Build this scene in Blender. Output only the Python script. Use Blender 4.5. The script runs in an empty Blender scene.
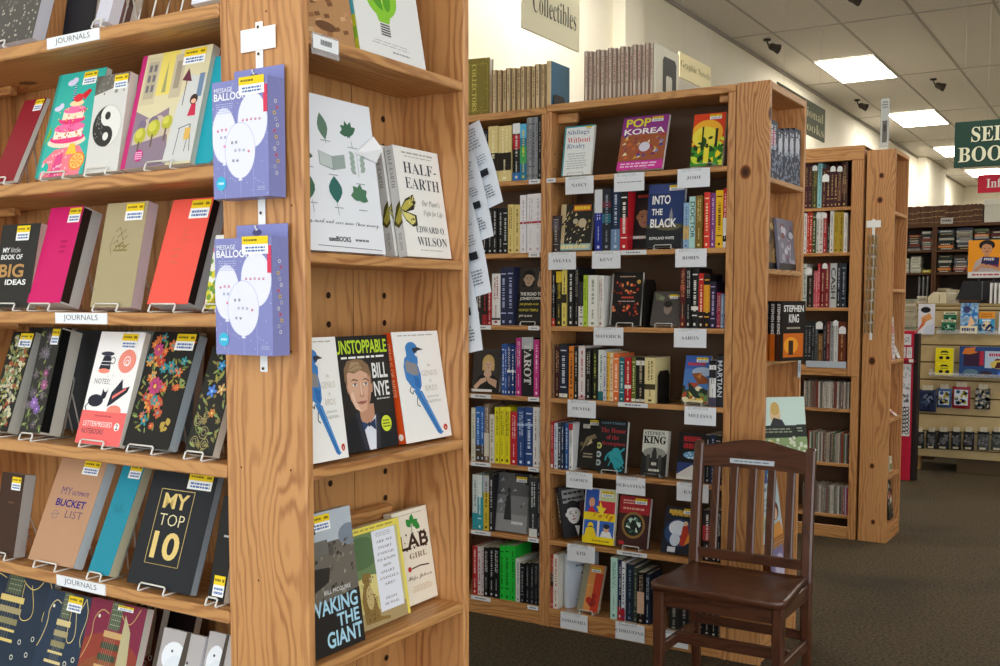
import bpy, math, random
from mathutils import Matrix, Vector
rnd = random.Random(7)
SC = bpy.context.scene
COL = SC.collection
# ---------------------------------------------------------------- camera (measured from the photograph)
YAW, PITCH, ROLL, FPX, EYE = math.radians(31.801), math.radians(-4.0392), math.radians(0.079), 1041.67, 1.45
PY = 333+42.34                                               # the frame is cut from above the lens axis
fw = Vector((-math.sin(YAW)*math.cos(PITCH), math.cos(YAW)*math.cos(PITCH), math.sin(PITCH)))
r0 = Vector((math.cos(YAW), math.sin(YAW), 0)); u0_ = r0.cross(fw)
rt = r0*math.cos(ROLL)+u0_*math.sin(ROLL); up = u0_*math.cos(ROLL)-r0*math.sin(ROLL)
CAM = Vector((0, 0, EYE))
cam_d = bpy.data.cameras.new('camera'); cam_d.sensor_width = 36; cam_d.lens = FPX/1000*36; cam_d.shift_y = (PY-333)/1000
cam_d.clip_start = .05; cam_d.clip_end = 200
cam = bpy.data.objects.new('camera', cam_d); COL.objects.link(cam)
M3 = Matrix((rt, up, -fw)).transposed().to_4x4(); M3.translation = CAM
cam.matrix_world = M3; SC.camera = cam
def on(x, y, ax, v):
    """the point of the plane axis=v that the photograph shows at pixel x, y"""
    d = rt*(x-500)-up*(y-PY)+fw*FPX
    t = (v-CAM[ax])/d[ax]
    return CAM+d*t

# ---------------------------------------------------------------- materials
def lin(c):
    if isinstance(c, str):
        c = c.lstrip('#'); c = [int(c[i:i+2], 16)/255 for i in (0, 2, 4)]
    return tuple((v/12.92 if v <= .04045 else ((v+.055)/1.055)**2.4) for v in c)+(1.0,)
MATS = {}
def new_mat(name):
    m = bpy.data.materials.new(name); m.use_nodes = True
    return m, m.node_tree, m.node_tree.nodes['Principled BSDF']
def mat(c, rough=.5, metal=0, coat=0):
    key = (c, rough, metal, coat)
    if key in MATS: return MATS[key]
    m, nt, b = new_mat('paint_%s_%d' % (c.lstrip('#'), int(rough*100)))
    b.inputs['Base Color'].default_value = lin(c); b.inputs['Roughness'].default_value = rough
    b.inputs['Metallic'].default_value = metal
    b.inputs['Specular IOR Level'].default_value = .24
    b.inputs['Coat Weight'].default_value = coat
    MATS[key] = m; return m
def N(nt, t, **kw):
    n = nt.nodes.new(t)
    for k, v in kw.items(): setattr(n, k, v)
    return n
def math_n(nt, op, a, b=None, c=None):
    n = nt.nodes.new('ShaderNodeMath'); n.operation = op
    for i, v in enumerate((a, b, c)):
        if v is None: continue
        if isinstance(v, (int, float)): n.inputs[i].default_value = v
        else: nt.links.new(v, n.inputs[i])
    return n.outputs[0]
def wood(name, grain, light, dark, deep, rough=.42, freq=300, knots=.5, coat=0.0, contrast=.58):
    """planks of softwood: curved growth lines along 'grain' that bend round knots"""
    m, nt, b = new_mat(name); L = nt.links.new
    tc = N(nt, 'ShaderNodeTexCoord'); oi = N(nt, 'ShaderNodeObjectInfo')
    off = N(nt, 'ShaderNodeVectorMath', operation='SCALE'); off.inputs[0].default_value = (7.3, 5.1, 9.7)
    L(oi.outputs['Random'], off.inputs['Scale'])
    add = N(nt, 'ShaderNodeVectorMath', operation='ADD'); L(tc.outputs['Object'], add.inputs[0]); L(off.outputs[0], add.inputs[1])
    sep = N(nt, 'ShaderNodeSeparateXYZ'); L(add.outputs[0], sep.inputs[0])
    ax = {'x': 0, 'y': 1, 'z': 2}[grain]
    o = [i for i in range(3) if i != ax]
    across = math_n(nt, 'ADD', sep.outputs[o[0]], math_n(nt, 'MULTIPLY', sep.outputs[o[1]], .93))
    along = sep.outputs[ax]
    comb = N(nt, 'ShaderNodeCombineXYZ'); L(across, comb.inputs[0]); L(math_n(nt, 'MULTIPLY', along, .22), comb.inputs[1])
    nz = N(nt, 'ShaderNodeTexNoise'); nz.inputs['Scale'].default_value = 5.0; nz.inputs['Detail'].default_value = 2.5
    L(comb.outputs[0], nz.inputs['Vector'])
    vo = N(nt, 'ShaderNodeTexVoronoi'); vo.inputs['Scale'].default_value = 3.2
    ck = N(nt, 'ShaderNodeCombineXYZ'); L(across, ck.inputs[0]); L(math_n(nt, 'MULTIPLY', along, .62), ck.inputs[1])
    L(ck.outputs[0], vo.inputs['Vector'])
    sc = N(nt, 'ShaderNodeSeparateColor'); L(vo.outputs['Color'], sc.inputs[0])
    has = math_n(nt, 'LESS_THAN', sc.outputs[0], knots)
    d = vo.outputs['Distance']
    bump = math_n(nt, 'MULTIPLY', math_n(nt, 'POWER', 2.718, math_n(nt, 'MULTIPLY', math_n(nt, 'MULTIPLY', d, d), -22.0)), has)
    ph = math_n(nt, 'MULTIPLY', across, freq)
    ph = math_n(nt, 'ADD', ph, math_n(nt, 'MULTIPLY', nz.outputs['Fac'], 60.0))
    ph = math_n(nt, 'ADD', ph, math_n(nt, 'MULTIPLY', bump, 26.0))
    n2 = N(nt, 'ShaderNodeTexNoise'); n2.inputs['Scale'].default_value = 26; n2.inputs['Detail'].default_value = 2; L(comb.outputs[0], n2.inputs['Vector'])
    ph = math_n(nt, 'ADD', ph, math_n(nt, 'MULTIPLY', n2.outputs['Fac'], 14.0))
    n3 = N(nt, 'ShaderNodeTexNoise'); n3.inputs['Scale'].default_value = 11; n3.inputs['Detail'].default_value = 1; L(comb.outputs[0], n3.inputs['Vector'])
    s = math_n(nt, 'MULTIPLY_ADD', math_n(nt, 'SINE', ph), .5, .5)
    s = math_n(nt, 'POWER', s, 1.6)
    fine = N(nt, 'ShaderNodeTexNoise'); fine.inputs['Scale'].default_value = 160; fine.inputs['Detail'].default_value = 2
    cf = N(nt, 'ShaderNodeCombineXYZ'); L(across, cf.inputs[0]); L(math_n(nt, 'MULTIPLY', along, .02), cf.inputs[1]); L(cf.outputs[0], fine.inputs['Vector'])
    big = N(nt, 'ShaderNodeTexNoise'); big.inputs['Scale'].default_value = 1.7; L(comb.outputs[0], big.inputs['Vector'])
    v = math_n(nt, 'MULTIPLY', math_n(nt, 'MULTIPLY', s, contrast), math_n(nt, 'MULTIPLY_ADD', n3.outputs['Fac'], 1.9, -.05))
    v = math_n(nt, 'ADD', v, math_n(nt, 'MULTIPLY', math_n(nt, 'SUBTRACT', fine.outputs['Fac'], .5), .55))
    v = math_n(nt, 'ADD', v, math_n(nt, 'MULTIPLY', math_n(nt, 'SUBTRACT', big.outputs['Fac'], .5), .8))
    cr = N(nt, 'ShaderNodeValToRGB'); cr.color_ramp.elements[0].color = lin(light); cr.color_ramp.elements[1].color = lin(dark)
    cr.color_ramp.elements[0].position = .05; cr.color_ramp.elements[1].position = .95
    L(v, cr.inputs['Fac'])
    kn = math_n(nt, 'MULTIPLY', math_n(nt, 'LESS_THAN', d, .055), math_n(nt, 'LESS_THAN', sc.outputs[0], knots*.6))
    mx = N(nt, 'ShaderNodeMix', data_type='RGBA'); L(kn, mx.inputs[0]); L(cr.outputs[0], mx.inputs[6]); mx.inputs[7].default_value = lin(deep)
    L(mx.outputs[2], b.inputs['Base Color']); b.inputs['Roughness'].default_value = rough
    b.inputs['Coat Weight'].default_value = coat; b.inputs['Coat Roughness'].default_value = .25
    return m
PL, PD, PK = '#c68f58', '#8c5226', '#54290f'
WZ = wood('pine_upright', 'z', PL, PD, PK); WX = wood('pine_board_long', 'x', '#c48f56', PD, PK); WY = wood('pine_board_deep', 'y', '#c48f56', PD, PK)
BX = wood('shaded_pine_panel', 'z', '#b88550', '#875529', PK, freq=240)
W = {'x': WX, 'y': WY, 'z': WZ, 'b': BX}
HARD = wood('brown_hardboard', 'x', '#5f432c', '#553b26', '#4a3421', freq=20, knots=0, contrast=.2)
CH = {g: wood('dark_stained_wood_'+g, g, '#54301f', '#331a10', '#201009', rough=.28, freq=120, knots=0, coat=.35) for g in 'xyz'}
def noisy(name, c1, c2, scale, rough=.9, bump=0, detail=6, lo=.35, hi=.65):
    m, nt, b = new_mat(name); L = nt.links.new
    tc = N(nt, 'ShaderNodeTexCoord'); nz = N(nt, 'ShaderNodeTexNoise'); nz.inputs['Scale'].default_value = scale; nz.inputs['Detail'].default_value = detail
    L(tc.outputs['Object'], nz.inputs['Vector'])
    cr = N(nt, 'ShaderNodeValToRGB'); cr.color_ramp.elements[0].color = lin(c1); cr.color_ramp.elements[1].color = lin(c2)
    cr.color_ramp.elements[0].position = lo; cr.color_ramp.elements[1].position = hi
    L(nz.outputs['Fac'], cr.inputs['Fac']); L(cr.outputs[0], b.inputs['Base Color']); b.inputs['Roughness'].default_value = rough
    if bump:
        bp = N(nt, 'ShaderNodeBump'); bp.inputs['Strength'].default_value = bump; bp.inputs['Distance'].default_value = .01
        L(nz.outputs['Fac'], bp.inputs['Height']); L(bp.outputs[0], b.inputs['Normal'])
    return m
def pages_mat(name, c):
    m, nt, b = new_mat(name); L = nt.links.new
    tc = N(nt, 'ShaderNodeTexCoord'); mp = N(nt, 'ShaderNodeMapping'); mp.inputs['Scale'].default_value = (0, 1500, 0)
    L(tc.outputs['Object'], mp.inputs[0]); nz = N(nt, 'ShaderNodeTexNoise'); nz.inputs['Scale'].default_value = 1; nz.inputs['Detail'].default_value = 1
    L(mp.outputs[0], nz.inputs['Vector'])
    cr = N(nt, 'ShaderNodeValToRGB'); a = lin(c); cr.color_ramp.elements[0].color = tuple(v*.84 for v in a[:3])+(1,); cr.color_ramp.elements[1].color = a
    L(nz.outputs['Fac'], cr.inputs[0]); L(cr.outputs[0], b.inputs['Base Color']); b.inputs['Roughness'].default_value = .8
    return m
PAGES = {}
def pages(c):
    if c not in PAGES: PAGES[c] = pages_mat('paper_edges_'+c.lstrip('#'), c)
    return PAGES[c]
def glow(name, c, s):
    m, nt, b = new_mat(name); b.inputs['Base Color'].default_value = lin('#ffffff')
    b.inputs['Emission Color'].default_value = lin(c); b.inputs['Emission Strength'].default_value = s
    return m
def clear(name, c='#ffffff', alpha=.25, rough=.1):
    m, nt, b = new_mat(name); b.inputs['Base Color'].default_value = lin(c); b.inputs['Roughness'].default_value = rough
    b.inputs['Alpha'].default_value = alpha
    return m
CLEAR = clear('clear_plastic', '#e8eef0', .22)
WIRE = mat('#e6e3da', .3); CHROME = mat('#c9c9c6', .2, 1.0)

# ---------------------------------------------------------------- mesh builder
class MB:
    def __init__(s, T=None): s.v, s.f, s.m, s.mats, s.T, s.sm = [], [], [], [], T, []
    def mi(s, m):
        if isinstance(m, str): m = mat(m)
        if m not in s.mats: s.mats.append(m)
        return s.mats.index(m)
    def add(s, vs, fs, m, smooth=False, T=None):
        T = T or s.T; k = len(s.v); i = s.mi(m)
        for p in vs: s.v.append(tuple(T @ Vector(p)) if T else tuple(p))
        for f in fs: s.f.append([k+j for j in f]); s.m.append(i); s.sm.append(smooth)
        return s
    def box(s, x0, y0, z0, x1, y1, z1, m):
        x0, x1 = sorted((x0, x1)); y0, y1 = sorted((y0, y1)); z0, z1 = sorted((z0, z1))
        vs = [(x, y, z) for z in (z0, z1) for y in (y0, y1) for x in (x0, x1)]
        return s.add(vs, [(0, 2, 3, 1), (4, 5, 7, 6), (0, 1, 5, 4), (2, 6, 7, 3), (0, 4, 6, 2), (1, 3, 7, 5)], m)
    def bbox(s, x0, y0, z0, x1, y1, z1, m, r=.003):
        """box with chamfered edges"""
        x0, x1 = sorted((x0, x1)); y0, y1 = sorted((y0, y1)); z0, z1 = sorted((z0, z1))
        r = min(r, (x1-x0)*.45, (y1-y0)*.45, (z1-z0)*.45)
        vs = []; idx = {}
        for a in (0, 1):
            for b in (0, 1):
                for c in (0, 1):
                    P = ((x0, x1)[a], (y0, y1)[b], (z0, z1)[c]); S = (1-2*a, 1-2*b, 1-2*c)
                    for ax in range(3):
                        q = [P[i]+(0 if i == ax else S[i]*r) for i in range(3)]
                        idx[a, b, c, ax] = len(vs); vs.append(q)
        fs = []
        for ax in range(3):
            for e in (0, 1):
                o = [i for i in range(3) if i != ax]; L = []
                for (p, q) in ((0, 0), (1, 0), (1, 1), (0, 1)):
                    k = [0, 0, 0]; k[ax] = e; k[o[0]] = p; k[o[1]] = q; L.append(idx[(*k, ax)])
                fs.append(L)
        for ax in range(3):                                  # edges along ax
            o = [i for i in range(3) if i != ax]
            for p in (0, 1):
                for q in (0, 1):
                    k0 = [0, 0, 0]; k0[o[0]] = p; k0[o[1]] = q; k1 = list(k0); k1[ax] = 1
                    fs.append([idx[(*k0, o[0])], idx[(*k0, o[1])], idx[(*k1, o[1])], idx[(*k1, o[0])]])
        for a in (0, 1):
            for b in (0, 1):
                for c in (0, 1): fs.append([idx[a, b, c, 0], idx[a, b, c, 1], idx[a, b, c, 2]])
        # orient outward
        cx = Vector(((x0+x1)/2, (y0+y1)/2, (z0+z1)/2)); out = []
        for f in fs:
            P = [Vector(vs[i]) for i in f]; n = (P[1]-P[0]).cross(P[2]-P[0])
            c_ = sum(P, Vector())/len(P)
            out.append(f if n.dot(c_-cx) >= 0 else f[::-1])
        return s.add(vs, out, m)
    def prism(s, pts, y0, y1, m, plane='xz'):
        """outline in x,z pushed from y0 to y1"""
        n = len(pts)
        def P(p, y): return {'xz': (p[0], y, p[1]), 'yz': (y, p[0], p[1]), 'xy': (p[0], p[1], y)}[plane]
        vs = [P(p, y0) for p in pts]+[P(p, y1) for p in pts]
        A = sum(pts[i][0]*pts[(i+1) % n][1]-pts[(i+1) % n][0]*pts[i][1] for i in range(n))
        flip = (A > 0) != (plane != 'xz') if y1 > y0 else (A > 0) == (plane != 'xz')
        fs = [list(range(n)), list(range(n, 2*n))[::-1]]+[[i, i+n, (i+1) % n+n, (i+1) % n] for i in range(n)]
        if flip: fs = [f[::-1] for f in fs]
        fs = [f[::-1] for f in fs]
        return s.add(vs, fs, m)
    def tube(s, path, r, m, n=6, closed=False):
        P = [Vector(p) for p in path]; k = len(P); vs = []; fs = []
        rr = r if isinstance(r, (list, tuple)) else [r]*k
        for i, p in enumerate(P):
            if closed: t = P[(i+1) % k]-P[i-1]
            else: t = P[min(i+1, k-1)]-P[max(i-1, 0)]
            t.normalize()
            a = Vector((0, 0, 1)) if abs(t.z) < .9 else Vector((1, 0, 0))
            e1 = t.cross(a).normalized(); e2 = t.cross(e1)
            for j in range(n):
                g = 2*math.pi*j/n; vs.append(p+e1*(rr[i]*math.cos(g))+e2*(rr[i]*math.sin(g)))
        for i in range(k if closed else k-1):
            q = (i+1) % k
            for j in range(n): fs.append([i*n+j, i*n+(j+1) % n, q*n+(j+1) % n, q*n+j])
        if not closed: fs += [list(range(n))[::-1], list(range((k-1)*n, k*n))]
        return s.add(vs, fs, m, True)
    def lathe(s, prof, m, n=24, c=(0, 0, 0), T=None):
        vs = []; fs = []; k = len(prof)
        for i in range(n):
            g = 2*math.pi*i/n
            for r, z in prof: vs.append((c[0]+r*math.cos(g), c[1]+r*math.sin(g), c[2]+z))
        for i in range(n):
            for j in range(k-1):
                a = i*k+j; b = ((i+1) % n)*k+j; fs.append([a, b, b+1, a+1])
        return s.add(vs, fs, m, True, T)
    def build(s, name, parent=None, **props):
        me = bpy.data.meshes.new(name); me.from_pydata(s.v, [], s.f)
        for m in s.mats: me.materials.append(m)
        me.polygons.foreach_set('material_index', s.m); me.polygons.foreach_set('use_smooth', s.sm); me.update()
        o = bpy.data.objects.new(name, me); COL.objects.link(o)
        if parent: o.parent = parent
        for k, v in props.items(): o[k] = v
        return o
def tag(o, label, cat, group=None, kind=None):
    o['label'] = label; o['category'] = cat
    if group: o['group'] = group
    if kind: o['kind'] = kind
    return o
def thing(name, label, cat, T=None, group=None):
    o = bpy.data.objects.new(name, None); COL.objects.link(o); o.empty_display_size = .05
    if T is not None: o.matrix_world = T if isinstance(T, Matrix) else Matrix.Translation(T)
    return tag(o, label, cat, group)
def struct(name, mb, parent=None, **kw):
    o = mb.build(name, parent)
    if parent is None: o['kind'] = 'structure'; tag(o, kw.get('label', name.replace('_', ' ')), kw.get('cat', name.split('_')[0]))
    return o
def place(x, y, z, yaw=0, tilt=0, lean=0):
    return Matrix.Translation((x, y, z)) @ Matrix.Rotation(math.radians(yaw), 4, 'Z') @ Matrix.Rotation(math.radians(lean), 4, 'Y') @ Matrix.Rotation(math.radians(-tilt), 4, 'X')

# ---------------------------------------------------------------- lettering (glyph outlines as faces)
def font_map(t, f):
    if f == 'sans': return t
    out = ''
    for ch in t:
        o = ord(ch)
        if f == 'serif':
            if 'A' <= ch <= 'Z': ch = chr(0x1D400+o-65)
            elif 'a' <= ch <= 'z': ch = chr(0x1D41A+o-97)
            elif '0' <= ch <= '9': ch = chr(0x1D7CE+o-48)
        elif f == 'italic':
            if 'A' <= ch <= 'Z': ch = chr(0x1D468+o-65)
            elif 'a' <= ch <= 'z': ch = chr(0x1D482+o-97)
        elif f == 'script':
            if 'A' <= ch <= 'Z': ch = chr(0x1D4D0+o-65)
            elif 'a' <= ch <= 'z': ch = chr(0x1D4EA+o-97)
        out += ch
    return out
GL = {}
def glyphs(t, f, bold):
    key = (t, f, bold)
    if key in GL: return GL[key]
    c = bpy.data.curves.new('lettering', 'FONT'); c.body = font_map(t, f); c.resolution_u = 4 if bold > 0 and len(t) < 14 else 2; c.offset = bold; c.fill_mode = 'FRONT'
    o = bpy.data.objects.new('lettering', c)
    me = o.to_mesh()
    vs = [(v.co.x, v.co.y) for v in me.vertices]; fs = []
    for p in me.polygons:
        f_ = list(p.vertices)
        if p.normal.z < 0: f_ = f_[::-1]
        fs.append(f_)
    o.to_mesh_clear(); bpy.data.objects.remove(o); bpy.data.curves.remove(c)
    if not vs: GL[key] = ([], [], 1, 1); return GL[key]
    x0 = min(v[0] for v in vs); x1 = max(v[0] for v in vs); y0 = min(v[1] for v in vs); y1 = max(v[1] for v in vs)
    W_, H_ = max(x1-x0, 1e-6), max(y1-y0, 1e-6)
    GL[key] = ([((v[0]-x0)/W_, (v[1]-y0)/H_) for v in vs], fs, W_, H_)
    return GL[key]

# ---------------------------------------------------------------- printed surface: shapes laid on a face in its own 0..1 frame
class D:
    def __init__(s, mb, o, U, V, w, h, eps=.0003, step=.000016, rough=.5):
        s.mb, s.o, s.U, s.V, s.w, s.h = mb, Vector(o), Vector(U), Vector(V), w, h
        s.n = s.U.cross(s.V); s.k = eps; s.step = step; s.rough = rough
    def P(s, u, v): return s.o+s.U*(u*s.w)+s.V*(v*s.h)+s.n*s.k
    def M(s, c): return mat(c, s.rough) if isinstance(c, str) else c
    def clip(s, pts):
        """print never runs past the edge of its face"""
        for ax, lim, sg in ((0, 0, 1), (0, 1, -1), (1, 0, 1), (1, 1, -1)):
            out = []
            for i in range(len(pts)):
                a, b = pts[i-1], pts[i]; da, db = (a[ax]-lim)*sg, (b[ax]-lim)*sg
                if (da >= 0) != (db >= 0): q = da/(da-db); out.append((a[0]+(b[0]-a[0])*q, a[1]+(b[1]-a[1])*q))
                if db >= 0: out.append(b)
            pts = out
            if len(pts) < 3: return []
        return pts
    def poly(s, pts, c):
        s.k += s.step; pts = s.clip(pts)
        if not pts: return s
        A = sum(pts[i][0]*pts[(i+1) % len(pts)][1]-pts[(i+1) % len(pts)][0]*pts[i][1] for i in range(len(pts)))
        if A < 0: pts = pts[::-1]
        s.mb.add([s.P(*p) for p in pts], [list(range(len(pts)))], s.M(c)); return s
    def polys(s, L, c):
        s.k += s.step
        for pts in L:
            pts = s.clip(pts)
            if not pts: continue
            A = sum(pts[i][0]*pts[(i+1) % len(pts)][1]-pts[(i+1) % len(pts)][0]*pts[i][1] for i in range(len(pts)))
            if A < 0: pts = pts[::-1]
            s.mb.add([s.P(*p) for p in pts], [list(range(len(pts)))], s.M(c))
        return s
    def r(s, u0, v0, u1, v1, c): return s.poly([(u0, v0), (u1, v0), (u1, v1), (u0, v1)], c)
    def ell(s, cu, cv, ru, rv, n=20, a=0, rot=0):
        out = []
        for i in range(n):
            g = a+2*math.pi*i/n; x, y = ru*math.cos(g), rv*math.sin(g)
            if rot:                                            # rotate in real proportions
                X, Y = x*s.w, y*s.h; X, Y = X*math.cos(rot)-Y*math.sin(rot), X*math.sin(rot)+Y*math.cos(rot); x, y = X/s.w, Y/s.h
            out.append((cu+x, cv+y))
        return out
    def e(s, cu, cv, ru, rv, c, n=20, rot=0): return s.poly(s.ell(cu, cv, ru, rv, n, 0, rot), c)
    def circ(s, cu, cv, r, c, n=20): return s.e(cu, cv, r/s.w, r/s.h, c, n)
    def ring(s, cu, cv, r, t, c, n=20):
        A = s.ell(cu, cv, r/s.w, r/s.h, n); B = s.ell(cu, cv, (r-t)/s.w, (r-t)/s.h, n)
        return s.polys([[A[i], A[(i+1) % n], B[(i+1) % n], B[i]] for i in range(n)], c)
    def line(s, pts, t, c):
        """line of real thickness t (m)"""
        L = []
        for a, b in zip(pts, pts[1:]):
            X, Y = (b[0]-a[0])*s.w, (b[1]-a[1])*s.h; q = math.hypot(X, Y) or 1
            nx, ny = -Y/q*t/2/s.w, X/q*t/2/s.h
            L.append([(a[0]+nx, a[1]+ny), (a[0]-nx, a[1]-ny), (b[0]-nx, b[1]-ny), (b[0]+nx, b[1]+ny)])
        return s.polys(L, c)
    def curve(s, pts, t, c, it=3):
        for _ in range(it):
            q = [pts[0]]
            for a, b in zip(pts, pts[1:]): q += [(a[0]*.75+b[0]*.25, a[1]*.75+b[1]*.25), (a[0]*.25+b[0]*.75, a[1]*.25+b[1]*.75)]
            pts = q+[pts[-1]]
        return s.line(pts, t, c)
    def t(s, txt, u0, v0, u1, v1, c, f='sans', bold=0.0, down=False):
        bold = max(-.008, min(.032, bold)) if f != 'sans' else max(-.015, min(.024, bold)); vs, fs, W_, H_ = glyphs(txt, f, bold); s.k += s.step
        if down: P = [s.P(u0+(u1-u0)*y, v1-(v1-v0)*x) for x, y in vs]
        else: P = [s.P(u0+(u1-u0)*x, v0+(v1-v0)*y) for x, y in vs]
        if P: s.mb.add(P, fs, s.M(c))
        return s
    def bars(s, u0, v0, u1, v1, n, c, seed=0, fill=.5):
        """rows of print too small to read"""
        R = random.Random(seed+n); L = []; H = (v1-v0)/n
        for i in range(n):
            y0 = v1-(i+1)*H+H*(1-fill)/2; y1 = y0+H*fill; x = u0+(u1-u0)*R.uniform(0, .12); end = u1-(u1-u0)*R.uniform(0, .15)
            while x < end:
                q = min(end, x+(u1-u0)*R.uniform(.07, .2)); L.append([(x, y0), (q, y0), (q, y1), (x, y1)]); x = q+(u1-u0)*.03
        return s.polys(L, c)
    def vbars(s, u0, v0, u1, v1, n, c, seed=0, fill=.6):
        """print running down a spine, too small to read"""
        R = random.Random(seed*7+n); L = []; Wd = (u1-u0)/n
        for i in range(n):
            x0 = u0+i*Wd+Wd*(1-fill)/2; x1 = x0+Wd*fill; y = v1-(v1-v0)*R.uniform(0, .08)
            while y > v0:
                q = max(v0, y-(v1-v0)*R.uniform(.012, .05)); L.append([(x0, q), (x1, q), (x1, y), (x0, y)]); y = q-(v1-v0)*R.choice((.012, .015, .05))
        return s.polys(L, c)
    def flower(s, cu, cv, r, c, mid, n=5, rot=0):
        L = []
        for i in range(n):
            g = rot+2*math.pi*i/n; L.append(s.ell(cu+r*.6*math.cos(g)/s.w, cv+r*.6*math.sin(g)/s.h, r*.5/s.w, r*.28/s.h, 8, 0, g))
        s.polys(L, c); return s.circ(cu, cv, r*.25, mid, 8)
    def leaf(s, cu, cv, L_, c, rot, fat=.3):
        pts = []
        for i in range(6): q = i/5; pts.append((q-.5, fat*.5*math.sin(math.pi*q)))
        pts += [(x, -y) for x, y in pts[1:-1][::-1]]
        return s.poly([(cu+L_*(x*math.cos(rot)-y*math.sin(rot))/s.w, cv+L_*(x*math.sin(rot)+y*math.cos(rot))/s.h) for x, y in pts], c)
    def spots(s, u0, v0, u1, v1, n, r, c, seed=0, k=5):
        R = random.Random(seed); return s.polys([s.ell(R.uniform(u0, u1), R.uniform(v0, v1), r/s.w, r/s.h, k) for _ in range(n)], c)
    def face(s, cu, cv, q, skin, hair, back=False):
        """a printed head: hair, face, brows, eyes, nose, mouth, about q metres tall"""
        W_ = q/s.w; H_ = q/s.h
        s.e(cu, cv+.12*H_, .40*W_, .46*H_, hair, 24)
        if back: s.r(cu-.40*W_, cv-.5*H_, cu+.40*W_, cv+.1*H_, hair)
        s.e(cu-.32*W_, cv-.02*H_, .06*W_, .1*H_, skin); s.e(cu+.32*W_, cv-.02*H_, .06*W_, .1*H_, skin)
        s.e(cu, cv-.03*H_, .31*W_, .43*H_, skin, 24)
        s.poly([(cu-.32*W_, cv+.2*H_), (cu-.1*W_, cv+.27*H_), (cu+.2*W_, cv+.22*H_), (cu+.31*W_, cv+.1*H_), (cu+.3*W_, cv+.42*H_), (cu-.28*W_, cv+.44*H_)], hair)
        dk = '#33221c'
        s.polys([s.ell(cu-.13*W_, cv+.0*H_, .055*W_, .026*H_, 10), s.ell(cu+.13*W_, cv+.0*H_, .055*W_, .026*H_, 10)], dk)
        s.polys([[(cu+k*.2*W_, cv+.06*H_), (cu+k*.06*W_, cv+.075*H_), (cu+k*.06*W_, cv+.095*H_), (cu+k*.2*W_, cv+.085*H_)] for k in (-1, 1)], hair)
        s.poly([(cu-.02*W_, cv+.0*H_), (cu+.05*W_, cv-.14*H_), (cu-.05*W_, cv-.15*H_)], '#b0805f')
        s.e(cu, cv-.25*H_, .11*W_, .025*H_, '#9a4a44'); return s
# ---------------------------------------------------------------- a book: covers, page block, price sticker
def book(label, w, h, t, cover, spine=None, back=None, paper='#e9e3d4', hard=False, front=None, spinef=None, sticker=None, cat='book',
         name='book', group=None, rough=.45, rounded=0, T=None, plain=False, band=None, bend=0):
    """front cover faces -y with the spine along x=0; local origin is the lower front corner at the spine"""
    root = thing(name, label, cat, T, group)
    c = .0022 if hard else .0007
    sp = spine or cover; bk = back or sp
    mc = mat(cover, rough); ms = mat(sp, rough); mbk = mat(bk, rough)
    b = MB()
    def board(y0, y1, m):
        if rounded:
            r = rounded; pts = [(0, 0)]
            for cx, cz, a0 in ((w-r, r, -90), (w-r, h-r, 0)):
                for k in range(5):
                    a = math.radians(a0+k*22.5); pts.append((cx+r*math.cos(a), cz+r*math.sin(a)))
            pts.append((0, h)); b.prism(pts, y0, y1, m)
        else: b.box(0, y0, 0, w, y1, h, m)
    board(0, c, mc); board(t-c, t, mbk)
    if hard:                                               # rounded spine of a casebound book
        n = 6; prof = []
        for i in range(n+1):
            a = math.pi*i/n; prof.append((-.10*min(t, .03)*math.sin(a), t*i/n))
        vs = [(x, y, z) for z in (0, h) for x, y in prof]
        b.add(vs, [[i+1, i, i+n+1, i+n+2] for i in range(n)], ms, True)
        b.add([(.0, 0, 0), (.0, t, 0), (0, t, h), (0, 0, h)], [[0, 1, 2, 3]], ms)
    else: b.box(0, 0, 0, c, t, h, ms)
    if front:
        d = D(b, (0, 0, 0), (1, 0, 0), (0, 0, 1), w, h, rough=rough); front(d)
    if spinef:
        d = D(b, (-.0003-(.1*min(t, .03) if hard else 0), t, 0), (0, -1, 0), (0, 0, 1), t, h, rough=rough); spinef(d)
    b.build('cover', root)
    g = .0032 if hard else .0004; gz = .003 if hard else .0003
    p = MB(); rp = rounded
    pm = pages(paper)
    if rp:
        pts = [(c, gz)]
        for cx, cz, a0 in ((w-g-rp, gz+rp, -90), (w-g-rp, h-gz-rp, 0)):
            for k in range(5):
                a = math.radians(a0+k*22.5); pts.append((cx+rp*math.cos(a), cz+rp*math.sin(a)))
        pts.append((c, h-gz)); p.prism(pts, c, t-c, pm)
    else: p.box(c, c, gz, w-g, t-c, h-gz, pm)
    p.build('pages', root)
    if band:
        e = MB(); e.box(w-g-.02, c+.0004, .004, w+.0004, c+t*.42, h-.004, band); e.build('inner_flap', root, label='black inner flap beside the pale pages')
    if sticker:
        u, v, sw, sh = sticker; s = MB(); v = min(v, 1-(sh+.004)/h); u = min(u, 1-(sw+.003)/w)
        d = D(s, (u*w, 0, v*h), (1, 0, 0), (0, 0, 1), sw, sh, eps=.0012)
        d.r(0, 0, 1, 1, '#f4f4f0'); d.r(0, .55, 1, 1, '#f0cf1f'); d.bars(.06, .66, .62, .9, 1, '#7a6a20', 3, .5); d.bars(.72, .66, .95, .9, 1, '#6a5a10', 4, .6)
        d.bars(.08, .08, .93, .46, 2, '#4a6fae', 5, .62)
        s.build('price_sticker', root, label='yellow and white price sticker')
    return root

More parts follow.
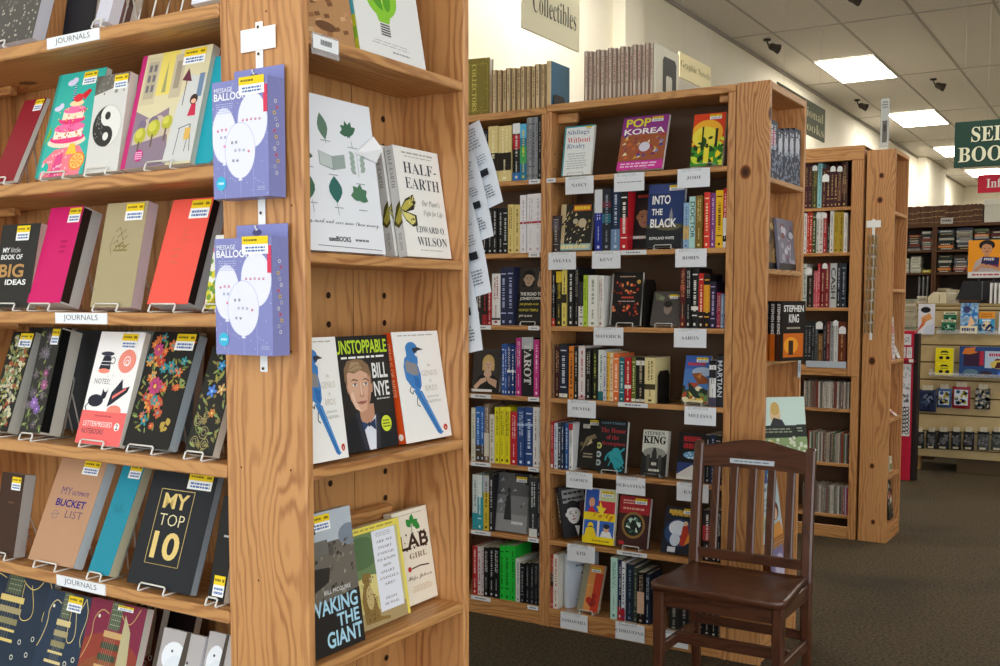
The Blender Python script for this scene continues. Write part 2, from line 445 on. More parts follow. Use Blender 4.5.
def face_px(bl, br, tl, ax, val, z, face='-y', tilt=None, lim=(6, 26)):
    """where a face-out book stands: its lower edge is seen from pixel bl to br on the plane axis=val, its upper spine corner at tl"""
    a = on(bl[0], bl[1], ax, val); c = on(br[0], br[1], ax, val)
    if face == '-y':
        w = c.x-a.x; q = on(tl[0], tl[1], 0, a.x); dy, dz = q.y-val, q.z-z
    else:
        w = c.y-a.y; q = on(tl[0], tl[1], 1, a.y); dy, dz = val-q.x, q.z-z
    ang = math.degrees(math.atan2(dy, dz))
    if tilt is None: tilt = max(lim[0], min(lim[1], ang))
    # keep the height the photograph shows once the tilt is settled
    h = math.hypot(dy, dz) if abs(tilt-ang) < 1e-6 else None
    if h is None:
        # the height at which the top corner meets the same image line
        tx = math.radians(tilt); best = None
        for i in range(400):
            H = .05+i*.001
            P = Vector((a.x, val+H*math.sin(tx), z+H*math.cos(tx))) if face == '-y' else Vector((val-H*math.sin(tx), a.y, z+H*math.cos(tx)))
            rel = P-CAM; yy = PY-FPX*rel.dot(up)/rel.dot(fw); e = abs(yy-tl[1])
            if best is None or e < best[0]: best = (e, H)
        h = best[1]
    return a, w, h, tilt, ang
def face_book(label, bl, br, tl, ax, val, z, t=.02, face='-y', tilt=None, lim=(6, 26), w=None, h=None, lift=.0046, lo=None, hi=None, **kw):
    a, W_, H_, tl_, ang = face_px(bl, br, tl, ax, val, z, face, tilt, lim)
    k = 0 if face == '-y' else 1; W_ = w or W_; w = None
    if lo is not None and a[k] < lo: W_ -= lo-a[k]; a[k] = lo
    if hi is not None and a[k]+W_ > hi: W_ = hi-a[k]
    W_ = w or W_; H_ = h or H_
    zz = z+lift+t*math.sin(math.radians(tl_))
    if DEBUG: print('FACE', label[:40], 'w %.3f h %.3f tilt %.1f (meas %.1f) x %.3f y %.3f' % (W_, H_, tl_, ang, a.x, a.y))
    T = place(a.x, val, zz, 0, tl_) if face == '-y' else place(val, a.y, zz, 90, tl_)
    o = book(label, W_, H_, t, T=T, **kw)
    o['_'] = 0; del o['_']
    o_geo[o.name] = (W_, H_, t, T, z)
    return o
o_geo = {}; DEBUG = False
def easel(o, label, col=None, group='wire book easels', off=.5, wd=None):
    """bent wire easel: two foot rails with an upturned lip joined by a bar in front, an upright loop behind"""
    w, h, t, T, z = o_geo[o.name]; m = col or WIRE
    P = T.to_translation(); R = T.to_3x3(); yaw = math.atan2(R[1][0], R[0][0]); tl = math.asin(max(-1, min(1, -R[2][1]))) if False else math.acos(max(-1, min(1, R[2][2])))
    W2 = (wd or min(.075, w*.62))/2; r = .0019
    root = thing('book_easel', label, 'easel', Matrix.Translation((P.x, P.y, z)) @ Matrix.Rotation(yaw, 4, 'Z'), group)
    cx = w*off; b = MB(); tb = t/math.cos(tl)+.004; lip = .016; y0 = -.009
    up_ = Vector((0, math.sin(tl), math.cos(tl)))
    b.tube([(cx-W2, tb+.03, r), (cx-W2, y0, r), (cx-W2, y0-.002, r+.001), (cx-W2, y0+.004, lip), (cx-W2+.003, y0+.0045, lip+.002), (cx+W2-.003, y0+.0045, lip+.002),
            (cx+W2, y0+.004, lip), (cx+W2, y0-.002, r+.001), (cx+W2, y0, r), (cx+W2, tb+.03, r)], r, m)
    b.build('front_lip', root)
    b = MB(); H = min(h*.6, .13); q0 = Vector((cx-W2*.7, tb+.012, r)); s2 = Vector((W2*1.4, 0, 0))
    b.tube([q0, q0+up_*H, q0+up_*(H+.008)+s2*.12, q0+up_*(H+.008)+s2*.88, q0+up_*H+s2, q0+s2], r, m)
    b.tube([q0+up_*H*.8, (q0.x, q0.y+.05, r)], r, m); b.tube([q0+up_*H*.8+s2, (q0.x+W2*1.4, q0.y+.05, r)], r, m)
    b.build('back_rest', root)
    return root

# ---------------------------------------------------------------- rows of books seen by their spines
CNAME = [('#1a1a1c', 'black'), ('#3a3a40', 'charcoal'), ('#7d7d80', 'grey'), ('#b9b9b6', 'pale grey'), ('#efefea', 'white'), ('#e9dcae', 'cream'), ('#c9b98f', 'beige'), ('#a3111c', 'red'),
         ('#5a1420', 'maroon'), ('#d9401f', 'orange red'), ('#e58a2c', 'orange'), ('#e8cf2a', 'yellow'), ('#b09a2a', 'mustard'), ('#6b5a2a', 'olive brown'), ('#6a4526', 'brown'), ('#3c2417', 'dark brown'), ('#9a6a3c', 'tan'),
         ('#2f8f3f', 'green'), ('#28c83a', 'bright green'), ('#1f3d2a', 'dark green'), ('#b6d84a', 'lime'), ('#1f8f9a', 'teal'), ('#bfe6dc', 'mint'), ('#1f4fae', 'blue'), ('#2a7fc4', 'sky blue'), ('#1c2748', 'navy'), ('#8fb4d8', 'light blue'),
         ('#4b2a6a', 'purple'), ('#b8367f', 'magenta'), ('#e08ab0', 'pink'), ('#8c5a8c', 'mauve')]
def cname(c):
    a = [int(c.lstrip('#')[i:i+2], 16) for i in (0, 2, 4)]
    return min(CNAME, key=lambda q: sum((a[i]-int(q[0][1:][i*2:i*2+2], 16))**2 for i in range(3)))[1]
ORD = 'first second third fourth fifth sixth seventh eighth ninth tenth eleventh twelfth thirteenth fourteenth fifteenth sixteenth seventeenth eighteenth nineteenth twentieth'.split()
for a in ('twenty', 'thirty', 'forty', 'fifty'):
    if a != 'twenty': ORD.append({'thirty': 'thirtieth', 'forty': 'fortieth', 'fifty': 'fiftieth'}[a])
    ORD += [a+'-'+x for x in ORD[:9]]
def spine_art(d, acc, seed, bands=(), txt=None, f='sans', box=None):
    R = random.Random(seed)
    for v0, v1, c in bands: d.r(0, v0, 1, v1, c)
    if txt:
        bx = box or (.2, .2, .82, .9); d.t(txt, bx[0], bx[1], bx[2], bx[3], acc, f, .01, down=True)
        return
    k = R.random()
    if k < .5: d.vbars(.36, .42, .68, .93, 1, acc, seed, .8); d.vbars(.4, .14, .62, .34, 1, acc, seed+1, .8)
    elif k < .8: d.vbars(.24, .5, .8, .95, 2, acc, seed, .5); d.vbars(.4, .15, .6, .4, 1, acc, seed+2)
    else: d.vbars(.3, .28, .72, .82, 1, acc, seed, .8); d.r(.15, .88, .85, .9, acc); d.r(.15, .2, .85, .22, acc)
    d.r(.35, .04, .65, .085, acc)
def row(shelf, crop, Y, z, xl, specs, group, depth=(.125, .165), paper='#d8cdb4', hard=None, setback=.006, hmax=.27, start=1, cat='book', name='book', lab=None, xmin=-99, xmax=99, back=.236):
    """books standing side by side; spec = (right edge, top edge, colour, lettering colour[, bands[, text[, font]]]) in crop coordinates; colour None leaves a gap"""
    ox, oy, s = crop; n = start; out = []
    for k, sp in enumerate(specs):
        xr, yt, col, acc = sp[:4]; bands = sp[4] if len(sp) > 4 and sp[4] else (); txt = sp[5] if len(sp) > 5 else None; fn = sp[6] if len(sp) > 6 else 'sans'
        X0 = on(ox+xl/s, oy+yt/s, 1, Y).x; q = on(ox+xr/s, oy+yt/s, 1, Y); X1 = q.x; xl = xr
        if col is None: continue
        X0 = max(X0, xmin); X1 = min(X1, xmax)
        if X1-X0 < .004: n += 1; continue
        t = X1-X0-.0006; h = max(.08, min(hmax, on(ox+(xr)/s, oy+yt/s, 1, Y).z-z))
        w = rnd.uniform(*depth); w = min(w, h*.82, back-setback-.012); sd = int(xr*13+yt*7)+n*5
        hd = hard if hard is not None else (rnd.random() < .35)
        y = Y+setback+rnd.uniform(0, .008)+(.003 if hd else 0)
        lb = lab(n, col) if lab else '%s book, %s spine from the left %s' % (cname(col), ORD[n-1], shelf)
        out.append(book(lb, w, h, t, col, hard=hd, paper=paper, group=group, rough=.4, cat=cat, name=name,
             spinef=lambda d, a=acc, s_=sd, b=bands, tx=txt, f_=fn: spine_art(d, a, s_, b, tx, f_), T=place(X1, y, z+.0006, 90)))
        n += 1
    return out
# ---------------------------------------------------------------- the shop shell
CEIL = 3.916; WALLX = -3.42
carpet = noisy('speckled_brown_carpet', '#221b0f', '#5c4d30', 75, .95, .5, 10, .34, .66)
cnt = carpet.node_tree; bb = cnt.nodes['Principled BSDF']; lk = bb.inputs['Base Color'].links[0].from_socket
tc = N(cnt, 'ShaderNodeTexCoord'); st = N(cnt, 'ShaderNodeTexNoise'); st.inputs['Scale'].default_value = 1.3; st.inputs['Detail'].default_value = 3
cnt.links.new(tc.outputs['Object'], st.inputs['Vector'])
cr = N(cnt, 'ShaderNodeValToRGB'); cr.color_ramp.elements[0].color = (.55, .55, .55, 1); cr.color_ramp.elements[1].color = (1, 1, 1, 1); cr.color_ramp.elements[0].position = .3; cr.color_ramp.elements[1].position = .5
cnt.links.new(st.outputs['Fac'], cr.inputs[0]); mx = N(cnt, 'ShaderNodeMix', data_type='RGBA', blend_type='MULTIPLY'); mx.inputs[0].default_value = 1
cnt.links.new(lk, mx.inputs[6]); cnt.links.new(cr.outputs[0], mx.inputs[7]); cnt.links.new(mx.outputs[2], bb.inputs['Base Color'])
wallm = noisy('cream_wall_paint', '#f0ead4', '#f4efde', 2.0, .8)
tile = noisy('ceiling_tile', '#d2ccc2', '#dcd6cc', 60, .95, .1, 4)
XR, Y0, Y1 = 4.6, -2.5, 24.5
b = MB(); b.box(WALLX-.2, Y0, -.1, XR, Y1, 0, carpet); struct('floor', b, label='speckled brown carpet floor', cat='floor')
b = MB(); b.box(WALLX-.2, Y0, CEIL, XR, Y1, CEIL+.08, tile); struct('ceiling', b, label='grey suspended tile ceiling', cat='ceiling')
b = MB(); b.box(WALLX-.2, Y0, 0, WALLX, Y1, CEIL, wallm); struct('wall_left', b, label='long cream side wall', cat='wall')
b = MB(); b.box(XR, 3.2, 0, XR+.2, Y1, CEIL, wallm); struct('wall_right', b, label='unseen cream side wall opposite the bookcases', cat='wall')  # added out of view so daylight falls off; left open near the front
b = MB(); b.box(WALLX, Y1-.2, 0, XR, Y1, CEIL, wallm); struct('wall_back', b, label='far cream end wall', cat='wall')
grid = mat('#a8a198', .6)
b = MB(); x = -3.02
while x < XR:
    b.box(x-.012, Y0, CEIL-.004, x+.012, Y1, CEIL+.001, grid); x += .617
y = 9.60-2.5*5+.0
while y < Y1:
    b.box(WALLX, y-.012, CEIL-.0045, XR, y+.012, CEIL+.0005, grid); y += 2.5
b.box(WALLX, Y0, CEIL-.03, WALLX+.02, Y1, CEIL, grid)
struct('trim_1', b, label='metal grid of the tile ceiling', cat='trim')
# pilasters on the long wall
for i, (ya, yb, dp) in enumerate(((on(625, 50, 0, WALLX+.10).y, on(644, 50, 0, WALLX+.10).y, .10), (on(926, 180, 0, WALLX+.15).y, on(946, 180, 0, WALLX+.15).y, .15))):
    b = MB(); b.bbox(WALLX-.01, ya, 0, WALLX+dp, yb, CEIL-.01, wallm, .004); struct('trim_%d' % (i+2), b, label=('cream pilaster on the long wall above the wide bookcase', 'cream pilaster on the long wall above the stacked bookcase', 'far cream pilaster on the long wall beyond the end bookcases')[i], cat='pilaster')
b = MB(); b.box(WALLX, Y0, 0, WALLX+.015, Y1, .11, mat('#4a3a2c', .6)); struct('baseboard_left', b, label='brown baseboard of the long wall', cat='baseboard')
# recessed light panels
GL_ = glow('lit_light_diffuser', '#fff8ee', 13.0)
lamps = [(-2.71, 5.2)]+[(cx, cy) for cy in (7.40, 10.95, 14.44, 17.94, 21.3) for cx in (-2.71, -.24, 2.23) if (cx, cy) != (-2.71, 7.40)]  # first wall-row panel is added out of view to brighten the wall
first = None
for cx, cy in lamps:
    # the photograph shows the row of four along the wall; the same fittings run on overhead, save the added wall one
    lab_ = {(-2.71, 10.95): 'large lit ceiling panel nearest above the bookcases', (-2.71, 14.44): 'second lit ceiling panel along the wall', (-2.71, 17.94): 'third lit ceiling panel, beside the green sign',
            (-2.71, 21.3): 'farthest lit ceiling panel, behind the green sign'}.get((cx, cy), 'lit ceiling panel overhead, %s row, %s in its column' % ({-2.71: 'wall', -.24: 'middle', 2.23: 'outer'}[cx], ORD[[5.2, 7.40, 10.95, 14.44, 17.94, 21.3].index(cy)]))
    r = thing('ceiling_light', lab_, 'ceiling light', Vector((cx, cy, CEIL)), 'lit ceiling panels')
    if first is None:
        b = MB(); b.box(-.29, .012, -.012, .29, 1.18, -.004, GL_); f1 = b.build('diffuser', r)
        b = MB()
        for q in ((-.302, 0, -.288, 1.19), (.288, 0, .302, 1.19)): b.box(q[0], q[1], -.014, q[2], q[3], -.003, '#d8d6cf')
        for q in ((-.29, 0, .29, .012), (-.29, 1.178, .29, 1.19)): b.box(q[0], q[1], -.014, q[2], q[3], -.003, '#d8d6cf')
        f2 = b.build('frame', r); first = (f1, f2)
    else:
        for f_ in first:
            c = f_.copy(); COL.objects.link(c); c.parent = r
# small dark spotlights hung under the ceiling
for i, (px, py, lab_) in enumerate(((767, 50, 'small dark spotlight under the ceiling above the tall end panel'), (857, 108, 'small dark spotlight between the ceiling panels near the wall'),
                                   (845, 2, 'small dark spotlight at the top edge of the photo'), (933, 88, 'small dark spotlight right of the nearest lit panel'))):
    p = on(px, py, 2, CEIL-.1); r = thing('ceiling_spotlight', lab_, 'spotlight', Vector((p.x, p.y, CEIL)), 'small ceiling spotlights')
    b = MB(); b.lathe([(0, 0), (.035, 0), (.035, -.014), (.01, -.02), (0, -.02)], '#2c2620', 14); b.build('mount', r)
    b = MB(); b.tube([(0, 0, -.015), (.012, -.01, -.05), (.03, -.02, -.075)], .007, '#2c2620'); b.build('arm', r)
    b = MB(); b.lathe([(0, 0), (.024, 0), (.034, .025), (.034, .05), (.046, .10), (.040, .10), (.026, .055), (0, .05)], '#3a322a', 16,
        T=Matrix.Translation((.03, -.02, -.07)) @ Matrix.Rotation(math.radians(115), 4, 'Y')); b.build('lamp_head', r)

# daylight from the shop front behind the camera
w_ = bpy.data.worlds.new('daylight'); SC.world = w_; w_.use_nodes = True
nt = w_.node_tree; bg = nt.nodes['Background']; bg.inputs[0].default_value = (.93, .97, 1.0, 1); bg.inputs[1].default_value = 2.0

# ---------------------------------------------------------------- bookcase pieces
def side_panel(root, name, x0, y0, z0, x1, y1, z1, g='z', r=.002, m=None):
    b = MB(); b.bbox(x0, y0, z0, x1, y1, z1, m or W[g], r); return b.build(name, root)
def peg_holes(b, X, pts, r=.007, nx=1):
    dk = '#2a160b'
    for (y, z) in pts:
        vs = [(X+nx*.0012, y+r*math.cos(2*math.pi*i/12), z+r*math.sin(2*math.pi*i/12)) for i in range(12)]
        b.add(vs, [list(range(12))], dk)
    return b

def knot(b, px, py, Y, r):
    """a dark round knot in the face of a board"""
    c = on(px, py, 1, Y)
    for k, (q, col) in enumerate(((1.35, '#8a5228'), (1.0, '#55301a'), (.55, '#3d2010'))):
        b.add([(c.x+r*q*.8*math.cos(a*math.pi/10), Y-.0004-k*.0002, c.z+r*q*math.sin(a*math.pi/10)) for a in range(20)], [list(range(20))], mat(col, .45))
# ================================================================ NEAR ROW
XA = -1.27; YF = 1.390; YB = 1.92; TOPZ = 2.40; XP = -1.452
# -- journal bookcase (faces the camera)
JZ = [1.999, 1.705, 1.427, 1.140, .857, .575, .32, .10]           # tops of its shelves
JX0 = -2.47; JY1 = YF+.262; ST = .026
jb = thing('journal_bookcase', 'tall pine bookcase of face-out journals at the left', 'bookcase', Vector((0, 0, 0)))
side_panel(jb, 'side_panel', JX0-.02, YF, 0, JX0, JY1, TOPZ); side_panel(jb, 'side_panel', XP-.022, YF+.004, 0, XP-.002, JY1, TOPZ)
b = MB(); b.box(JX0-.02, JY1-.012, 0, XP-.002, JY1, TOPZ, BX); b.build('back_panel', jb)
b = MB(); b.bbox(JX0-.02, YF, TOPZ-.025, XP-.002, JY1, TOPZ, WX); b.build('top_board', jb)
JL = {0: ((48, 75.5), (100, 66), 'JOURNALS'), 2: ((55.5, 319.5), (107, 319.5), 'JOURNALS'), 4: ((57, 589), (105.5, 603), 'JOURNALS')}
for i, z in enumerate(JZ):
    b = MB(); b.bbox(JX0, YF+.002, z-ST, XP-.023, JY1-.012, z, WX, .003); sh = b.build('shelf', jb)
    if i < 5:                                              # cleat under the board at the left
        b = MB(); b.bbox(JX0+.001, YF+.17, z-ST-.02, JX0+.10, YF+.19, z-ST, WX, .002); b.build('cleat', jb)
    if i in JL:
        p, q, txt = JL[i]; xa = on(p[0], p[1], 1, YF).x; xb = on(q[0], q[1], 1, YF).x
        b = MB(); b.box(xa, YF-.0006, z-ST+.002, xb, YF+.002, z-.001, '#eceff2')
        d = D(b, (xa, YF-.0006, z-ST+.002), (1, 0, 0), (0, 0, 1), xb-xa, ST-.003); d.t(txt, .17, .18, .83, .82, '#27303f', 'sans', -.01)
        b.build('shelf_label', sh, label='white strip label printed JOURNALS')
b = MB(); b.bbox(JX0, YF+.012, 0, XP-.023, YF+.03, .07, WX); b.build('plinth', jb)
# -- end bookcase (faces +x)
EZ = [1.923, 1.538, 1.146, .779, .43, .10]
eb = thing('end_bookcase', 'pine end bookcase with its post beside the journals and science books', 'bookcase', Vector((0, 0, 0)))
post = MB(); post.bbox(XP, YF, 0, XA, YF+.021, TOPZ, WZ, .003); side_panel(eb, 'side_panel', XP, YB-.021, 0, XA, YB, TOPZ, r=.003)
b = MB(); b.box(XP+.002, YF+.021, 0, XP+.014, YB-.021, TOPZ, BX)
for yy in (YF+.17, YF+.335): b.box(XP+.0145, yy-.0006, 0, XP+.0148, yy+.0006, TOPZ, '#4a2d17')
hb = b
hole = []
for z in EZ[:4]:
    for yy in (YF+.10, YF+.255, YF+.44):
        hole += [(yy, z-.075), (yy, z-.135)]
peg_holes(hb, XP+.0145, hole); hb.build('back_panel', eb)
b = post
for (x, z) in ((XP+.03, 1.58), (XP+.13, 1.585), (XP+.02, 1.14), (XP+.145, 1.145), (XP+.06, .93), (XP+.1, 1.965), (XP+.155, 1.62), (XP+.15, 1.36), (XP+.16, .72)):
    b.add([(x+.0022*math.cos(a*math.pi/4), YF-.0006, z+.0022*math.sin(a*math.pi/4)) for a in range(8)], [list(range(8))], '#5a3417')
post.build('side_panel', eb)
b = MB(); b.bbox(XP, YF+.02, TOPZ-.03, XA, YB-.02, TOPZ, WY); b.build('top_board', eb)
for i, z in enumerate(EZ):
    b = MB(); b.bbox(XP+.014, YF+.0212, z-.02, XA-.002, YB-.0212, z, WY, .002); b.build('shelf', eb)
    if i in (2, 3):
        yy0 = YF+.021; b = MB(); b.prism([(XP+.016, z+.150), (XP+.04, z+.150), (XP+.05, z+.222), (XP+.03, z+.226)], yy0+.001, YB-.11, WY); b.build('ledge_board', eb)
b = MB(); b.bbox(XP+.014, YF+.021, 0, XA-.01, YB-.021, .08, WY); b.build('plinth', eb)
ebz = EZ
# back-to-back half of the near row
rb = thing('rear_bookcase', 'back half of the near bookcase row', 'bookcase', Vector((0, 0, 0)))

# ================================================================ MIDDLE ROW
Y2 = 4.0; MZ = [1.986, 1.666, 1.344, 1.028, .713, .393, .084]; MT = 2.30; MD = .25; X2 = -1.260; X2L = -1.396
def case(label, name, x0, x1, Yf, d, zs, top, sl=.03, sr=.03, st=.021, plinth=True, bm=HARD, holes=True):
    r = thing(name, label, 'bookcase', Vector((0, 0, 0)))
    for pa, pb, xx, sg in ((x0, x0+sl, x0+sl, 1), (x1-sr, x1, x1-sr, -1)):
        b = MB(); b.bbox(pa, Yf, 0, pb, Yf+d, top-.03, WZ, .002); z = .3
        while z < top-.15 and holes:                       # drilled peg holes
            for yy in (.03, .20): b.add([(xx+sg*.0006, Yf+yy+.004*math.cos(a*math.pi/4), z+.004*math.sin(a*math.pi/4)) for a in range(8)], [list(range(8))], '#3a2412')
            z += .064
        b.build('side_panel', r)
    b = MB(); b.box(x0+.004, Yf+d-.010, 0, x1-.004, Yf+d, top-.03, bm); b.build('back_panel', r)
    b = MB(); b.bbox(x0, Yf-.002, top-.03, x1, Yf+d, top, WX, .002); b.build('top_board', r)
    for z in zs:
        b = MB(); b.bbox(x0+sl+.0005, Yf+.001, z-st, x1-sr-.0005, Yf+d-.011, z, WX, .002); b.build('shelf', r)
    if plinth:
        b = MB(); b.bbox(x0+sl, Yf+.006, 0, x1-sr, Yf+.024, zs[-1]-st-.0006, WX, .001); b.build('plinth', r)
    return r
XS = -2.244                                                  # where the two bookcases meet
case('narrow pine bookcase partly hidden behind the near end bookcase', 'narrow_bookcase', -2.82, XS-.001, Y2, MD, MZ, MT-.008, sr=.026)
wb = case('wide pine bookcase of staff picks with name cards', 'wide_bookcase', XS+.001, X2L-.003, Y2, MD, MZ, MT, sl=.022, sr=.03)
b = MB(); b.bbox(XS+.025, Y2+.05, MT-.075, XS+.12, Y2+.075, MT-.035, WX); b.build('cleat', wb); b = MB(); b.bbox(X2L-.08, Y2+.03, MT-.06, X2L-.035, Y2+.055, MT-.032, WX); b.build('cleat', wb)
# end panel bookcase facing +x
Y2B = Y2+.50
me_ = thing('end_bookcase', 'pine end bookcase behind the chair with a tall knotty post', 'bookcase', Vector((0, 0, 0)))
b = MB(); b.bbox(X2L, Y2, 0, X2, Y2+.021, MT+.002, WZ, .003); knot(b, 745.5, 172, Y2, .021); b.build('side_panel', me_); side_panel(me_, 'side_panel', X2L, Y2B-.021, 0, X2, Y2B, MT+.002, r=.003)
b = MB(); b.box(X2L+.001, Y2+.021, 0, X2L+.012, Y2B-.021, MT, WZ)
for yy in (.12, .24, .36): b.box(X2L+.0121, Y2+yy, 0, X2L+.0124, Y2+yy+.001, MT, '#4a2d17')
b.build('back_panel', me_)
b = MB(); b.bbox(X2L, Y2+.021, MT-.03, X2, Y2B-.021, MT, WY); b.build('top_board', me_)
M2Z = [1.935, 1.58, 1.218, .842, .46, .10]
for z in M2Z:
    b = MB(); b.bbox(X2L+.012, Y2+.0212, z-.02, X2-.001, Y2B-.0212, z, WY, .002); b.build('shelf', me_)
b = MB(); b.bbox(X2L+.012, Y2+.021, 0, X2-.008, Y2B-.021, .078, WY); b.build('plinth', me_)

# ================================================================ THIRD ROW
Y3 = 6.48; X3 = -1.286; X3L = -1.450; T3 = 2.35; Y3B = Y3+.40
tb = thing('stacked_bookcase', 'two-tier pine bookcase beyond the chair, old books above and records below', 'bookcase', Vector((0, 0, 0)))
x0, x1 = -2.75, -1.466
side_panel(tb, 'side_panel', x0, Y3, 0, x0+.03, Y3+.26, 2.38); side_panel(tb, 'side_panel', x1-.02, Y3+.021, 0, x1, Y3+.26, 2.38)
b = MB(); b.bbox(x1-.072, Y3, 1.0, x1, Y3+.02, 2.30, WZ); b.build('face_stile', tb)
b = MB(); b.bbox(x1-.046, Y3, 0, x1, Y3+.02, .999, WZ); b.build('face_stile', tb)
b = MB(); b.bbox(x0, Y3-.001, 2.30, x1, Y3+.021, 2.385, WX); b.build('top_rail', tb)
b = MB(); b.bbox(x0+.03, Y3, 1.0, x1-.073, Y3+.02, 1.048, WX); b.build('middle_rail', tb)
b = MB(); b.bbox(x0+.03, Y3, 0, x1-.047, Y3+.02, .075, WX); b.build('plinth', tb)
b = MB(); b.box(x0, Y3+.25, 0, x1, Y3+.26, 2.38, HARD); b.build('back_panel', tb)
b = MB(); b.bbox(x0, Y3+.02, 2.36, x1, Y3+.26, 2.385, WX); b.build('top_board', tb)
TZ = [2.027, 1.752, 1.417, 1.06, .797, .461, .142]
for z in TZ:
    b = MB(); b.bbox(x0+.031, Y3+.0215, z-.02, x1-.021, Y3+.25, z, WX, .002); b.build('shelf', tb)
b = MB(); b.box(on(806, 367, 1, Y3).x, Y3-.002, 1.0495, on(846, 367, 1, Y3).x, Y3+.0195, 1.088, '#b9c2cc'); b.build('shelf_strip', tb, label='pale blue-grey plastic label strip')
e3 = thing('end_bookcase', 'far pine end bookcase with a long metal clip strip on its post', 'bookcase', Vector((0, 0, 0)))
b = MB(); b.bbox(X3L, Y3, 0, X3, Y3+.021, T3, WZ, .003); [knot(b, x, y, Y3, q) for x, y, q in ((881.5, 175.5, .013), (880, 200, .015), (872, 361, .019), (872, 466, .013), (873, 522, .012))]; b.build('side_panel', e3); side_panel(e3, 'side_panel', X3L, Y3B-.021, 0, X3, Y3B, T3, r=.003)
b = MB(); b.box(X3L+.001, Y3+.021, 0, X3L+.012, Y3B-.021, T3, WZ); b.build('back_panel', e3)
b = MB(); b.bbox(X3L, Y3+.021, T3-.025, X3, Y3B-.021, T3, WY); b.build('top_board', e3)
E3Z = [1.988, 1.53, 1.10, .745, .40, .09]
for z in E3Z:
    b = MB(); b.bbox(X3L+.012, Y3+.0212, z-.02, X3-.001, Y3B-.0212, z, WY, .002); b.build('shelf', e3)
b = MB(); b.bbox(X3L+.012, Y3+.021, 0, X3+.004, Y3B-.021, .068, WY); b.build('plinth', e3)
bpy.data.objects.remove(rb)
# ================================================================ journals
JY = YF+.012
G = 'journals on the near bookcase'
def J(label, bl, br, tl, i, t=.02, ez=True, eoff=.45, el=None, **kw):
    kw.setdefault('cat', 'journal'); kw.setdefault('name', 'journal'); kw.setdefault('group', G); kw.setdefault('lim', (9, 27))
    dy = kw.pop('dy', 0)
    o = face_book(label, bl, br, tl, 1, JY+dy, JZ[i], t=t, lo=JX0+.003, hi=XP-.026, **kw)
    if ez: easel(o, 'white wire easel holding the '+(el or label), off=eoff)
    return o
SK = (.62, .86, .05, .032)
# --- shelf above the top edge of the frame
def speck(d): d.spots(0, 0, 1, 1, 60, .004, '#77736e', 1); d.spots(.1, 0, 1, .4, 40, .003, '#b7b2a4', 2)
J('grey speckled journal at the top left corner of the photo', (-30, 48), (32, 38), (0, -60), 0, t=.03, h=.21, tilt=16, cover='#55524e', paper='#dcdbe4', front=speck, el='grey speckled journal')
J('black boxed journal behind the grey speckled journal, top shelf', (61, 32), (92, 25), (80, -60), 0, t=.03, h=.2, tilt=10, dy=.06, ez=False, cover='#17151a')
J('pale lavender journal with brown cover edge on the top shelf', (94, 25.5), (108, 23), (120, -60), 0, t=.024, h=.2, tilt=18, cover='#cfcdd8', spine='#dcdbe6', paper='#e9e8f0', el='pale lavender journal on the top shelf')
J('brown leather journal, top shelf, between lavender journal and empty easels', (108, 20), (132, 18), (130, -60), 0, t=.02, h=.19, tilt=18, dy=.06, w=.06, ez=False, cover='#6d4b45')
J('white journal beside the post on the top shelf', (191, 9.5), (224, 3), (205, -60), 0, t=.02, h=.2, tilt=16, w=.085, ez=False, cover='#dfe0ee')
for k, px in enumerate((137, 165)):                                            # two empty wire easels
    a = on(px, 19-k*6, 1, JY+.02); r = thing('book_easel', 'empty white wire easel, %s of the two on the top journal shelf' % ('left', 'right')[k], 'easel', Vector((a.x, a.y, JZ[0])), 'wire book easels')
    b = MB(); b.tube([(0, .07, .002), (0, 0, .002), (.002, 0, .006), (.012, .03, .12), (.052, .03, .12), (.043, 0, .006), (.045, 0, .002), (.045, .07, .002)], .002, WIRE); b.build('wire_frame', r)
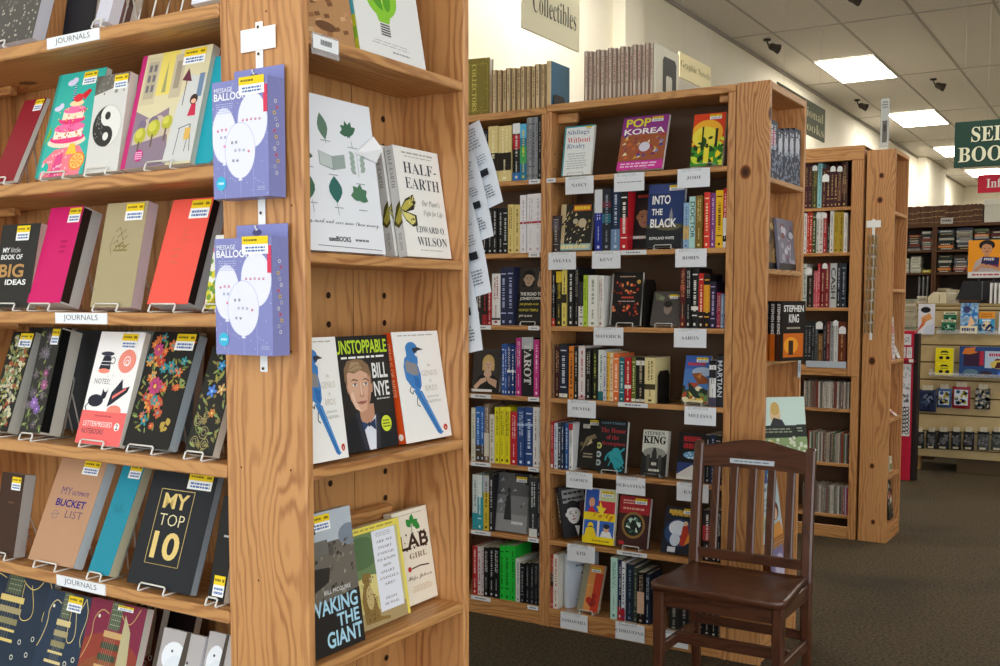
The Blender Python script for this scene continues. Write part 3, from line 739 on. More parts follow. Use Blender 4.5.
# --- first shelf
J('dark red softcover journal at the left end of the first full shelf', (-9, 180), (13, 179), (25, 105), 1, t=.012, cover='#8e1a2a', paper='#e6e3d8', sticker=(.62, .86, .03, .03), el='dark red softcover journal')
def cake(d):
    d.r(0, 0, 1, 1, '#35b3a6'); d.r(0, 0, .06, 1, '#2a9488')
    d.e(.33, .9, .09, .03, '#dcd4ee'); d.e(.39, .92, .06, .03, '#dcd4ee'); d.e(.16, .66, .08, .025, '#d7d3ec'); d.e(.22, .68, .05, .03, '#d7d3ec')
    d.poly([(.1, .0), (.92, .0), (.95, .18), (.8, .28), (.3, .26), (.1, .16)], '#ef7f8e')
    d.e(.5, .33, .40, .06, '#f3dcc4'); d.e(.5, .36, .36, .05, '#e8397f'); d.r(.2, .36, .8, .46, '#f7e6d8'); d.e(.5, .46, .32, .045, '#f06fa6')
    d.e(.52, .53, .27, .04, '#e8397f'); d.r(.3, .54, .74, .62, '#fbe3c8'); d.e(.52, .63, .23, .035, '#f06fa6'); d.e(.54, .69, .15, .03, '#f7d9a6'); d.e(.55, .74, .10, .04, '#e02f3c')
    d.spots(.22, .34, .8, .66, 34, .0025, '#d8202c', 4); d.spots(.22, .34, .8, .66, 26, .002, '#ffd84a', 5)
    d.r(.42, .72, .45, .88, '#2f4a8e'); d.bars(.42, .73, .45, .88, 7, '#f0f0f0', 1, .4)
    d.e(.68, .77, .05, .022, '#d21f2f'); d.e(.74, .79, .05, .022, '#d21f2f'); d.poly([(.62, .77), (.8, .79), (.69, .71)], '#d21f2f')
    d.e(.82, .13, .16, .085, '#f08a24', 24); d.e(.82, .13, .13, .068, '#fbd48c', 24)
    for k in range(8):
        g = k*math.pi/4+.2; d.poly([(.82, .13), (.82+.12*math.cos(g-.28), .13+.062*math.sin(g-.28)), (.82+.12*math.cos(g+.28), .13+.062*math.sin(g+.28))], '#f39a33')
    d.circ(.17, .085, .013, '#1fb5a6'); d.poly([(.3, .0), (.36, .2), (.5, .22), (.52, .0)], '#e24c8a'); d.spots(.1, .0, .7, .25, 24, .003, '#ffc9d4', 7)
    d.poly([(.02, .3), (.14, .42), (.1, .5)], '#78b043'); d.poly([(.55, .2), (.78, .2), (.7, .3), (.6, .3)], '#f4c542')
J('teal journal picturing a pink tiered cake', (34.5, 176), (82, 173), (60, 79.5), 1, t=.014, cover='#2fa79a', spine='#1f8f84', front=cake, sticker=(.56, .86, .045, .030))
def yin(d):
    d.r(0, 0, 1, 1, '#d6d4cf'); d.poly([(0, .8), (.5, 1), (0, 1)], '#5b5750'); d.poly([(0, .8), (1, .9), (1, 1), (.2, 1)], '#6b675f'); d.spots(0, .8, 1, 1, 30, .003, '#8d887e', 3)
    R = min(d.w*.42, d.h*.3); cu, cv = .5, .47; ru, rv = R/d.w, R/d.h
    d.e(cu, cv, ru*1.03, rv*1.03, '#b9b6ae', 36); d.e(cu, cv, ru, rv, '#e4e2dc', 36)
    L = [(cu+ru*math.cos(g), cv+rv*math.sin(g)) for g in [math.pi/2+math.pi*i/24 for i in range(25)]]
    L += [(cu-ru*.5*math.cos(g)*-1*0+ru*.5*math.sin(g)*0+ru*.5*math.cos(g), cv-rv*.5+rv*.5*math.sin(g)) for g in [-math.pi/2+math.pi*i/12 for i in range(13)]]
    L2 = [(cu-ru*.5*math.cos(g), cv+rv*.5-rv*.5*math.sin(g)) for g in [math.pi/2-math.pi*i/12 for i in range(13)]]
    d.poly(L+L2, '#2e2d2c'); d.e(cu, cv+rv*.5, ru*.2, rv*.2, '#2e2d2c'); d.e(cu, cv-rv*.5, ru*.2, rv*.2, '#e4e2dc')
    d.spots(cu-ru*.8, cv-rv*.6, cu-ru*.3, cv+rv*.5, 26, .0016, '#8b8a86', 8)
J('grey journal with a black and white yin-yang disc', (84, 171.5), (117, 168.5), (97.6, 81), 1, t=.02, cover='#cfccc6', front=yin, sticker=(.58, .86, .042, .030))
def paris(d):
    d.r(0, 0, 1, 1, '#d9cfa8'); d.r(0, 0, .07, 1, '#c32a72'); d.poly([(.07, .5), (.3, .42), (.55, .5), (.65, .0), (.07, 0)], '#8d7a8a')
    d.r(.3, .62, .55, 1, '#e7d36b'); d.r(.09, .55, .3, .97, '#cfc3a0'); d.r(.12, .6, .27, .93, '#b6ab90')
    for i in range(3):
        for j in range(2): d.r(.14+j*.07, .66+i*.09, .18+j*.07, .72+i*.09, '#6d6a72')
    d.r(.5, .58, .66, .96, '#c4b79c'); d.r(.54, .66, .62, .9, '#9d927e'); d.poly([(.38, .64), (.41, .92), (.44, .64)], '#a4a06a')
    d.poly([(.1, .3), (.25, .42), (.45, .44), (.62, .36), (.62, .27), (.1, .2)], '#c9b8a6'); d.polys([d.ell(.2, .37, .06, .05, 12), d.ell(.36, .39, .07, .05, 12)], '#7d6c86')
    for u, v, q in ((.2, .28, .085), (.38, .33, .095), (.56, .37, .075)): d.circ(u, v, q*d.w, '#b5b43a', 14); d.r(u-.012, v-.16, u+.012, v-.05, '#6d5a4c'); d.circ(u-.02, v+.02, q*d.w*.6, '#cfca55', 12)
    d.poly([(.6, .02), (1, .02), (1, .72), (.78, .76), (.66, .5)], '#cfd0cd'); d.poly([(.66, .72), (.73, .82), (.8, .70)], '#6a2f3f'); d.r(.725, .5, .735, .72, '#57343c')
    d.r(.9, .56, .97, .76, '#6e86a4'); d.circ(.88, .54, .011, '#3a2620'); d.e(.88, .525, .035, .02, '#e8b999'); d.poly([(.83, .4), (.94, .4), (.92, .5), (.86, .5)], '#c9284a')
    d.line([(.74, .3), (.9, .33), (.88, .1)], .0016, '#3a3640'); d.line([(.76, .3), (.74, .08)], .0016, '#3a3640'); d.line([(.9, .33), (.95, .1)], .0016, '#3a3640'); d.r(.84, .2, .92, .3, '#e0b45a')
    d.circ(.24, .105, .013, '#c32a7f', 20); d.bars(.18, .07, .3, .14, 4, '#f3c6de', 2, .5)
J('Paris street scene journal with magenta spine', (120, 167.5), (190, 164.5), (144, 61.5), 1, t=.02, cover='#d9cfa8', spine='#b92468', front=paris, sticker=(.62, .89, .062, .032), eoff=.6)
J('turquoise journal peeking out beside the post on the first full shelf', (193, 164), (224, 161), (214, 61.5), 1, t=.015, dy=.012, w=.052, ez=False, cover='#1fa3b4', rounded=.01)
# --- second shelf
def big(d):
    d.t('MY', .12, .66, .3, .72, '#eef0ee', bold=.02); d.t('little', .34, .66, .58, .72, '#d0d0cc'); d.t('BOOK OF', .1, .575, .66, .635, '#eef0ee', bold=.02)
    d.t('BIG', .1, .36, .74, .52, '#b98d55', bold=.05); d.t('IDEAS', .3, .27, .84, .335, '#eef0ee', bold=.03)
J('black journal lettered MY little BOOK OF BIG IDEAS', (-10, 311), (28, 310), (3, 229), 2, t=.02, cover='#262524', paper='#b9ac9c', front=big, sticker=(.42, .8, .048, .034), el='black book of big ideas journal')
def dim(c):
    def f(d): d.bars(.56, .5, .76, .66, 3, c, 4, .45)
    return f
J('magenta notebook with black elastic band', (27, 306.5), (60, 307.5), (51.6, 217), 2, t=.05, cover='#cf1a68', back='#a5124f', paper='#d9d7d2', front=dim('#b81459'), sticker=(.62, .86, .04, .034), band='#33251f', rough=.6)
def foil(d):
    for k, (u, v) in enumerate(((.45, .72), (.5, .66), (.42, .6), (.56, .58), (.48, .55))):
        d.line([(u-.12, v), (u-.02, v+.04), (u+.03, v-.02), (u+.14, v+.02)], .0014, '#6f5f33')
    d.bars(.34, .52, .7, .6, 2, '#8a7841', 3, .4); d.line([(.3, .68), (.24, .58), (.3, .5)], .0012, '#6f5f33')
J('khaki gold journal with faint foil lettering', (90, 307.5), (131, 310), (108, 208.8), 2, t=.026, cover='#a89a76', spine='#a89a76', paper='#d4c3c4', front=foil, sticker=(.5, .87, .055, .036), rough=.38)
def coral(d): d.bars(.45, .58, .62, .72, 3, '#e0654f', 3, .4); d.bars(.3, .36, .52, .54, 3, '#e0654f', 6, .4)
J('coral red notebook with black elastic band', (147, 309.5), (187.4, 311), (174, 208.8), 2, t=.04, cover='#ee5a4c', back='#b9302c', paper='#bdbfc2', front=coral, sticker=(.55, .84, .055, .04), band='#241c1c', rough=.6)
def lem(d): d.spots(0, .0, 1, .5, 30, .008, '#d8cf3a', 4, 8); d.spots(0, .1, 1, .9, 26, .006, '#6f9a3c', 5, 6); d.spots(0, .4, 1, 1, 12, .005, '#d67a9a', 6, 6)
J('pale journal with yellow and green print beside the post', (204, 311), (230, 312), (216, 240), 2, t=.02, w=.056, dy=.01, cover='#e9e9de', front=lem)
# --- third shelf
def flo(pal, n, seed, dens=40, r=.010, gold='#9a8a3c', box=(0, 0, 1, 1)):
    def f(d):
        d.step = .000003; R = random.Random(seed)
        for k in range(dens):
            u, v = R.uniform(box[0]+.06, box[2]-.06), R.uniform(box[1]+.04, box[3]-.04); d.leaf(u, v, R.uniform(.012, .022), R.choice((gold, '#5f6f3a', '#8a9a5a')), R.uniform(0, 6.3))
        for k in range(n):
            u, v = R.uniform(box[0]+.08, box[2]-.08), R.uniform(box[1]+.05, box[3]-.05); c = R.choice(pal); d.flower(u, v, r*R.uniform(.6, 1.25), c, gold, R.choice((5, 6, 7)), R.uniform(0, 2))
            if r > .008: d.flower(u, v, r*.45, R.choice(pal), '#e8d27a', 5, R.uniform(0, 2))
    return f
J('black journal densely covered in small pale blossoms', (-15, 429), (7, 433), (14, 337.6), 3, t=.03, cover='#1a1917', paper='#cfccc0', front=flo(['#c9c7b0', '#8d9a78', '#a5442f', '#d8d4b0', '#6d7a52'], 150, 3, 110, .0055), sticker=(.5, .84, .048, .034))
J('dark journal with purple flowers', (20.4, 437.5), (39.6, 443), (43.4, 335.5), 3, t=.055, cover='#2b2927', spine='#2b2927', paper='#d8d3c6', front=lambda d: (flo(['#5d5560', '#6a606c'], 20, 11, 44, .010, '#565a4a')(d), d.flower(.4, .28, .013, '#8f6bb0', '#c9a8e0', 8), d.flower(.6, .22, .011, '#7a5aa0', '#c9a8e0', 8),
     d.flower(.72, .45, .012, '#9a5a80', '#d89ab8', 8), d.flower(.68, .56, .010, '#84486c', '#d89ab8', 7), d.flower(.5, .74, .012, '#6a646c', '#8d8790', 8)), sticker=(.72, .86, .026, .036), band='#0f0f0f')
def notes(d):
    d.r(0, 0, 1, .29, '#ee6a68'); d.poly([(.14, .66), (.4, .66), (.36, .78), (.2, .78)], '#1e2230'); d.e(.27, .8, .15, .02, '#343848'); d.ring(.42, .74, .008, .002, '#1e2230'); d.e(.27, .645, .13, .022, '#f08d78')
    d.line([(.16, .73), (.38, .73)], .0015, '#e9eaee'); d.line([(.17, .70), (.37, .70)], .0012, '#e9eaee')
    d.e(.74, .74, .19, .105, '#ee8f7e', 26); d.ring(.74, .74, .011, .002, '#f7f4f2', 20); d.ring(.75, .73, .006, .0018, '#f7f4f2', 16)
    d.t('NOTES!', .12, .53, .46, .575, '#30343f', bold=-.01)
    d.poly([(.52, .33), (.56, .46), (.74, .58), (.78, .5), (.93, .52), (.9, .47), (.62, .36)], '#1e2230'); d.poly([(.6, .4), (.86, .49), (.86, .51), (.6, .43)], '#ee7a72')
    d.e(.24, .38, .17, .055, '#1e2230'); d.circ(.4, .43, .008, '#1e2230'); d.poly([(.35, .45), (.36, .49), (.4, .455)], '#1e2230'); d.poly([(.43, .455), (.47, .49), (.46, .44)], '#1e2230'); d.line([(.1, .36), (.04, .32), (.08, .29)], .0025, '#1e2230')
    d.e(.7, .30, .16, .05, '#ef8a78'); d.r(0, 0, 1, .285, '#ee6a68'); d.spots(.1, .42, .9, .62, 40, .0008, '#9a9aa4', 2)
    d.t('LETTERPRESSED', .09, .155, .74, .20, '#f6efe9', bold=.0); d.t('NOTEBOOKS', .09, .09, .58, .135, '#2a2c38'); d.circ(.85, .165, .0085, '#f6efe9'); d.t('2', .825, .14, .875, .19, '#2a2c38', bold=.04); d.bars(.3, .235, .7, .262, 1, '#c94c50', 3)
J('white and coral letterpressed notebook set with cat and teacup', (74.8, 441.5), (119, 448), (102, 335.5), 3, t=.014, cover='#f4f2f0', front=notes, sticker=(.52, .87, .05, .034), el='white and coral notebook set')
J('wide black journal with orange blossoms and a gold butterfly', (122.5, 447), (168.5, 456), (154.5, 337.6), 3, t=.024, cover='#1b1a19', paper='#aebcc4', rounded=.008, dy=.004,
  front=lambda d: (flo(['#c9553a', '#d8743c', '#2f8f96', '#b8432f', '#d89a4a'], 48, 21, 90, .0105, '#9a8a3c', (0, .1, 1, 1))(d), d.poly([(.5, .0), (1, .0), (1, .45), (.75, .5), (.62, .2)], '#1b1a19'), d.flower(.36, .52, .019, '#c0487a', '#e0b04a', 9), d.flower(.22, .84, .014, '#c0487a', '#e0b04a', 8),
   d.leaf(.74, .2, .018, '#b79a45', .9, .8), d.leaf(.84, .23, .018, '#b79a45', 2.0, .8), d.leaf(.76, .16, .012, '#b79a45', -.4, .8), d.leaf(.82, .17, .012, '#b79a45', 3.4, .8)), sticker=(.55, .86, .056, .036), el='wide black blossom journal')
def blueflo(d):
    flo(['#4a4a3a', '#8a7a4a'], 14, 5, 46, .006, '#8a8048')(d)
    for u, v, q in ((.2, .3, .011), (.5, .2, .013), (.25, .12, .010), (.62, .1, .011), (.45, .36, .008)): d.ring(u, v, q, .0014, '#a2966a', 16); d.ring(u, v, q*.55, .0012, '#a2966a', 12)
    d.flower(.4, .58, .013, '#4f7fd0', '#9ac0f0', 5); d.flower(.52, .82, .011, '#2f8fc0', '#9ac0f0', 5); d.flower(.72, .6, .012, '#c9a06a', '#e8d08a', 5); d.flower(.6, .38, .009, '#c9803c', '#e8d08a', 6); d.leaf(.6, .74, .02, '#a09a4a', 1, .3); d.leaf(.45, .7, .02, '#a09a4a', 2, .3)
J('dark journal with blue flowers and swirls beside the post', (184, 460), (222, 467), (213, 352), 3, t=.02, w=.079, cover='#23221f', front=blueflo)
J('black journal standing at the back of the third shelf, left', (20, 420), (62, 424), (33, 330), 3, t=.02, dy=.14, ez=False, tilt=8, cover='#202022')
J('slate grey journal standing at the back of the third shelf', (66, 424), (118, 430), (80, 333), 3, t=.02, dy=.14, ez=False, tilt=8, cover='#3d4146')
J('pale blue-grey journal standing at the back of the third shelf', (124, 431), (190, 440), (140, 334), 3, t=.02, dy=.14, ez=False, tilt=8, cover='#9fb0b8')
# --- fourth shelf
J('brown leather journal at the left end of the fourth shelf', (-9, 552), (13, 556), (3, 476), 4, t=.03, cover='#3d261b', back='#5a4a42', paper='#b7b0aa', front=lambda d: d.bars(.45, .62, .7, .67, 1, '#6a4a38', 2), sticker=(.5, .8, .034, .03), rough=.5)
def bucket(d):
    d.t('MY', .24, .64, .46, .715, '#5a3f7a', bold=-.01); d.t('ULTIMATE', .48, .645, .84, .685, '#4a2f7a'); d.t('BUCKET', .2, .53, .84, .60, '#2f1f7a', bold=.04); d.t('LIST', .48, .43, .84, .50, '#5a4468', bold=-.01); d.ring(.26, .445, .0095, .001, '#6a5a7a'); d.line([(.16, .44), (.36, .46)], .001, '#6a5a7a')
J('tan journal lettered MY ULTIMATE BUCKET LIST', (27.6, 557), (73, 569.5), (63, 462.3), 4, t=.026, cover='#b98f6f', paper='#cdd6dc', front=bucket, sticker=(.54, .88, .055, .032), rounded=.006, rough=.6, el='tan bucket list journal')
J('teal leather journal with embossed script', (87.6, 570), (108.7, 579.7), (125, 467.8), 4, t=.024, cover='#1f8ba0', back='#146a7c', paper='#cfc9a8', front=lambda d: d.curve([(.25, .55), (.33, .62), (.36, .52), (.44, .58), (.5, .53), (.56, .66), (.6, .54), (.7, .57), (.78, .56)], .0014, '#2b7484'), sticker=(.5, .86, .038, .032), rounded=.006)
def top10(d):
    g = '#e2c67c'
    d.line([(.2, .19), (.72, .19), (.72, .82), (.2, .82), (.2, .19), (.72, .19)], .0013, g)
    d.t('MY', .27, .66, .66, .79, g, bold=.04); d.t('TOP', .27, .515, .66, .615, '#e9dcae', bold=-.012); d.t('10', .25, .235, .67, .465, g, bold=.05)
J('black journal lettered MY TOP 10 in gold', (126.5, 584.6), (190, 598), (155.7, 471), 4, t=.018, cover='#1c2026', paper='#9aa4ac', front=top10, sticker=(.58, .86, .07, .034), rounded=.004)
J('black textured journal beside the post on the fourth shelf', (207, 601.5), (236, 608), (224, 500), 4, t=.02, w=.045, cover='#1b1b1c', front=lambda d: d.bars(.4, .6, .9, .64, 1, '#b8b8b8', 2), sticker=(.3, .05, .03, .04))
# --- fifth shelf
def guitar(bodyc, gold, dk=None, white=None):
    def f(d):
        if dk: d.e(.45, .2, .75, .5, dk, 28); d.e(.45, .12, .55, .36, '#8a4a2c', 28)
        d.curve([(.9, .98), (.78, .80), (.62, .86), (.56, .95)], .0022, gold); d.curve([(-.1, .3), (.05, .45), (.14, .66), (.1, .8), (.22, .92), (.36, .88)], .0022, gold)
        if dk is None: d.curve([(.72, .86), (.84, .55), (.62, .48), (.62, .86)], .002, gold); d.curve([(.9, .98), (1.02, .82), (.92, .58), (.98, .5)], .002, gold)
        d.r(.40, .74, .60, 1.0, '#4d5a44'); d.bars(.40, .76, .60, 1.0, 5, '#aab39a', 1, .12)
        d.r(.34, .66, .66, .72, gold); d.r(.33, .55, .65, .61, '#a89a70' if dk is None else '#3a4632'); d.r(.31, .44, .63, .50, '#8a845c' if dk is None else '#3a4632')
        d.r(.28, .37, .62, .395, gold); d.r(.24, .27, .62, .30, gold)
        for k in range(6): d.line([(.40+.035*k, 1), (.36+.035*k, .28)], .0005, '#b9b49a')
        if dk: d.poly([(.66, .9), (.8, .75), (.86, .4), (.66, .34)], '#b7ad86')
        for u, v in ((.72, .30), (.88, .36), (.66, .14), (.84, .2)): d.ring(u, v, .006, .0018, '#e4e2d4', 12)
        d.circ(.2, .84, .004, '#e8e4d0', 10)
    return f
GZ = JZ[5]
def JG(label, xl, xr, yref, t=.02, dy=0, h=.235, **kw):
    a = on(xl, yref, 1, JY+dy+.06); c = on(xr, yref, 1, JY+dy+.06); c.x = min(c.x, XP-.026); zz = GZ+.004+t*.3
    o = book(label, c.x-a.x, h, t, T=place(a.x, JY+dy, zz, 0, 17), cat='journal', name='journal', group=G, **kw)
    o_geo[o.name] = (c.x-a.x, h, t, o.matrix_world.copy(), GZ); return o
JG('navy journal with large gold-outlined guitar, at the far left bottom', -16, 55, 625, cover='#1f3044', front=guitar('#1f3044', '#e0c878'), dy=.017)
JG('smaller navy guitar journal, overlapped by the maroon one', 50, 92, 635, cover='#22344a', front=guitar('#22344a', '#d8c48a'), dy=-.008, h=.215, sticker=(.5, .84, .05, .034))
JG('maroon journal with sunburst guitar and magenta spine', 92, 146, 630, cover='#7d2440', spine='#c22a68', front=guitar('#7d2440', '#c9a26a', '#8e3a2c'), dy=-.016, h=.222, sticker=(.5, .96, .05, .01))
def strat(d):
    d.e(.35, .72, .28, .16, '#e9edf2', 20); d.e(.45, .45, .36, .3, '#dfe5ec', 24); d.poly([(.5, .6), (.56, 1.0), (.66, 1.0), (.66, .55)], '#4a4038'); d.poly([(.46, .58), (.7, .62), (.74, .4), (.5, .3)], '#7a5238')
    for u, v in ((.3, .78), (.26, .6), (.7, .7), (.34, .5)): d.circ(u, v, .003, '#3a3f46', 8)
for k, (xl, xr, yy, dy) in enumerate(((166, 207, 640, -.01), (210, 240, 640, -.005))):
    JG(('pale grey notebook with a white guitar, near the maroon guitar journal', 'pale grey notebook with a white guitar, beside the post')[k], xl, xr, yy, t=.012, dy=dy, h=.195-k*-.012, cover='#b3aead', paper='#e6e6ea', front=strat)
JG('dark brown sunburst guitar journal at the back of the bottom shelf', 140, 166, 640, cover='#3f2019', dy=.08, h=.23, front=guitar('#3f2019', '#7a5a3a', '#5a3020'))
JG('black guitar notebook at the back beside the white guitar notebooks', 168, 200, 620, cover='#1b0f12', dy=.128, h=.2)

# ================================================================ end bookcase books, facing +x
XE = XA-.030
GE = 'science books on the near end bookcase'
def E(label, bl, br, tl, i, dx=0, **kw):
    kw.setdefault('group', GE); kw.setdefault('lim', (8, 24))
    return face_book(label, bl, br, tl, 0, XE-dx, EZ[i], face='+x', lo=YF+.0245, hi=YB-.024, **kw)
def desert(d):
    d.r(0, 0, 1, 1, '#b98b5e'); R = random.Random(4)
    for k in range(40): u, v = R.uniform(0, 1), R.uniform(0, .5); d.poly([(u, v), (u+.1, v+.02), (u+.08, v+.05), (u-.02, v+.03)], R.choice(('#9a6a42', '#d3aa7c', '#7d5334', '#c49466')))
    d.e(.45, .12, .2, .04, '#6d4a30'); d.r(0, .6, 1, 1, '#7d8fa4')
E('sandy desert-cover book on the highest visible shelf, left', (303, 33), (356, 44), (300, -90), 0, t=.02, h=.235, tilt=10, lift=.001, cover='#b98b5e', front=desert)
def bulb(d):
    d.e(.42, .55, .24, .20, '#8fcb3a', 26); d.poly([(.28, .45), (.56, .45), (.5, .31), (.35, .31)], '#8fcb3a'); d.e(.38, .58, .10, .13, '#c6e86a', 18); d.e(.5, .52, .06, .10, '#5fa52c', 16)
    d.leaf(.44, .62, .05, '#d9f08a', 1.0, .5); d.leaf(.36, .5, .05, '#5aa030', 2.2, .5)
    for k in range(5): d.r(.36, .285-k*.022, .5, .298-k*.022, '#4a4c46')
    d.bars(.2, .10, .8, .15, 2, '#b9bbb6', 3, .3); d.bars(.46, .055, .8, .08, 1, '#9a9c98', 5, .5)
E('white book with a green lightbulb cover and yellow spine', (360, 44), (426, 63), (352, -90), 0, t=.03, h=.235, tilt=10, dx=.003, cover='#e9e9e6', spine='#d8d43a', front=bulb, spinef=lambda d: (d.r(0, .3, 1, .5, '#5fb8c8'), d.r(0, .1, 1, .2, '#9ac63a')))
# price tag holder on the shelf edge
q0 = on(311, 24, 0, XA); q1 = on(337, 34, 0, XA)
r = thing('price_tag_holder', 'clear price tag holder with a barcode on the highest visible shelf edge', 'tag holder', Vector((XA, q0.y, EZ[0]-.02)))
b = MB(); Wd = q1.y-q0.y; b.box(.0005, 0, -.016, .002, Wd*1.05, .022, CLEAR); b.box(-.012, 0, .0205, .002, Wd*1.05, .0215, CLEAR); b.build('holder', r)
b = MB(); b.box(.0025, .002, -.006, .003, Wd, .018, '#eef0f0'); d = D(b, (.003, .002, -.006), (0, 1, 0), (0, 0, 1), Wd-.002, .024)
for k in range(14): d.r(.28+k*.032, .35, .28+k*.032+(.012, .02)[k % 2], .75, '#22252a')
b.build('price_card', r)
# white placard with printed leaves
def leaves(d):
    d.r(0, 0, 1, 1, '#e9ecf1'); g1, g2, g3 = '#5f7d6a', '#3f6a52', '#2f5a48'
    def stem(u, v, q, c): d.line([(u, v-q*.5/d.h), (u+.01, v-q*.95/d.h)], .001, c)
    d.leaf(.40, .80, .052, g1, 1.75, .55); stem(.41, .80, .034, g1)
    for a in (0, .7, 1.4, -.7, -1.4): d.leaf(.70+.035*math.cos(1.9+a*.9), .79+.022*math.sin(1.9+a*.9), .036, g2, 1.9+a, .45)
    stem(.72, .79, .03, g2)
    for a in (0, .8, 1.6, -.8, -1.6): d.leaf(.16+.03*math.cos(1.5+a), .6+.02*math.sin(1.5+a), .032, g3, 1.5+a, .5)
    d.poly([(.32, .64), (.47, .615), (.62, .64), (.62, .55), (.47, .525), (.32, .55)], '#9aa8a4'); d.poly([(.33, .635), (.47, .61), (.47, .535), (.33, .555)], '#c3ccc9'); d.line([(.47, .615), (.47, .53)], .001, '#6d7a78')
    for k in range(7): d.leaf(.77+(.06 if k % 2 else -.06), .54+k*.018, .02, '#9fb0a6', (.6 if k % 2 else 2.5), .6)
    d.line([(.77, .5), (.77, .66)], .001, '#8a9c92')
    d.leaf(.17, .4, .050, g2, 1.5, .7); stem(.19, .4, .050, g2)
    d.leaf(.47, .40, .052, '#2a6a62', 1.6, .75); stem(.47, .40, .052, '#2a6a62')
    for a in (0, .9, 1.8, -.9, -1.8): d.leaf(.75+.035*math.cos(1.4+a), .38+.02*math.sin(1.4+a), .036, '#4a7a5a', 1.4+a, .6)
    for u, v in ((.41, .71), (.73, .695), (.2, .525), (.47, .495), (.78, .46), (.2, .3), (.49, .285), (.77, .285)): d.bars(u-.06, v-.006, u+.06, v+.004, 1, '#8a9096', int(u*90), .6)
    d.t('Buy, used and save more than money.', .06, .165, .95, .205, '#3a4046', 'script', -.008)
    d.t('usedBOOKS', .33, .065, .58, .098, '#2a3036', bold=.03); d.bars(.62, .07, .82, .092, 1, '#7a8288', 4, .6); d.line([(.2, .035), (.95, .025)], .0012, '#5a6066')
ld = E('large white placard printed with green leaves', (300, 249), (386, 254), (297, 89), 1, t=.012, cat='placard', name='placard', dx=.004, cover='#e9ecf1', front=leaves, lim=(8, 20))
w, h, t, T, z = o_geo[ld.name]
b = MB(); b.add([(w*.74, -.004, h*.66), (w*1.0, -.022, h*.70), (w*1.0, -.003, h*.80), (w*1.0, -.003, h*.62)], [[0, 3, 1], [0, 1, 2]], '#f6f7f8'); b.build('folded_corner', ld)
# three copies of the white butterfly book
def half(d):
    k = '#3a4048'
    d.bars(.15, .935, .92, .965, 1, '#a9a9a0', 2, .5); d.bars(.2, .91, .85, .925, 1, '#a9a9a0', 3, .5)
    d.t('HALF-', .17, .765, .90, .865, k, 'serif', -.022); d.t('EARTH', .17, .625, .93, .725, k, 'serif', -.022)
    y1, y2, bk = '#b8ac4a', '#d8cf7a', '#2c2a1c'
    d.poly([(-.02, .42), (.12, .52), (.3, .57), (.34, .5), (.28, .43), (.1, .4)], bk); d.poly([(0, .425), (.12, .5), (.24, .53), (.26, .47), (.1, .41)], y1)
    d.poly([(-.02, .41), (.16, .4), (.32, .38), (.32, .29), (.22, .27), (.08, .32)], bk); d.poly([(.0, .405), (.16, .39), (.28, .37), (.28, .31), (.2, .29), (.08, .335)], y2)
    d.spots(.2, .46, .32, .55, 10, .0025, y2, 5); d.spots(.2, .28, .31, .36, 7, .0022, bk, 6)
    d.t('Our Planet\u2019s', .48, .475, .88, .53, '#8f918a', 'italic', -.02); d.t('Fight for Life', .48, .375, .92, .435, '#8f918a', 'italic', -.02)
    d.t('EDWARD O.', .27, .225, .92, .285, k, 'serif', -.022); d.t('WILSON', .27, .105, .93, .185, k, 'serif', -.02); d.bars(.3, .055, .9, .075, 1, '#b9b9b0', 7, .5)
def halfsp(d):
    d.t('HALF-EARTH', .3, .62, .72, .96, '#8a8a88', 'serif', -.02, down=True); d.poly([(0, .3), (.5, .45), (1, .5), (1, .3), (.5, .26)], '#5a5426'); d.poly([(.2, .33), (1, .46), (1, .33), (.5, .29)], '#b8ac4a'); d.t('WILSON', .3, .06, .7, .22, '#9a9a98', 'serif', -.02, down=True)
HW = None
for k, (bl, br, tl) in enumerate((((407.4, 256), (458.3, 260), (392, 147.2)),)*3):
    a, w_h, h_h, tlt, _ = face_px(bl, br, tl, 0, XE, EZ[1], '+x', None, (6, 13)); w_h = min(w_h, YB-.025-a.y)
    t_ = .022; o = book(('white book with green butterfly titled HALF-EARTH, front copy', 'white butterfly book directly behind the front HALF-EARTH copy', 'rearmost of the three white butterfly books')[k], w_h, h_h, t_, '#eceae4', T=place(XE-k*(t_+.0035), a.y-k*.007, EZ[1]+.002+t_*math.sin(math.radians(tlt)), 90, tlt),
        spine='#dddcd8', front=half, spinef=halfsp, group='white butterfly books')
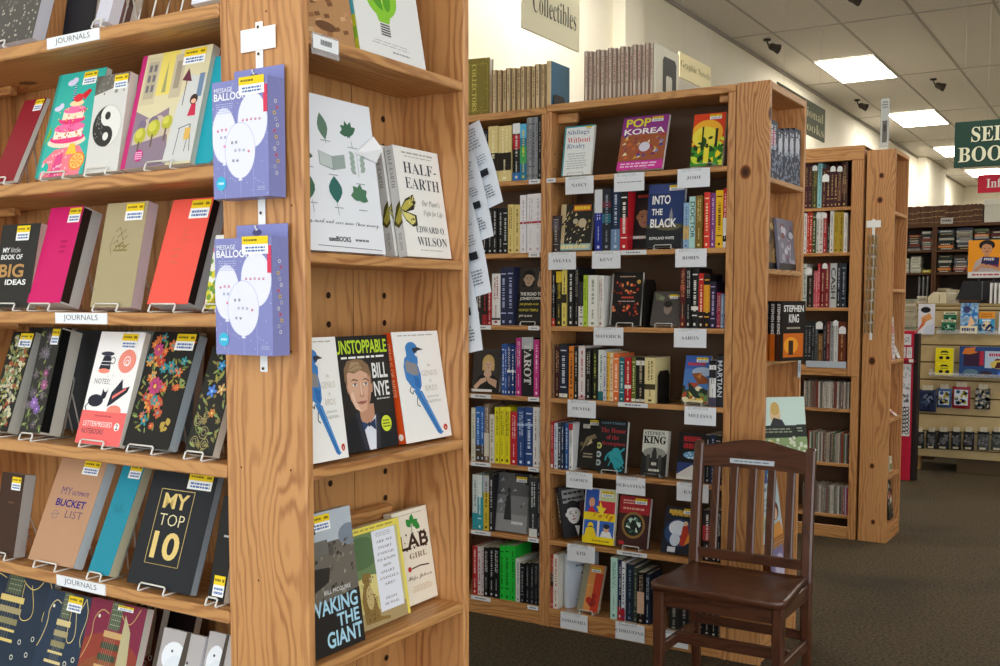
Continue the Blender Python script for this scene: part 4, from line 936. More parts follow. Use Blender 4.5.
# shelf three
blue, lb, gry = '#3f7fc0', '#6fa8dc', '#8d8a8c'
def bird(shift=0):
    def f(d):
        s = shift
        d.bars(.1-s*.3, .955, .9, .975, 1, '#b3b0a8', 3, .5)
        d.poly([(.30+s, .47), (.48+s, .45), (.80+s, .06), (.83+s, .05), (.76+s, .03), (.70+s, .05)], blue); d.line([(.40+s, .44), (.75+s, .05)], .002, '#2a5a9a'); d.line([(.45+s, .44), (.80+s, .05)], .0015, lb)
        d.poly([(.16+s, .68), (.2+s, .76), (.32+s, .8), (.44+s, .74), (.5+s, .6), (.49+s, .5), (.42+s, .44), (.28+s, .49), (.18+s, .57)], blue)
        d.poly([(.2+s, .72), (.32+s, .76), (.45+s, .68), (.46+s, .6), (.34+s, .6), (.2+s, .64)], gry); d.poly([(.34+s, .6), (.46+s, .57), (.45+s, .47), (.36+s, .5)], '#2a6ab0')
        d.e(.37+s, .845, .125, .06, blue, 20); d.poly([(.25+s, .76), (.25+s, .85), (.34+s, .885), (.45+s, .87), (.485+s, .80), (.47+s, .70), (.3+s, .72)], blue); d.poly([(.38+s, .84), (.48+s, .85), (.5+s, .82), (.42+s, .80)], '#2c3440')
        d.poly([(.42+s, .79), (.49+s, .81), (.47+s, .76)], '#e8e6e2'); d.poly([(.47+s, .86), (.62+s, .83), (.48+s, .82)], '#35373c'); d.circ(.42+s, .845, .0022, '#0c0c0c', 8)
        d.line([(.26+s, .5), (.22+s, .46), (.28+s, .43), (.3+s, .46)], .0022, '#2a2a2c'); d.line([(.36+s, .4), (.34+s, .33), (.4+s, .31)], .0022, '#2a2a2c')
        tx = '#b9ab98'
        d.t('the', .66, .67, .73, .70, tx, 'italic', -.02); d.t('GENIUS', .52, .585, .86, .635, tx, bold=-.015); d.t('of', .66, .52, .72, .555, tx, 'italic', -.02); d.t('BIRDS', .56, .445, .82, .495, tx, bold=-.015)
        d.t('JENNIFER', .57, .375, .83, .40, '#9a9890', bold=-.012); d.t('ACKERMAN', .54, .335, .86, .36, '#9a9890', bold=-.012); d.e(.88, .09, .045, .03, '#d8401f'); d.e(.885, .09, .018, .02, '#2a1a16', 10); d.e(.882, .086, .009, .014, '#f2efe9', 8)
    return f
E('white GENIUS of BIRDS book partly hidden by the post', (300, 470), (349, 461), (298, 343), 2, t=.02, cover='#efede8', spine='#d8541f', front=bird(), dx=-.014, lim=(8, 20))
def unst(d):
    ac = '#b9d832'
    d.r(0, 0, 1, 1, '#1d1c1d'); d.t('UNSTOPPABLE', .02, .845, .97, .965, ac, bold=.05); d.bars(.08, .80, .97, .825, 1, '#f0efe9', 2, .7)
    d.r(0, .3, 1, .8, '#262322'); sk, s2, s3, hr, h2 = '#d6a98d', '#c08e72', '#e6c2a8', '#85694c', '#a98e6c'
    d.poly([(0, 0), (.0, .14), (.1, .25), (.3, .33), (.42, .2), (.5, 0)], '#181b23'); d.poly([(.46, 0), (.56, .2), (.64, .31), (.84, .27), (.97, .18), (1, 0)], '#181b23')
    d.poly([(.33, .27), (.38, .02), (.42, 0), (.58, 0), (.6, .2), (.62, .3), (.5, .25)], '#dde1ea'); d.poly([(.24, .34), (.34, .32), (.44, .0), (.36, .0)], '#2b2f3b'); d.poly([(.63, .32), (.7, .3), (.64, .0), (.56, .0)], '#2b2f3b')
    d.poly([(.32, .4), (.34, .27), (.47, .2), (.6, .29), (.6, .4)], s2)
    d.poly([(.12, .62), (.13, .72), (.2, .785), (.34, .80), (.48, .79), (.58, .74), (.62, .65), (.6, .56), (.5, .5), (.2, .5)], hr)
    d.poly([(.14, .57), (.17, .6), (.18, .53), (.16, .5)], s2); d.poly([(.59, .56), (.63, .59), (.61, .5), (.58, .5)], s2)
    d.poly([(.17, .67), (.165, .55), (.2, .45), (.27, .37), (.37, .335), (.47, .355), (.55, .43), (.59, .53), (.59, .65), (.53, .71), (.38, .735), (.24, .72)], sk)
    d.poly([(.59, .65), (.59, .53), (.55, .43), (.47, .355), (.5, .43), (.53, .53), (.54, .68)], s2); d.poly([(.2, .5), (.27, .37), (.37, .335), (.3, .42), (.25, .52)], s3)
    d.poly([(.15, .66), (.2, .69), (.3, .675), (.42, .70), (.53, .67), (.6, .63), (.59, .72), (.48, .785), (.3, .79), (.18, .75)], hr); d.poly([(.2, .70), (.32, .69), (.46, .715), (.4, .775), (.27, .775)], h2); d.line([(.22, .71), (.36, .75), (.5, .73)], .0012, '#6d5439'); d.line([(.26, .69), (.42, .72)], .001, '#6d5439')
    d.poly([(.22, .605), (.28, .63), (.36, .615), (.36, .605), (.28, .617)], '#5f4730'); d.poly([(.43, .61), (.5, .63), (.56, .605), (.56, .597), (.5, .617)], '#5f4730')
    for u in (.295, .495): d.e(u, .578, .045, .013, '#efe6de', 12); d.e(u+.004, .578, .02, .012, '#4a5a5e', 10); d.circ(u+.004, .578, .0011, '#141414', 8); d.line([(u-.048, .582), (u, .593), (u+.048, .582)], .0008, '#6a4a36')
    d.poly([(.385, .6), (.375, .5), (.35, .475), (.4, .46), (.45, .47), (.43, .5), (.42, .6)], s2); d.poly([(.39, .6), (.385, .5), (.39, .48), (.42, .485), (.41, .6)], s3)
    d.poly([(.3, .425), (.38, .432), (.48, .43), (.46, .41), (.39, .402), (.33, .41)], '#a8655a'); d.line([(.29, .427), (.39, .42), (.49, .432)], .0008, '#7a3f38'); d.line([(.31, .48), (.27, .42)], .0008, s2); d.line([(.48, .48), (.53, .43)], .0008, '#a87658')
    d.poly([(.35, .255), (.47, .225), (.36, .165)], '#2a3f66'); d.poly([(.6, .27), (.47, .225), (.59, .165)], '#22365a'); d.circ(.475, .222, .0048, '#1f2f50', 8)
    d.t('BILL', .64, .62, .93, .755, '#e9e8e4', bold=.03); d.t('NYE', .64, .46, .93, .59, '#e9e8e4', bold=.03); d.bars(.64, .425, .96, .445, 1, '#c9c8c4', 5, .6)
    d.circ(.8, .21, .0165, '#d3e23a', 20); d.bars(.72, .17, .88, .25, 3, '#5a6420', 3, .5)
E('dark UNSTOPPABLE book with a suited man wearing a bow tie', (346, 461), (399, 449.4), (334, 341), 2, t=.022, cover='#1d1c1d', front=unst, dx=.012, lim=(8, 20))
E('white GENIUS of BIRDS book with blue jay and orange spine', (406.4, 448.5), (456.4, 437), (390.6, 336.3), 2, t=.022, cover='#f0eee9', spine='#e0531c', front=bird(), dx=.001, lim=(8, 20),
  spinef=lambda d: (d.t('GENIUS OF BIRDS', .3, .42, .7, .9, '#f6c9a0', down=True), d.e(.5, .06, .3, .03, '#f4ede4')))
# shelf four
def giant(d):
    d.r(0, 0, 1, 1, '#6d665c'); d.r(0, .78, 1, 1, '#b4bcc4'); d.e(.92, .8, .2, .08, '#7d8794'); R = random.Random(9)
    for k in range(70): u, v = R.uniform(0, 1), R.uniform(.32, .76); q = R.uniform(.02, .07); d.poly([(u, v), (u+q, v+.01), (u+q*.8, v+.03), (u+.01, v+.025)], R.choice(('#8a8174', '#4a443c', '#9d9486', '#5d564c', '#3a352e')))
    d.r(.2, .7, .5, .8, '#6d6a64'); d.r(.52, .68, .6, .76, '#57534c'); d.poly([(.0, .42), (.45, .5), (.5, .6), (.1, .62)], '#2f2a26'); d.r(0, 0, 1, .34, '#24211f'); d.poly([(0, .3), (1, .34), (1, .4), (.3, .36)], '#2c2825')
    c = '#a9d3e6'; d.bars(.06, .84, .34, .95, 2, '#3a4048', 4, .5)
    d.t('BILL MCGUIRE', .34, .415, .84, .445, '#e9e9e6'); d.t('WAKING', .03, .275, .94, .385, c, bold=.04); d.t('THE', .52, .165, .94, .26, c, bold=.04); d.t('GIANT', .3, .035, .97, .15, c, bold=.04)
E('WAKING THE GIANT book with ruined buildings on its cover', (300, 668), (365, 651), (298, 526), 3, t=.022, cover='#57524a', front=giant, sticker=(.2, .87, .06, .03), dx=-.016, lim=(8, 12))
def animals(d):
    d.r(0, 0, 1, 1, '#c9bf86'); d.r(0, .935, 1, 1, '#e6d458'); d.bars(.1, .95, .9, .985, 1, '#a8984a', 3, .5); d.r(0, .5, .5, .935, '#6d8458'); d.e(.2, .75, .35, .16, '#55704a'); d.r(0, .2, .5, .5, '#c9b66a'); d.e(.3, .4, .3, .12, '#d9cb84'); d.r(0, 0, 1, .16, '#a9946a'); d.r(.95, 0, 1, 1, '#e6d458')
    lp = '#8a6d3a'; d.poly([(.14, .05), (.12, .3), (.18, .44), (.28, .45), (.36, .3), (.42, .12), (.42, .04)], lp); d.e(.25, .49, .09, .055, lp); d.poly([(.17, .52), (.19, .56), (.22, .53)], lp); d.poly([(.28, .53), (.31, .555), (.32, .51)], lp); d.poly([(.3, .5), (.36, .47), (.3, .455)], '#c9b48a'); d.poly([(.38, .05), (.6, .03), (.6, .06), (.4, .09)], lp)
    d.e(.27, .3, .07, .12, '#c2ab74', 16); d.spots(.14, .06, .4, .5, 60, .0013, '#2e2416', 3)
    d.r(.44, .12, .9, .93, '#e4e6ee')
    y = .80
    for wd in ('ARE WE', 'SMART', 'ENOUGH', 'TO KNOW', 'HOW', 'SMART', 'ANIMALS', 'ARE?'): q = .028*len(wd)*.95; d.t(wd, .67-q, y, .67+q, y+.026, '#6a5a52', 'serif', -.02); y -= .062
    d.bars(.5, .86, .84, .91, 3, '#a8a8b0', 2, .4); d.t('FRANS', .56, .225, .78, .252, '#6a5a52', 'serif', -.02); d.t('DE WAAL', .53, .17, .81, .197, '#6a5a52', 'serif', -.02)
E('book with a seated leopard and pale title panel', (360, 650), (410.8, 628.5), (346, 536), 3, t=.024, cover='#c9bf86', spine='#d8c860', front=animals, dx=.012, lim=(8, 12))
def lab_(d):
    d.bars(.1, .945, .9, .962, 1, '#b9aa90', 2, .5); c = '#3a2418'
    for a, (u, v) in ((2.2, (.43, .855)), (.6, (.62, .845)), (1.4, (.53, .89)), (-.5, (.66, .81))): d.leaf(u, v, .024, '#2f8a3c', a, .7)
    d.line([(.52, .84), (.5, .76), (.46, .7)], .002, '#3f6a34')
    d.t('LAB', .12, .58, .93, .74, c, bold=.07); R = random.Random(2)
    for k in range(30): d.circ(R.uniform(.12, .92), R.choice((.575, .585, .74, .6, .66)), R.uniform(.001, .003), c, 7)
    d.t('GIRL', .34, .475, .84, .535, '#8a6a50', 'serif', -.03); d.e(.3, .375, .05, .028, '#c03028'); d.line([(.36, .375), (.6, .385), (.86, .37)], .003, '#5a4636'); d.t('Hope Jahren', .22, .24, .9, .30, '#6a5a4a', 'script', -.01)
    d.bars(.3, .12, .9, .19, 4, '#d0a878', 4, .3)
E('cream LAB GIRL book with a green sprout', (404, 629), (445, 612.5), (391, 518), 3, t=.022, cover='#ece3d0', spine='#e0d4bc', front=lab_, dx=.040, lim=(8, 12))
# a back copy
book('pale copy standing behind the WAKING THE GIANT book', .135, .205, .022, '#cfd4d8', T=place(XE-.030, on(318, 600, 0, XE).y, EZ[3]+.008, 90, 10), group=GE)

# ================================================================ clip strip with two balloon boxes on the post
cs = thing('hanging_clip_strip', 'white plastic clip strip screwed to the near post', 'clip strip', Vector((0, 0, 0)), 'hanging clip strips')
wp = '#f1f1ee'; p0 = on(259, 22, 1, YF); p1 = on(266, 372, 1, YF); sx = (on(259, 60, 1, YF).x+on(266, 372, 1, YF).x)/2
b = MB(); b.bbox(sx-.009, YF-.003, p1.z, sx+.009, YF-.0006, p0.z, wp, .001); b.build('strip', cs)
hl, hr_ = on(242, 30, 1, YF).x, on(277, 30, 1, YF).x; zt, zb = on(259, 28, 1, YF).z, on(259, 51, 1, YF).z
b = MB(); b.bbox(hl, YF-.0045, zb, hr_, YF-.0031, zt, wp, .001); b.build('header_card', cs)
b = MB(); n = 0; z = p0.z-.01
while z > p1.z:
    b.add([(sx+.003*math.cos(a*math.pi/4), YF-.0049, z+.003*math.sin(a*math.pi/4)) for a in range(8)], [list(range(8))], '#4a3526'); z -= .047
b.build('punched_holes', cs)
def balloon(label, pa, pb, pc):
    """pa, pb: lower corners of the box face; pc: its top"""
    Yb = YF-.05; a = on(pa[0], pa[1], 1, Yb); c = on(pb[0], pb[1], 1, Yb); top = on(pa[0], pc[1], 1, Yb).z
    w, h, dp = c.x-a.x, top-a.z, .042
    r = thing('balloon_box', label, 'box', Vector((a.x, Yb, a.z)), 'message balloon boxes')
    pur = '#8286bd'; b = MB(); b.box(0, 0, 0, w, dp, h, mat(pur, .4))
    R = random.Random(3); d = D(b, (0, 0, 0), (1, 0, 0), (0, 0, 1), w, h, rough=.4); wh = '#f0f0f6'; bl = '#e3e4f2'
    d.spots(0, 0, 1, .98, 90, .0009, '#d8daf0', 5, 6)
    for (u, v, ru, rv) in ((.21, .54, .22, .235), (.73, .645, .26, .23), (.5, .40, .27, .235)):
        d.line([(u, v-rv), (u+.01, .0)], .0009, '#a9afd8'); d.e(u, v, ru*1.03, rv*1.02, '#b4b8dc', 26); d.e(u, v, ru, rv, bl, 26); d.poly([(u-.04, v-rv-.02), (u+.04, v-rv-.02), (u, v-rv+.02)], bl)
    def marks(u, v, n, c, s): 
        Q = random.Random(s)
        for k in range(n): uu = u+k*.075; d.circ(uu, v+Q.uniform(-.004, .004), .0028, c, 6); d.circ(uu, v+.002, .0013, bl, 5)
    for a_ in ((.1, .585, 3, '#c9456a', 1), (.16, .52, 2, '#7f8ab0', 2), (.22, .45, 1, '#d84a80', 3), (.56, .655, 5, '#c06a80', 4), (.36, .47, 2, '#4a4f66', 5), (.42, .40, 3, '#8a8fa6', 6), (.38, .32, 2, '#5a5f76', 7), (.66, .39, 1, '#c9456a', 8)): marks(*a_)
    d.t('MESSAGE', .05, .905, .38, .945, wh); d.t('BALLOONS', .04, .835, .72, .90, wh, bold=.04); d.bars(.06, .72, .4, .815, 5, '#b9bede', 2, .35)
    d.circ(.15, .13, .0125, '#3fb4d8', 18); d.bars(.095, .115, .205, .147, 1, '#bfe8f4', 3, .6); d.poly([(.93, .7), (1, .7), (1, .93), (.93, .93)], '#d83a5a'); d.bars(.8, .05, .96, .09, 3, '#b9bede', 6, .4)
    d2 = D(b, (w, 0, 0), (0, 1, 0), (0, 0, 1), dp, h, rough=.4); d2.spots(0, 0, 1, 1, 50, .0009, '#9a9fc8', 8, 6); d2.r(0, 0, 1, 1, '#5f6288') if False else None
    for k in range(13): d2.circ(.45+.1*math.sin(k*2.1), .80-k*.05, .0038, ('#d7d5e0', '#cf6a80', '#e0c060', '#b9bcd0')[k % 4], 6); d2.circ(.45+.1*math.sin(k*2.1), .80-k*.05, .0019, '#5f6288', 5)
    b.build('carton', r)
    b = MB(); b.box(.1*w, dp-.001, h, w, dp, h+.026, mat(pur, .4)); b.add([(w*.47+.012*math.cos(i*math.pi/6), dp-.0013, h+.012+.006*math.sin(i*math.pi/6)) for i in range(12)], [list(range(12))], '#4a4d78'); b.build('hang_tab', r)
    b = MB(); d = D(b, (w*.5, 0, h*.86), (1, 0, 0), (0, 0, 1), w*.45, h*.15, eps=.0014); d.r(0, 0, 1, 1, '#f4f4f0'); d.r(0, .55, 1, 1, '#f0cf1f'); d.bars(.06, .66, .6, .9, 1, '#7a6a20', 3, .5); d.bars(.1, .1, .9, .45, 2, '#4a6fae', 5, .6); b.build('price_sticker', r, label='yellow and white price sticker')
    b = MB(); b.tube([(w*.47, dp+.004, h+.02), (w*.47, dp-.004, h+.016), (w*.47, dp-.006, h+.024)], .002, wp); b.build('hook', r)
balloon('upper purple box of message balloons on the white strip', (214, 199.5), (269, 198), (0, 83))
balloon('lower purple box of message balloons on the white strip', (216.5, 354), (273, 355), (0, 239))
# ================================================================ middle row: spines
GM = 'books on the wide middle bookcase'; GN = 'books on the narrow middle bookcase'
def shelfname(i, wide): return 'on %s shelf, %s bookcase' % (ORD[i-1], 'wide' if wide else 'narrow')
K, WHT, GLD = '#17171a', '#e6e4de', '#c9a94a'
def wrow(i, oy, xl, specs, s=3.636, **kw): return row(kw.pop('nm', shelfname(i, True)), (465, oy, s), Y2, MZ[i-1], xl, specs, GM, xmin=XS+.0245, xmax=X2L-.0345, **kw)
def nrow(i, oy, xl, specs, s=3.636, **kw): return row(shelfname(i, False), (465, oy, s), Y2, MZ[i-1], xl, specs, GN, xmax=XS-.0285, **kw)
# wide bookcase, second shelf
wrow(2, 170, 303, [(338, 165, '#3a3234', '#a09890', ((.6, .9, '#57505a'),)), (468, 0, None, 0), (497, 70, '#1d2c8c', '#c9cdf0', ((.62, 1, '#d9dadb'),)), (529, 68, '#23272f', '#8a93a0', ((.7, .8, '#6a2f3a'), (.45, .6, '#2f6a7c'))),
   (562, 70, '#1f2f4a', '#b9c6da', ((0, .35, '#6a86a8'),)), (591, 75, '#c01f2a', '#f2e9e0', ((.55, 1, '#1b1b1f'),))])
wrow(2, 170, 790, [(811, 118, '#8fb0d0', '#4a5a80', ((.2, .5, '#c9a86a'),)), (836, 95, '#b4dcd6', '#3a4a50', (), 'DOCTOR'), (862, 92, '#7d6428', '#e0cf8a'), (866, 92, None, 0), (888, 80, '#d8392c', '#f4d8b0'), (909, 82, '#7a3f78', '#d9b4d8'),
   (937, 72, '#e8b61f', '#5a2a14'), (952, 65, '#c11f2a', '#f0e8e0', ((0, .5, '#e0ded8'), (.1, .2, '#1a1a1a')))], nm='of right group, second shelf, wide bookcase')
# third shelf
wrow(3, 250, 298, [(325, 75, K, '#c9c9c4', ((0, .14, '#c03020'), (.6, .72, '#5a5a60'))), (328, 0, None, 0), (349, 78, '#1f1d18', '#e8c93a', ((.8, 1, '#d8b82a'),)), (367, 66, '#e3cf6a', '#2a2418', ((.4, .55, '#2a2418'),)), (392, 65, '#1b1a1c', '#e9e6dc'), (408, 62, '#201e20', '#a9a49a'),
   (428, 115, '#e1dfda', '#3a3a40', ((.45, 1, '#2b2830'),)), (443, 92, '#b4d23a', '#3a4a14'), (478, 92, '#e9e8e2', '#7a8a6a'), (500, 95, '#dcdad4', '#9a6a5a')])
wrow(3, 250, 779, [(800, 58, '#5a1f22', '#d8a06a', ((.2, .4, '#3a2a2a'), (.6, .7, '#8a3a30'))), (820, 62, '#1a1a1d', '#d0ccc4'), (846, 65, '#1b1a1a', '#e4e0d8', ((.3, .36, '#e4e0d8'),)), (865, 85, '#c42a24', '#f0d8b8', ((0, .3, '#1f1a1a'),)), (889, 87, '#1d1a1c', '#e8a82a', ((.3, .8, '#d8962a'),)),
   (911, 115, '#2a2138', '#b8a8d0'), (916, 155, '#b83a6a', '#f0d0e0'), (926, 158, '#8e2330', '#e8c8c0'), (938, 160, '#6f8298', '#e0e6ee'), (951, 158, '#24528c', '#d8e4f2')], nm='of right group, third shelf, wide bookcase')
# fourth shelf
wrow(4, 325, 299, [(320, 72, '#8a6a4a', '#3a2a1c'), (340, 80, '#3a1418', '#c9a070'), (370, 72, '#1c2233', '#c9cdd8', ((.02, .09, '#e8e4d0'),)), (373, 0, None, 0), (392, 78, '#d9802f', '#3a2a14'), (407, 80, '#1c1a1b', '#d8cfc0'), (433, 78, '#e3dcdb', '#a8323f', ((.0, .06, '#c9a0a4'),)), (455, 86, '#191919', '#d0cabc'),
   (480, 88, '#1d1e18', '#a8b04a'), (500, 92, '#dfe6e0', '#2a6a6c', ((0, .18, '#1f6a70'),)), (512, 96, '#cfd4da', '#7a3a8a'), (522, 100, '#e4b43a', '#7a3a14'), (536, 102, '#e9d6ae', '#b85a24'), (558, 105, '#e2703a', '#fbe4c8', ((.2, .9, '#e8844a'),)), (578, 118, '#1f6a74', '#c9e0dc'), (602, 118, '#b31c26', '#f2d8c0', ((.3, .38, '#e8e0d8'),)),
   (617, 118, '#5f6a2a', '#e0dca0', ((.02, .08, '#e8e4d8'),)), (651, 118, '#1a1818', '#b8a88a', ((.82, .92, '#e4e0d8'), (.02, .07, '#e4e0d8'))), (691, 120, '#e0cf96', '#4a3a1c', ((.30, .42, '#3f3420'),))], depth=(.15, .175))
wrow(4, 325, 886, [(911, 130, '#e2e2e0', '#3a3a48', ((.62, 1, '#1d1d22'), (.8, .9, '#e8e8e6'), (0, .2, '#4a4458'))), (941, 112, '#22252c', '#cfd4dc', (), 'MARTIAN'), (953, 112, '#1f2f66', '#c8d2f0')], nm='of right group, fourth shelf, wide bookcase')
# fifth shelf
wrow(5, 400, 299, [(318, 80, '#b0202a', '#f0dcd4', ((.02, .1, '#e6e2dc'),)), (333, 86, '#c9d2dc', '#2f4a7c'), (345, 84, '#3a4450', '#c8d0d8'), (358, 82, '#1e2a44', '#c8d4ea'), (372, 86, '#2c5a94', '#dfe8f4'), (387, 88, '#e0e0de', '#3a4a6a', ((.86, 1, '#b52030'),))], depth=(.12, .14))
wrow(5, 400, 868, [(890, 130, '#1d2026', '#a8b0b8'), (908, 128, '#22304e', '#c0cce0'), (930, 132, '#1f1f22', '#b8b0a8'), (951, 128, '#3a2a2a', '#c8b8a0')], nm='of right group, fifth shelf, wide bookcase')
# sixth shelf, right of the fire-cover book
wrow(6, 470, 862, [(893, 150, '#2a2326', '#e0d8d0', ((.4, .7, '#b83a48'),)), (912, 148, '#1c1c20', '#e0e0e0'), (930, 150, '#17171a', '#c9c4bc'), (951, 150, '#24252c', '#b0b0b8')], nm='of right group, sixth shelf, wide bookcase')
# lowest shelf
wrow(7, 530, 299, [(317, 95, '#b8392f', '#f0d8c8', ((.42, .66, '#201a1a'),)), (336, 93, '#e2ddd2', '#a03028')], depth=(.13, .15))
wrow(7, 530, 527, [(552, 103, '#bfe4da', '#4a8a7c', (), None), (567, 112, '#1f2a4a', '#e2e6ee', ((0, .22, '#b02432'),)), (580, 118, '#e3e5ea', '#2a3f7c', ((0, .2, '#b02432'),)), (610, 130, '#1f2a3c', '#6a7a8c'), (624, 140, '#3a4438', '#8a9078'), (650, 158, '#1b1a1c', '#c8a890', ((.2, .62, '#d8b49a'),), ), (668, 165, '#1c2434', '#c0ccd8')],
     depth=(.13, .15), nm='of mint to navy group, lowest wide shelf', start=1)
wrow(7, 530, 735, [(775, 262, '#2a2a26', '#a8a89a'), (812, 262, '#232326', '#b8b4ac'), (838, 258, '#1a1a1c', '#9a9a98'), (862, 258, '#202024', '#c8c4bc'), (890, 256, '#1b1b1d', '#b0aca4'), (915, 258, '#161618', '#c9c5bd'), (945, 256, '#1e1e22', '#a0a0a0')], nm='of the group behind the chair, lowest shelf', hmax=.2)
# narrow bookcase
nrow(1, 0, 25, [(45, 455, '#1f1f22', '#8a8a8a'), (62, 452, '#1a1a1c', '#9a9a98'), (77, 456, '#232226', '#a8a8a4'), (111, 440, '#dcc88a', '#efe4b8', ((.2, .52, '#241c16'),)), (158, 438, '#dcc88a', '#efe4b8', ((.2, .52, '#241c16'),)), (162, 0, None, 0), (188, 430, '#1c1a1d', '#d8d4cc', ((.55, .8, '#b02430'), (.82, 1, '#e6e6e6'), (0, .14, '#2f6fb0'))), (211, 432, '#2a7a9c', '#e8d84a', ((.3, .6, '#3fa05a'), (.75, 1, '#5ab0d8'))),
   (221, 400, '#8c8f94', '#3a3c40'), (231, 398, '#9a9da2', '#3a3c40'), (241, 400, '#7d8086', '#2a2c30'), (251, 402, '#8f9298', '#3a3c40'), (268, 405, '#1d1d20', '#8a8a88')], s=3.505)
nrow(2, 170, 35, [(56, 138, '#1b1b1e', '#a8a8a8')]+[(x, 138, '#18181b', '#c9c9c8') for x in (76, 95, 114, 133, 152)]+[(173, 125, '#dcc67a', '#6a5220'), (195, 125, '#dfca84', '#6a5220')]+[(x, y, '#e6e3e6', '#b9b0c0', ((.5, .535, '#b02838'),)) for x, y in ((219, 90), (247, 86), (276, 84))])
nrow(3, 250, 30, [(58, 150, '#2a2422', '#d8d0c4'), (77, 150, '#1e1a1b', '#b83a3a', ((0, .3, '#8e2028'),)), (92, 145, '#a02028', '#e8d8d0'), (124, 86, '#e4e2e0', '#a03038', ((.1, .14, '#2a2a2a'),)), (149, 64, '#252a48', '#a8b0d8'), (176, 62, '#252a48', '#a8b0d8')])
nrow(4, 325, 127, [(139, 70, '#2f5ca8', '#dfe8f8'), (150, 70, '#2a549c', '#dfe8f8'), (163, 72, '#263a6a', '#e6e6ea', ((.45, .5, '#e6e6ea'),)), (174, 72, '#1f3a78', '#e6e6ea', ((.45, .5, '#e6e6ea'),)), (182, 74, '#2a4a8c', '#e6e6ea', ((.45, .5, '#e6e6ea'),)), (202, 48, '#b02a78', '#f0d0e4'), (245, 46, '#1a1a1d', '#d0ccc8', ((.8, 1, '#b0b4b8'),), 'TAROT', 'serif'),
   (266, 54, '#c23a86', '#f4d8ea'), (281, 80, '#1f1a1e', '#d8b8c8')])
nrow(5, 400, 18, [(33, 30, '#d8d4c0', '#8a8a80'), (50, 26, '#2a6ab8', '#bcd4f0', ((0, .3, '#4a3a2a'),)), (66, 26, '#2a64b0', '#bcd4f0', ((0, .3, '#4a3a2a'),)), (84, 8, '#7d6a58', '#e4dcd0', ((.1, .5, '#d0c8b8'),)), (104, 55, '#d9d4c4', '#6a6458'), (122, 28, '#e2d81f', '#3a3a10'), (141, 28, '#e2d81f', '#3a3a10'), (161, 28, '#dfd41c', '#3a3a10'),
   (187, 45, '#bd1f2a', '#f2d0d0'), (214, 28, '#26437c', '#c8d8f0', ((.68, .72, '#9ab0d0'),)), (243, 28, '#26437c', '#c8d8f0', ((.68, .72, '#9ab0d0'),)), (263, 28, '#dcdad6', '#6a5a5a'), (281, 28, '#dedcd8', '#6a5a5a')])
nrow(6, 470, 22, [(41, 20, '#cfdad8', '#3a7a80', ((0, .3, '#2f9aa6'),)), (60, 20, '#2f9aa6', '#d8f0f0', ((.6, 1, '#d8e2e0'),)), (83, 24, '#d8bc3a', '#4a3a10', ((.7, 1, '#b8bcc0'),)), (101, 18, '#222226', '#c8c8c8')])
nrow(6, 470, 226, [(258, 22, '#2e3234', '#d0d4d4', ((0, .14, '#d8d8d4'),)), (281, 30, '#1f2228', '#8a9098')]) if False else row('right of the grey photo cover, narrow bookcase', (465, 470, 3.636), Y2, MZ[5], 228, [(258, 22, '#2e3234', '#d0d4d4', ((0, .14, '#d8d8d4'),)), (281, 30, '#1f2228', '#8a9098')], GN, xmax=XS-.0285)
nrow(7, 530, 22, [(40, 62, '#b02a2a', '#f0dcd0'), (52, 64, '#d8cfd0', '#a03040'), (65, 64, '#d8cfd0', '#a03040')]+[(x, 66, '#17171a', '#d8d8d6') for x in (83, 101, 121)]+[(x, 60, '#21b83a', '#0f5a1c') for x in (140, 160, 179)]+[(196, 108, '#d0d2d0', '#6a7a7a')]+[(x, 124, '#191a1d', '#8a8c90') for x in (213, 230, 246, 262)]+[(281, 80, '#57585a', '#a8a8a6')], depth=(.14, .17))

# ---------------------------------------------------------------- face-out books on the middle row
def M_(label, bl, br, tl, i, wide=True, org=(465, 0), s=3.636, dy=.02, **kw):
    c = lambda p: (org[0]+p[0]/s, org[1]+p[1]/s)
    kw.setdefault('group', GM if wide else GN); kw.setdefault('lim', (8, 18)); kw.setdefault('t', .018); ez = kw.pop('ez', True)
    o = face_book(label, c(bl), c(br), c(tl), 1, Y2+dy, MZ[i-1], lo=XS+.0245 if wide else -3.1, hi=X2L-.0345 if wide else XS-.0285, **kw)
    if ez: easel(o, ('white easel under the ' if ez is True else 'clear easel under the ')+label, CLEAR if ez == 2 else None, off=.5)
    return o
def sibs(d):
    d.r(0, 0, 1, 1, '#e6eaea'); d.r(0, 0, .05, 1, '#3a98a4'); d.r(0, .97, 1, 1, '#3a98a4')
    d.t('Siblings', .1, .80, .84, .92, '#4a6a9a', 'serif', -.03); d.t('Without', .12, .66, .9, .77, '#c8404a', 'serif', -.03); d.t('Rivalry', .12, .52, .74, .64, '#4a6a9a', 'serif', -.03); d.bars(.12, .12, .86, .46, 7, '#b0b8b8', 4, .4)
M_('white and teal Siblings Without Rivalry paperback on the top shelf', (337, 612), (440, 610), (352, 452), 1, s=3.505, cover='#3a98a4', spine='#2f8a98', front=sibs, sticker=(.72, .9, .028, .016), ez=2)
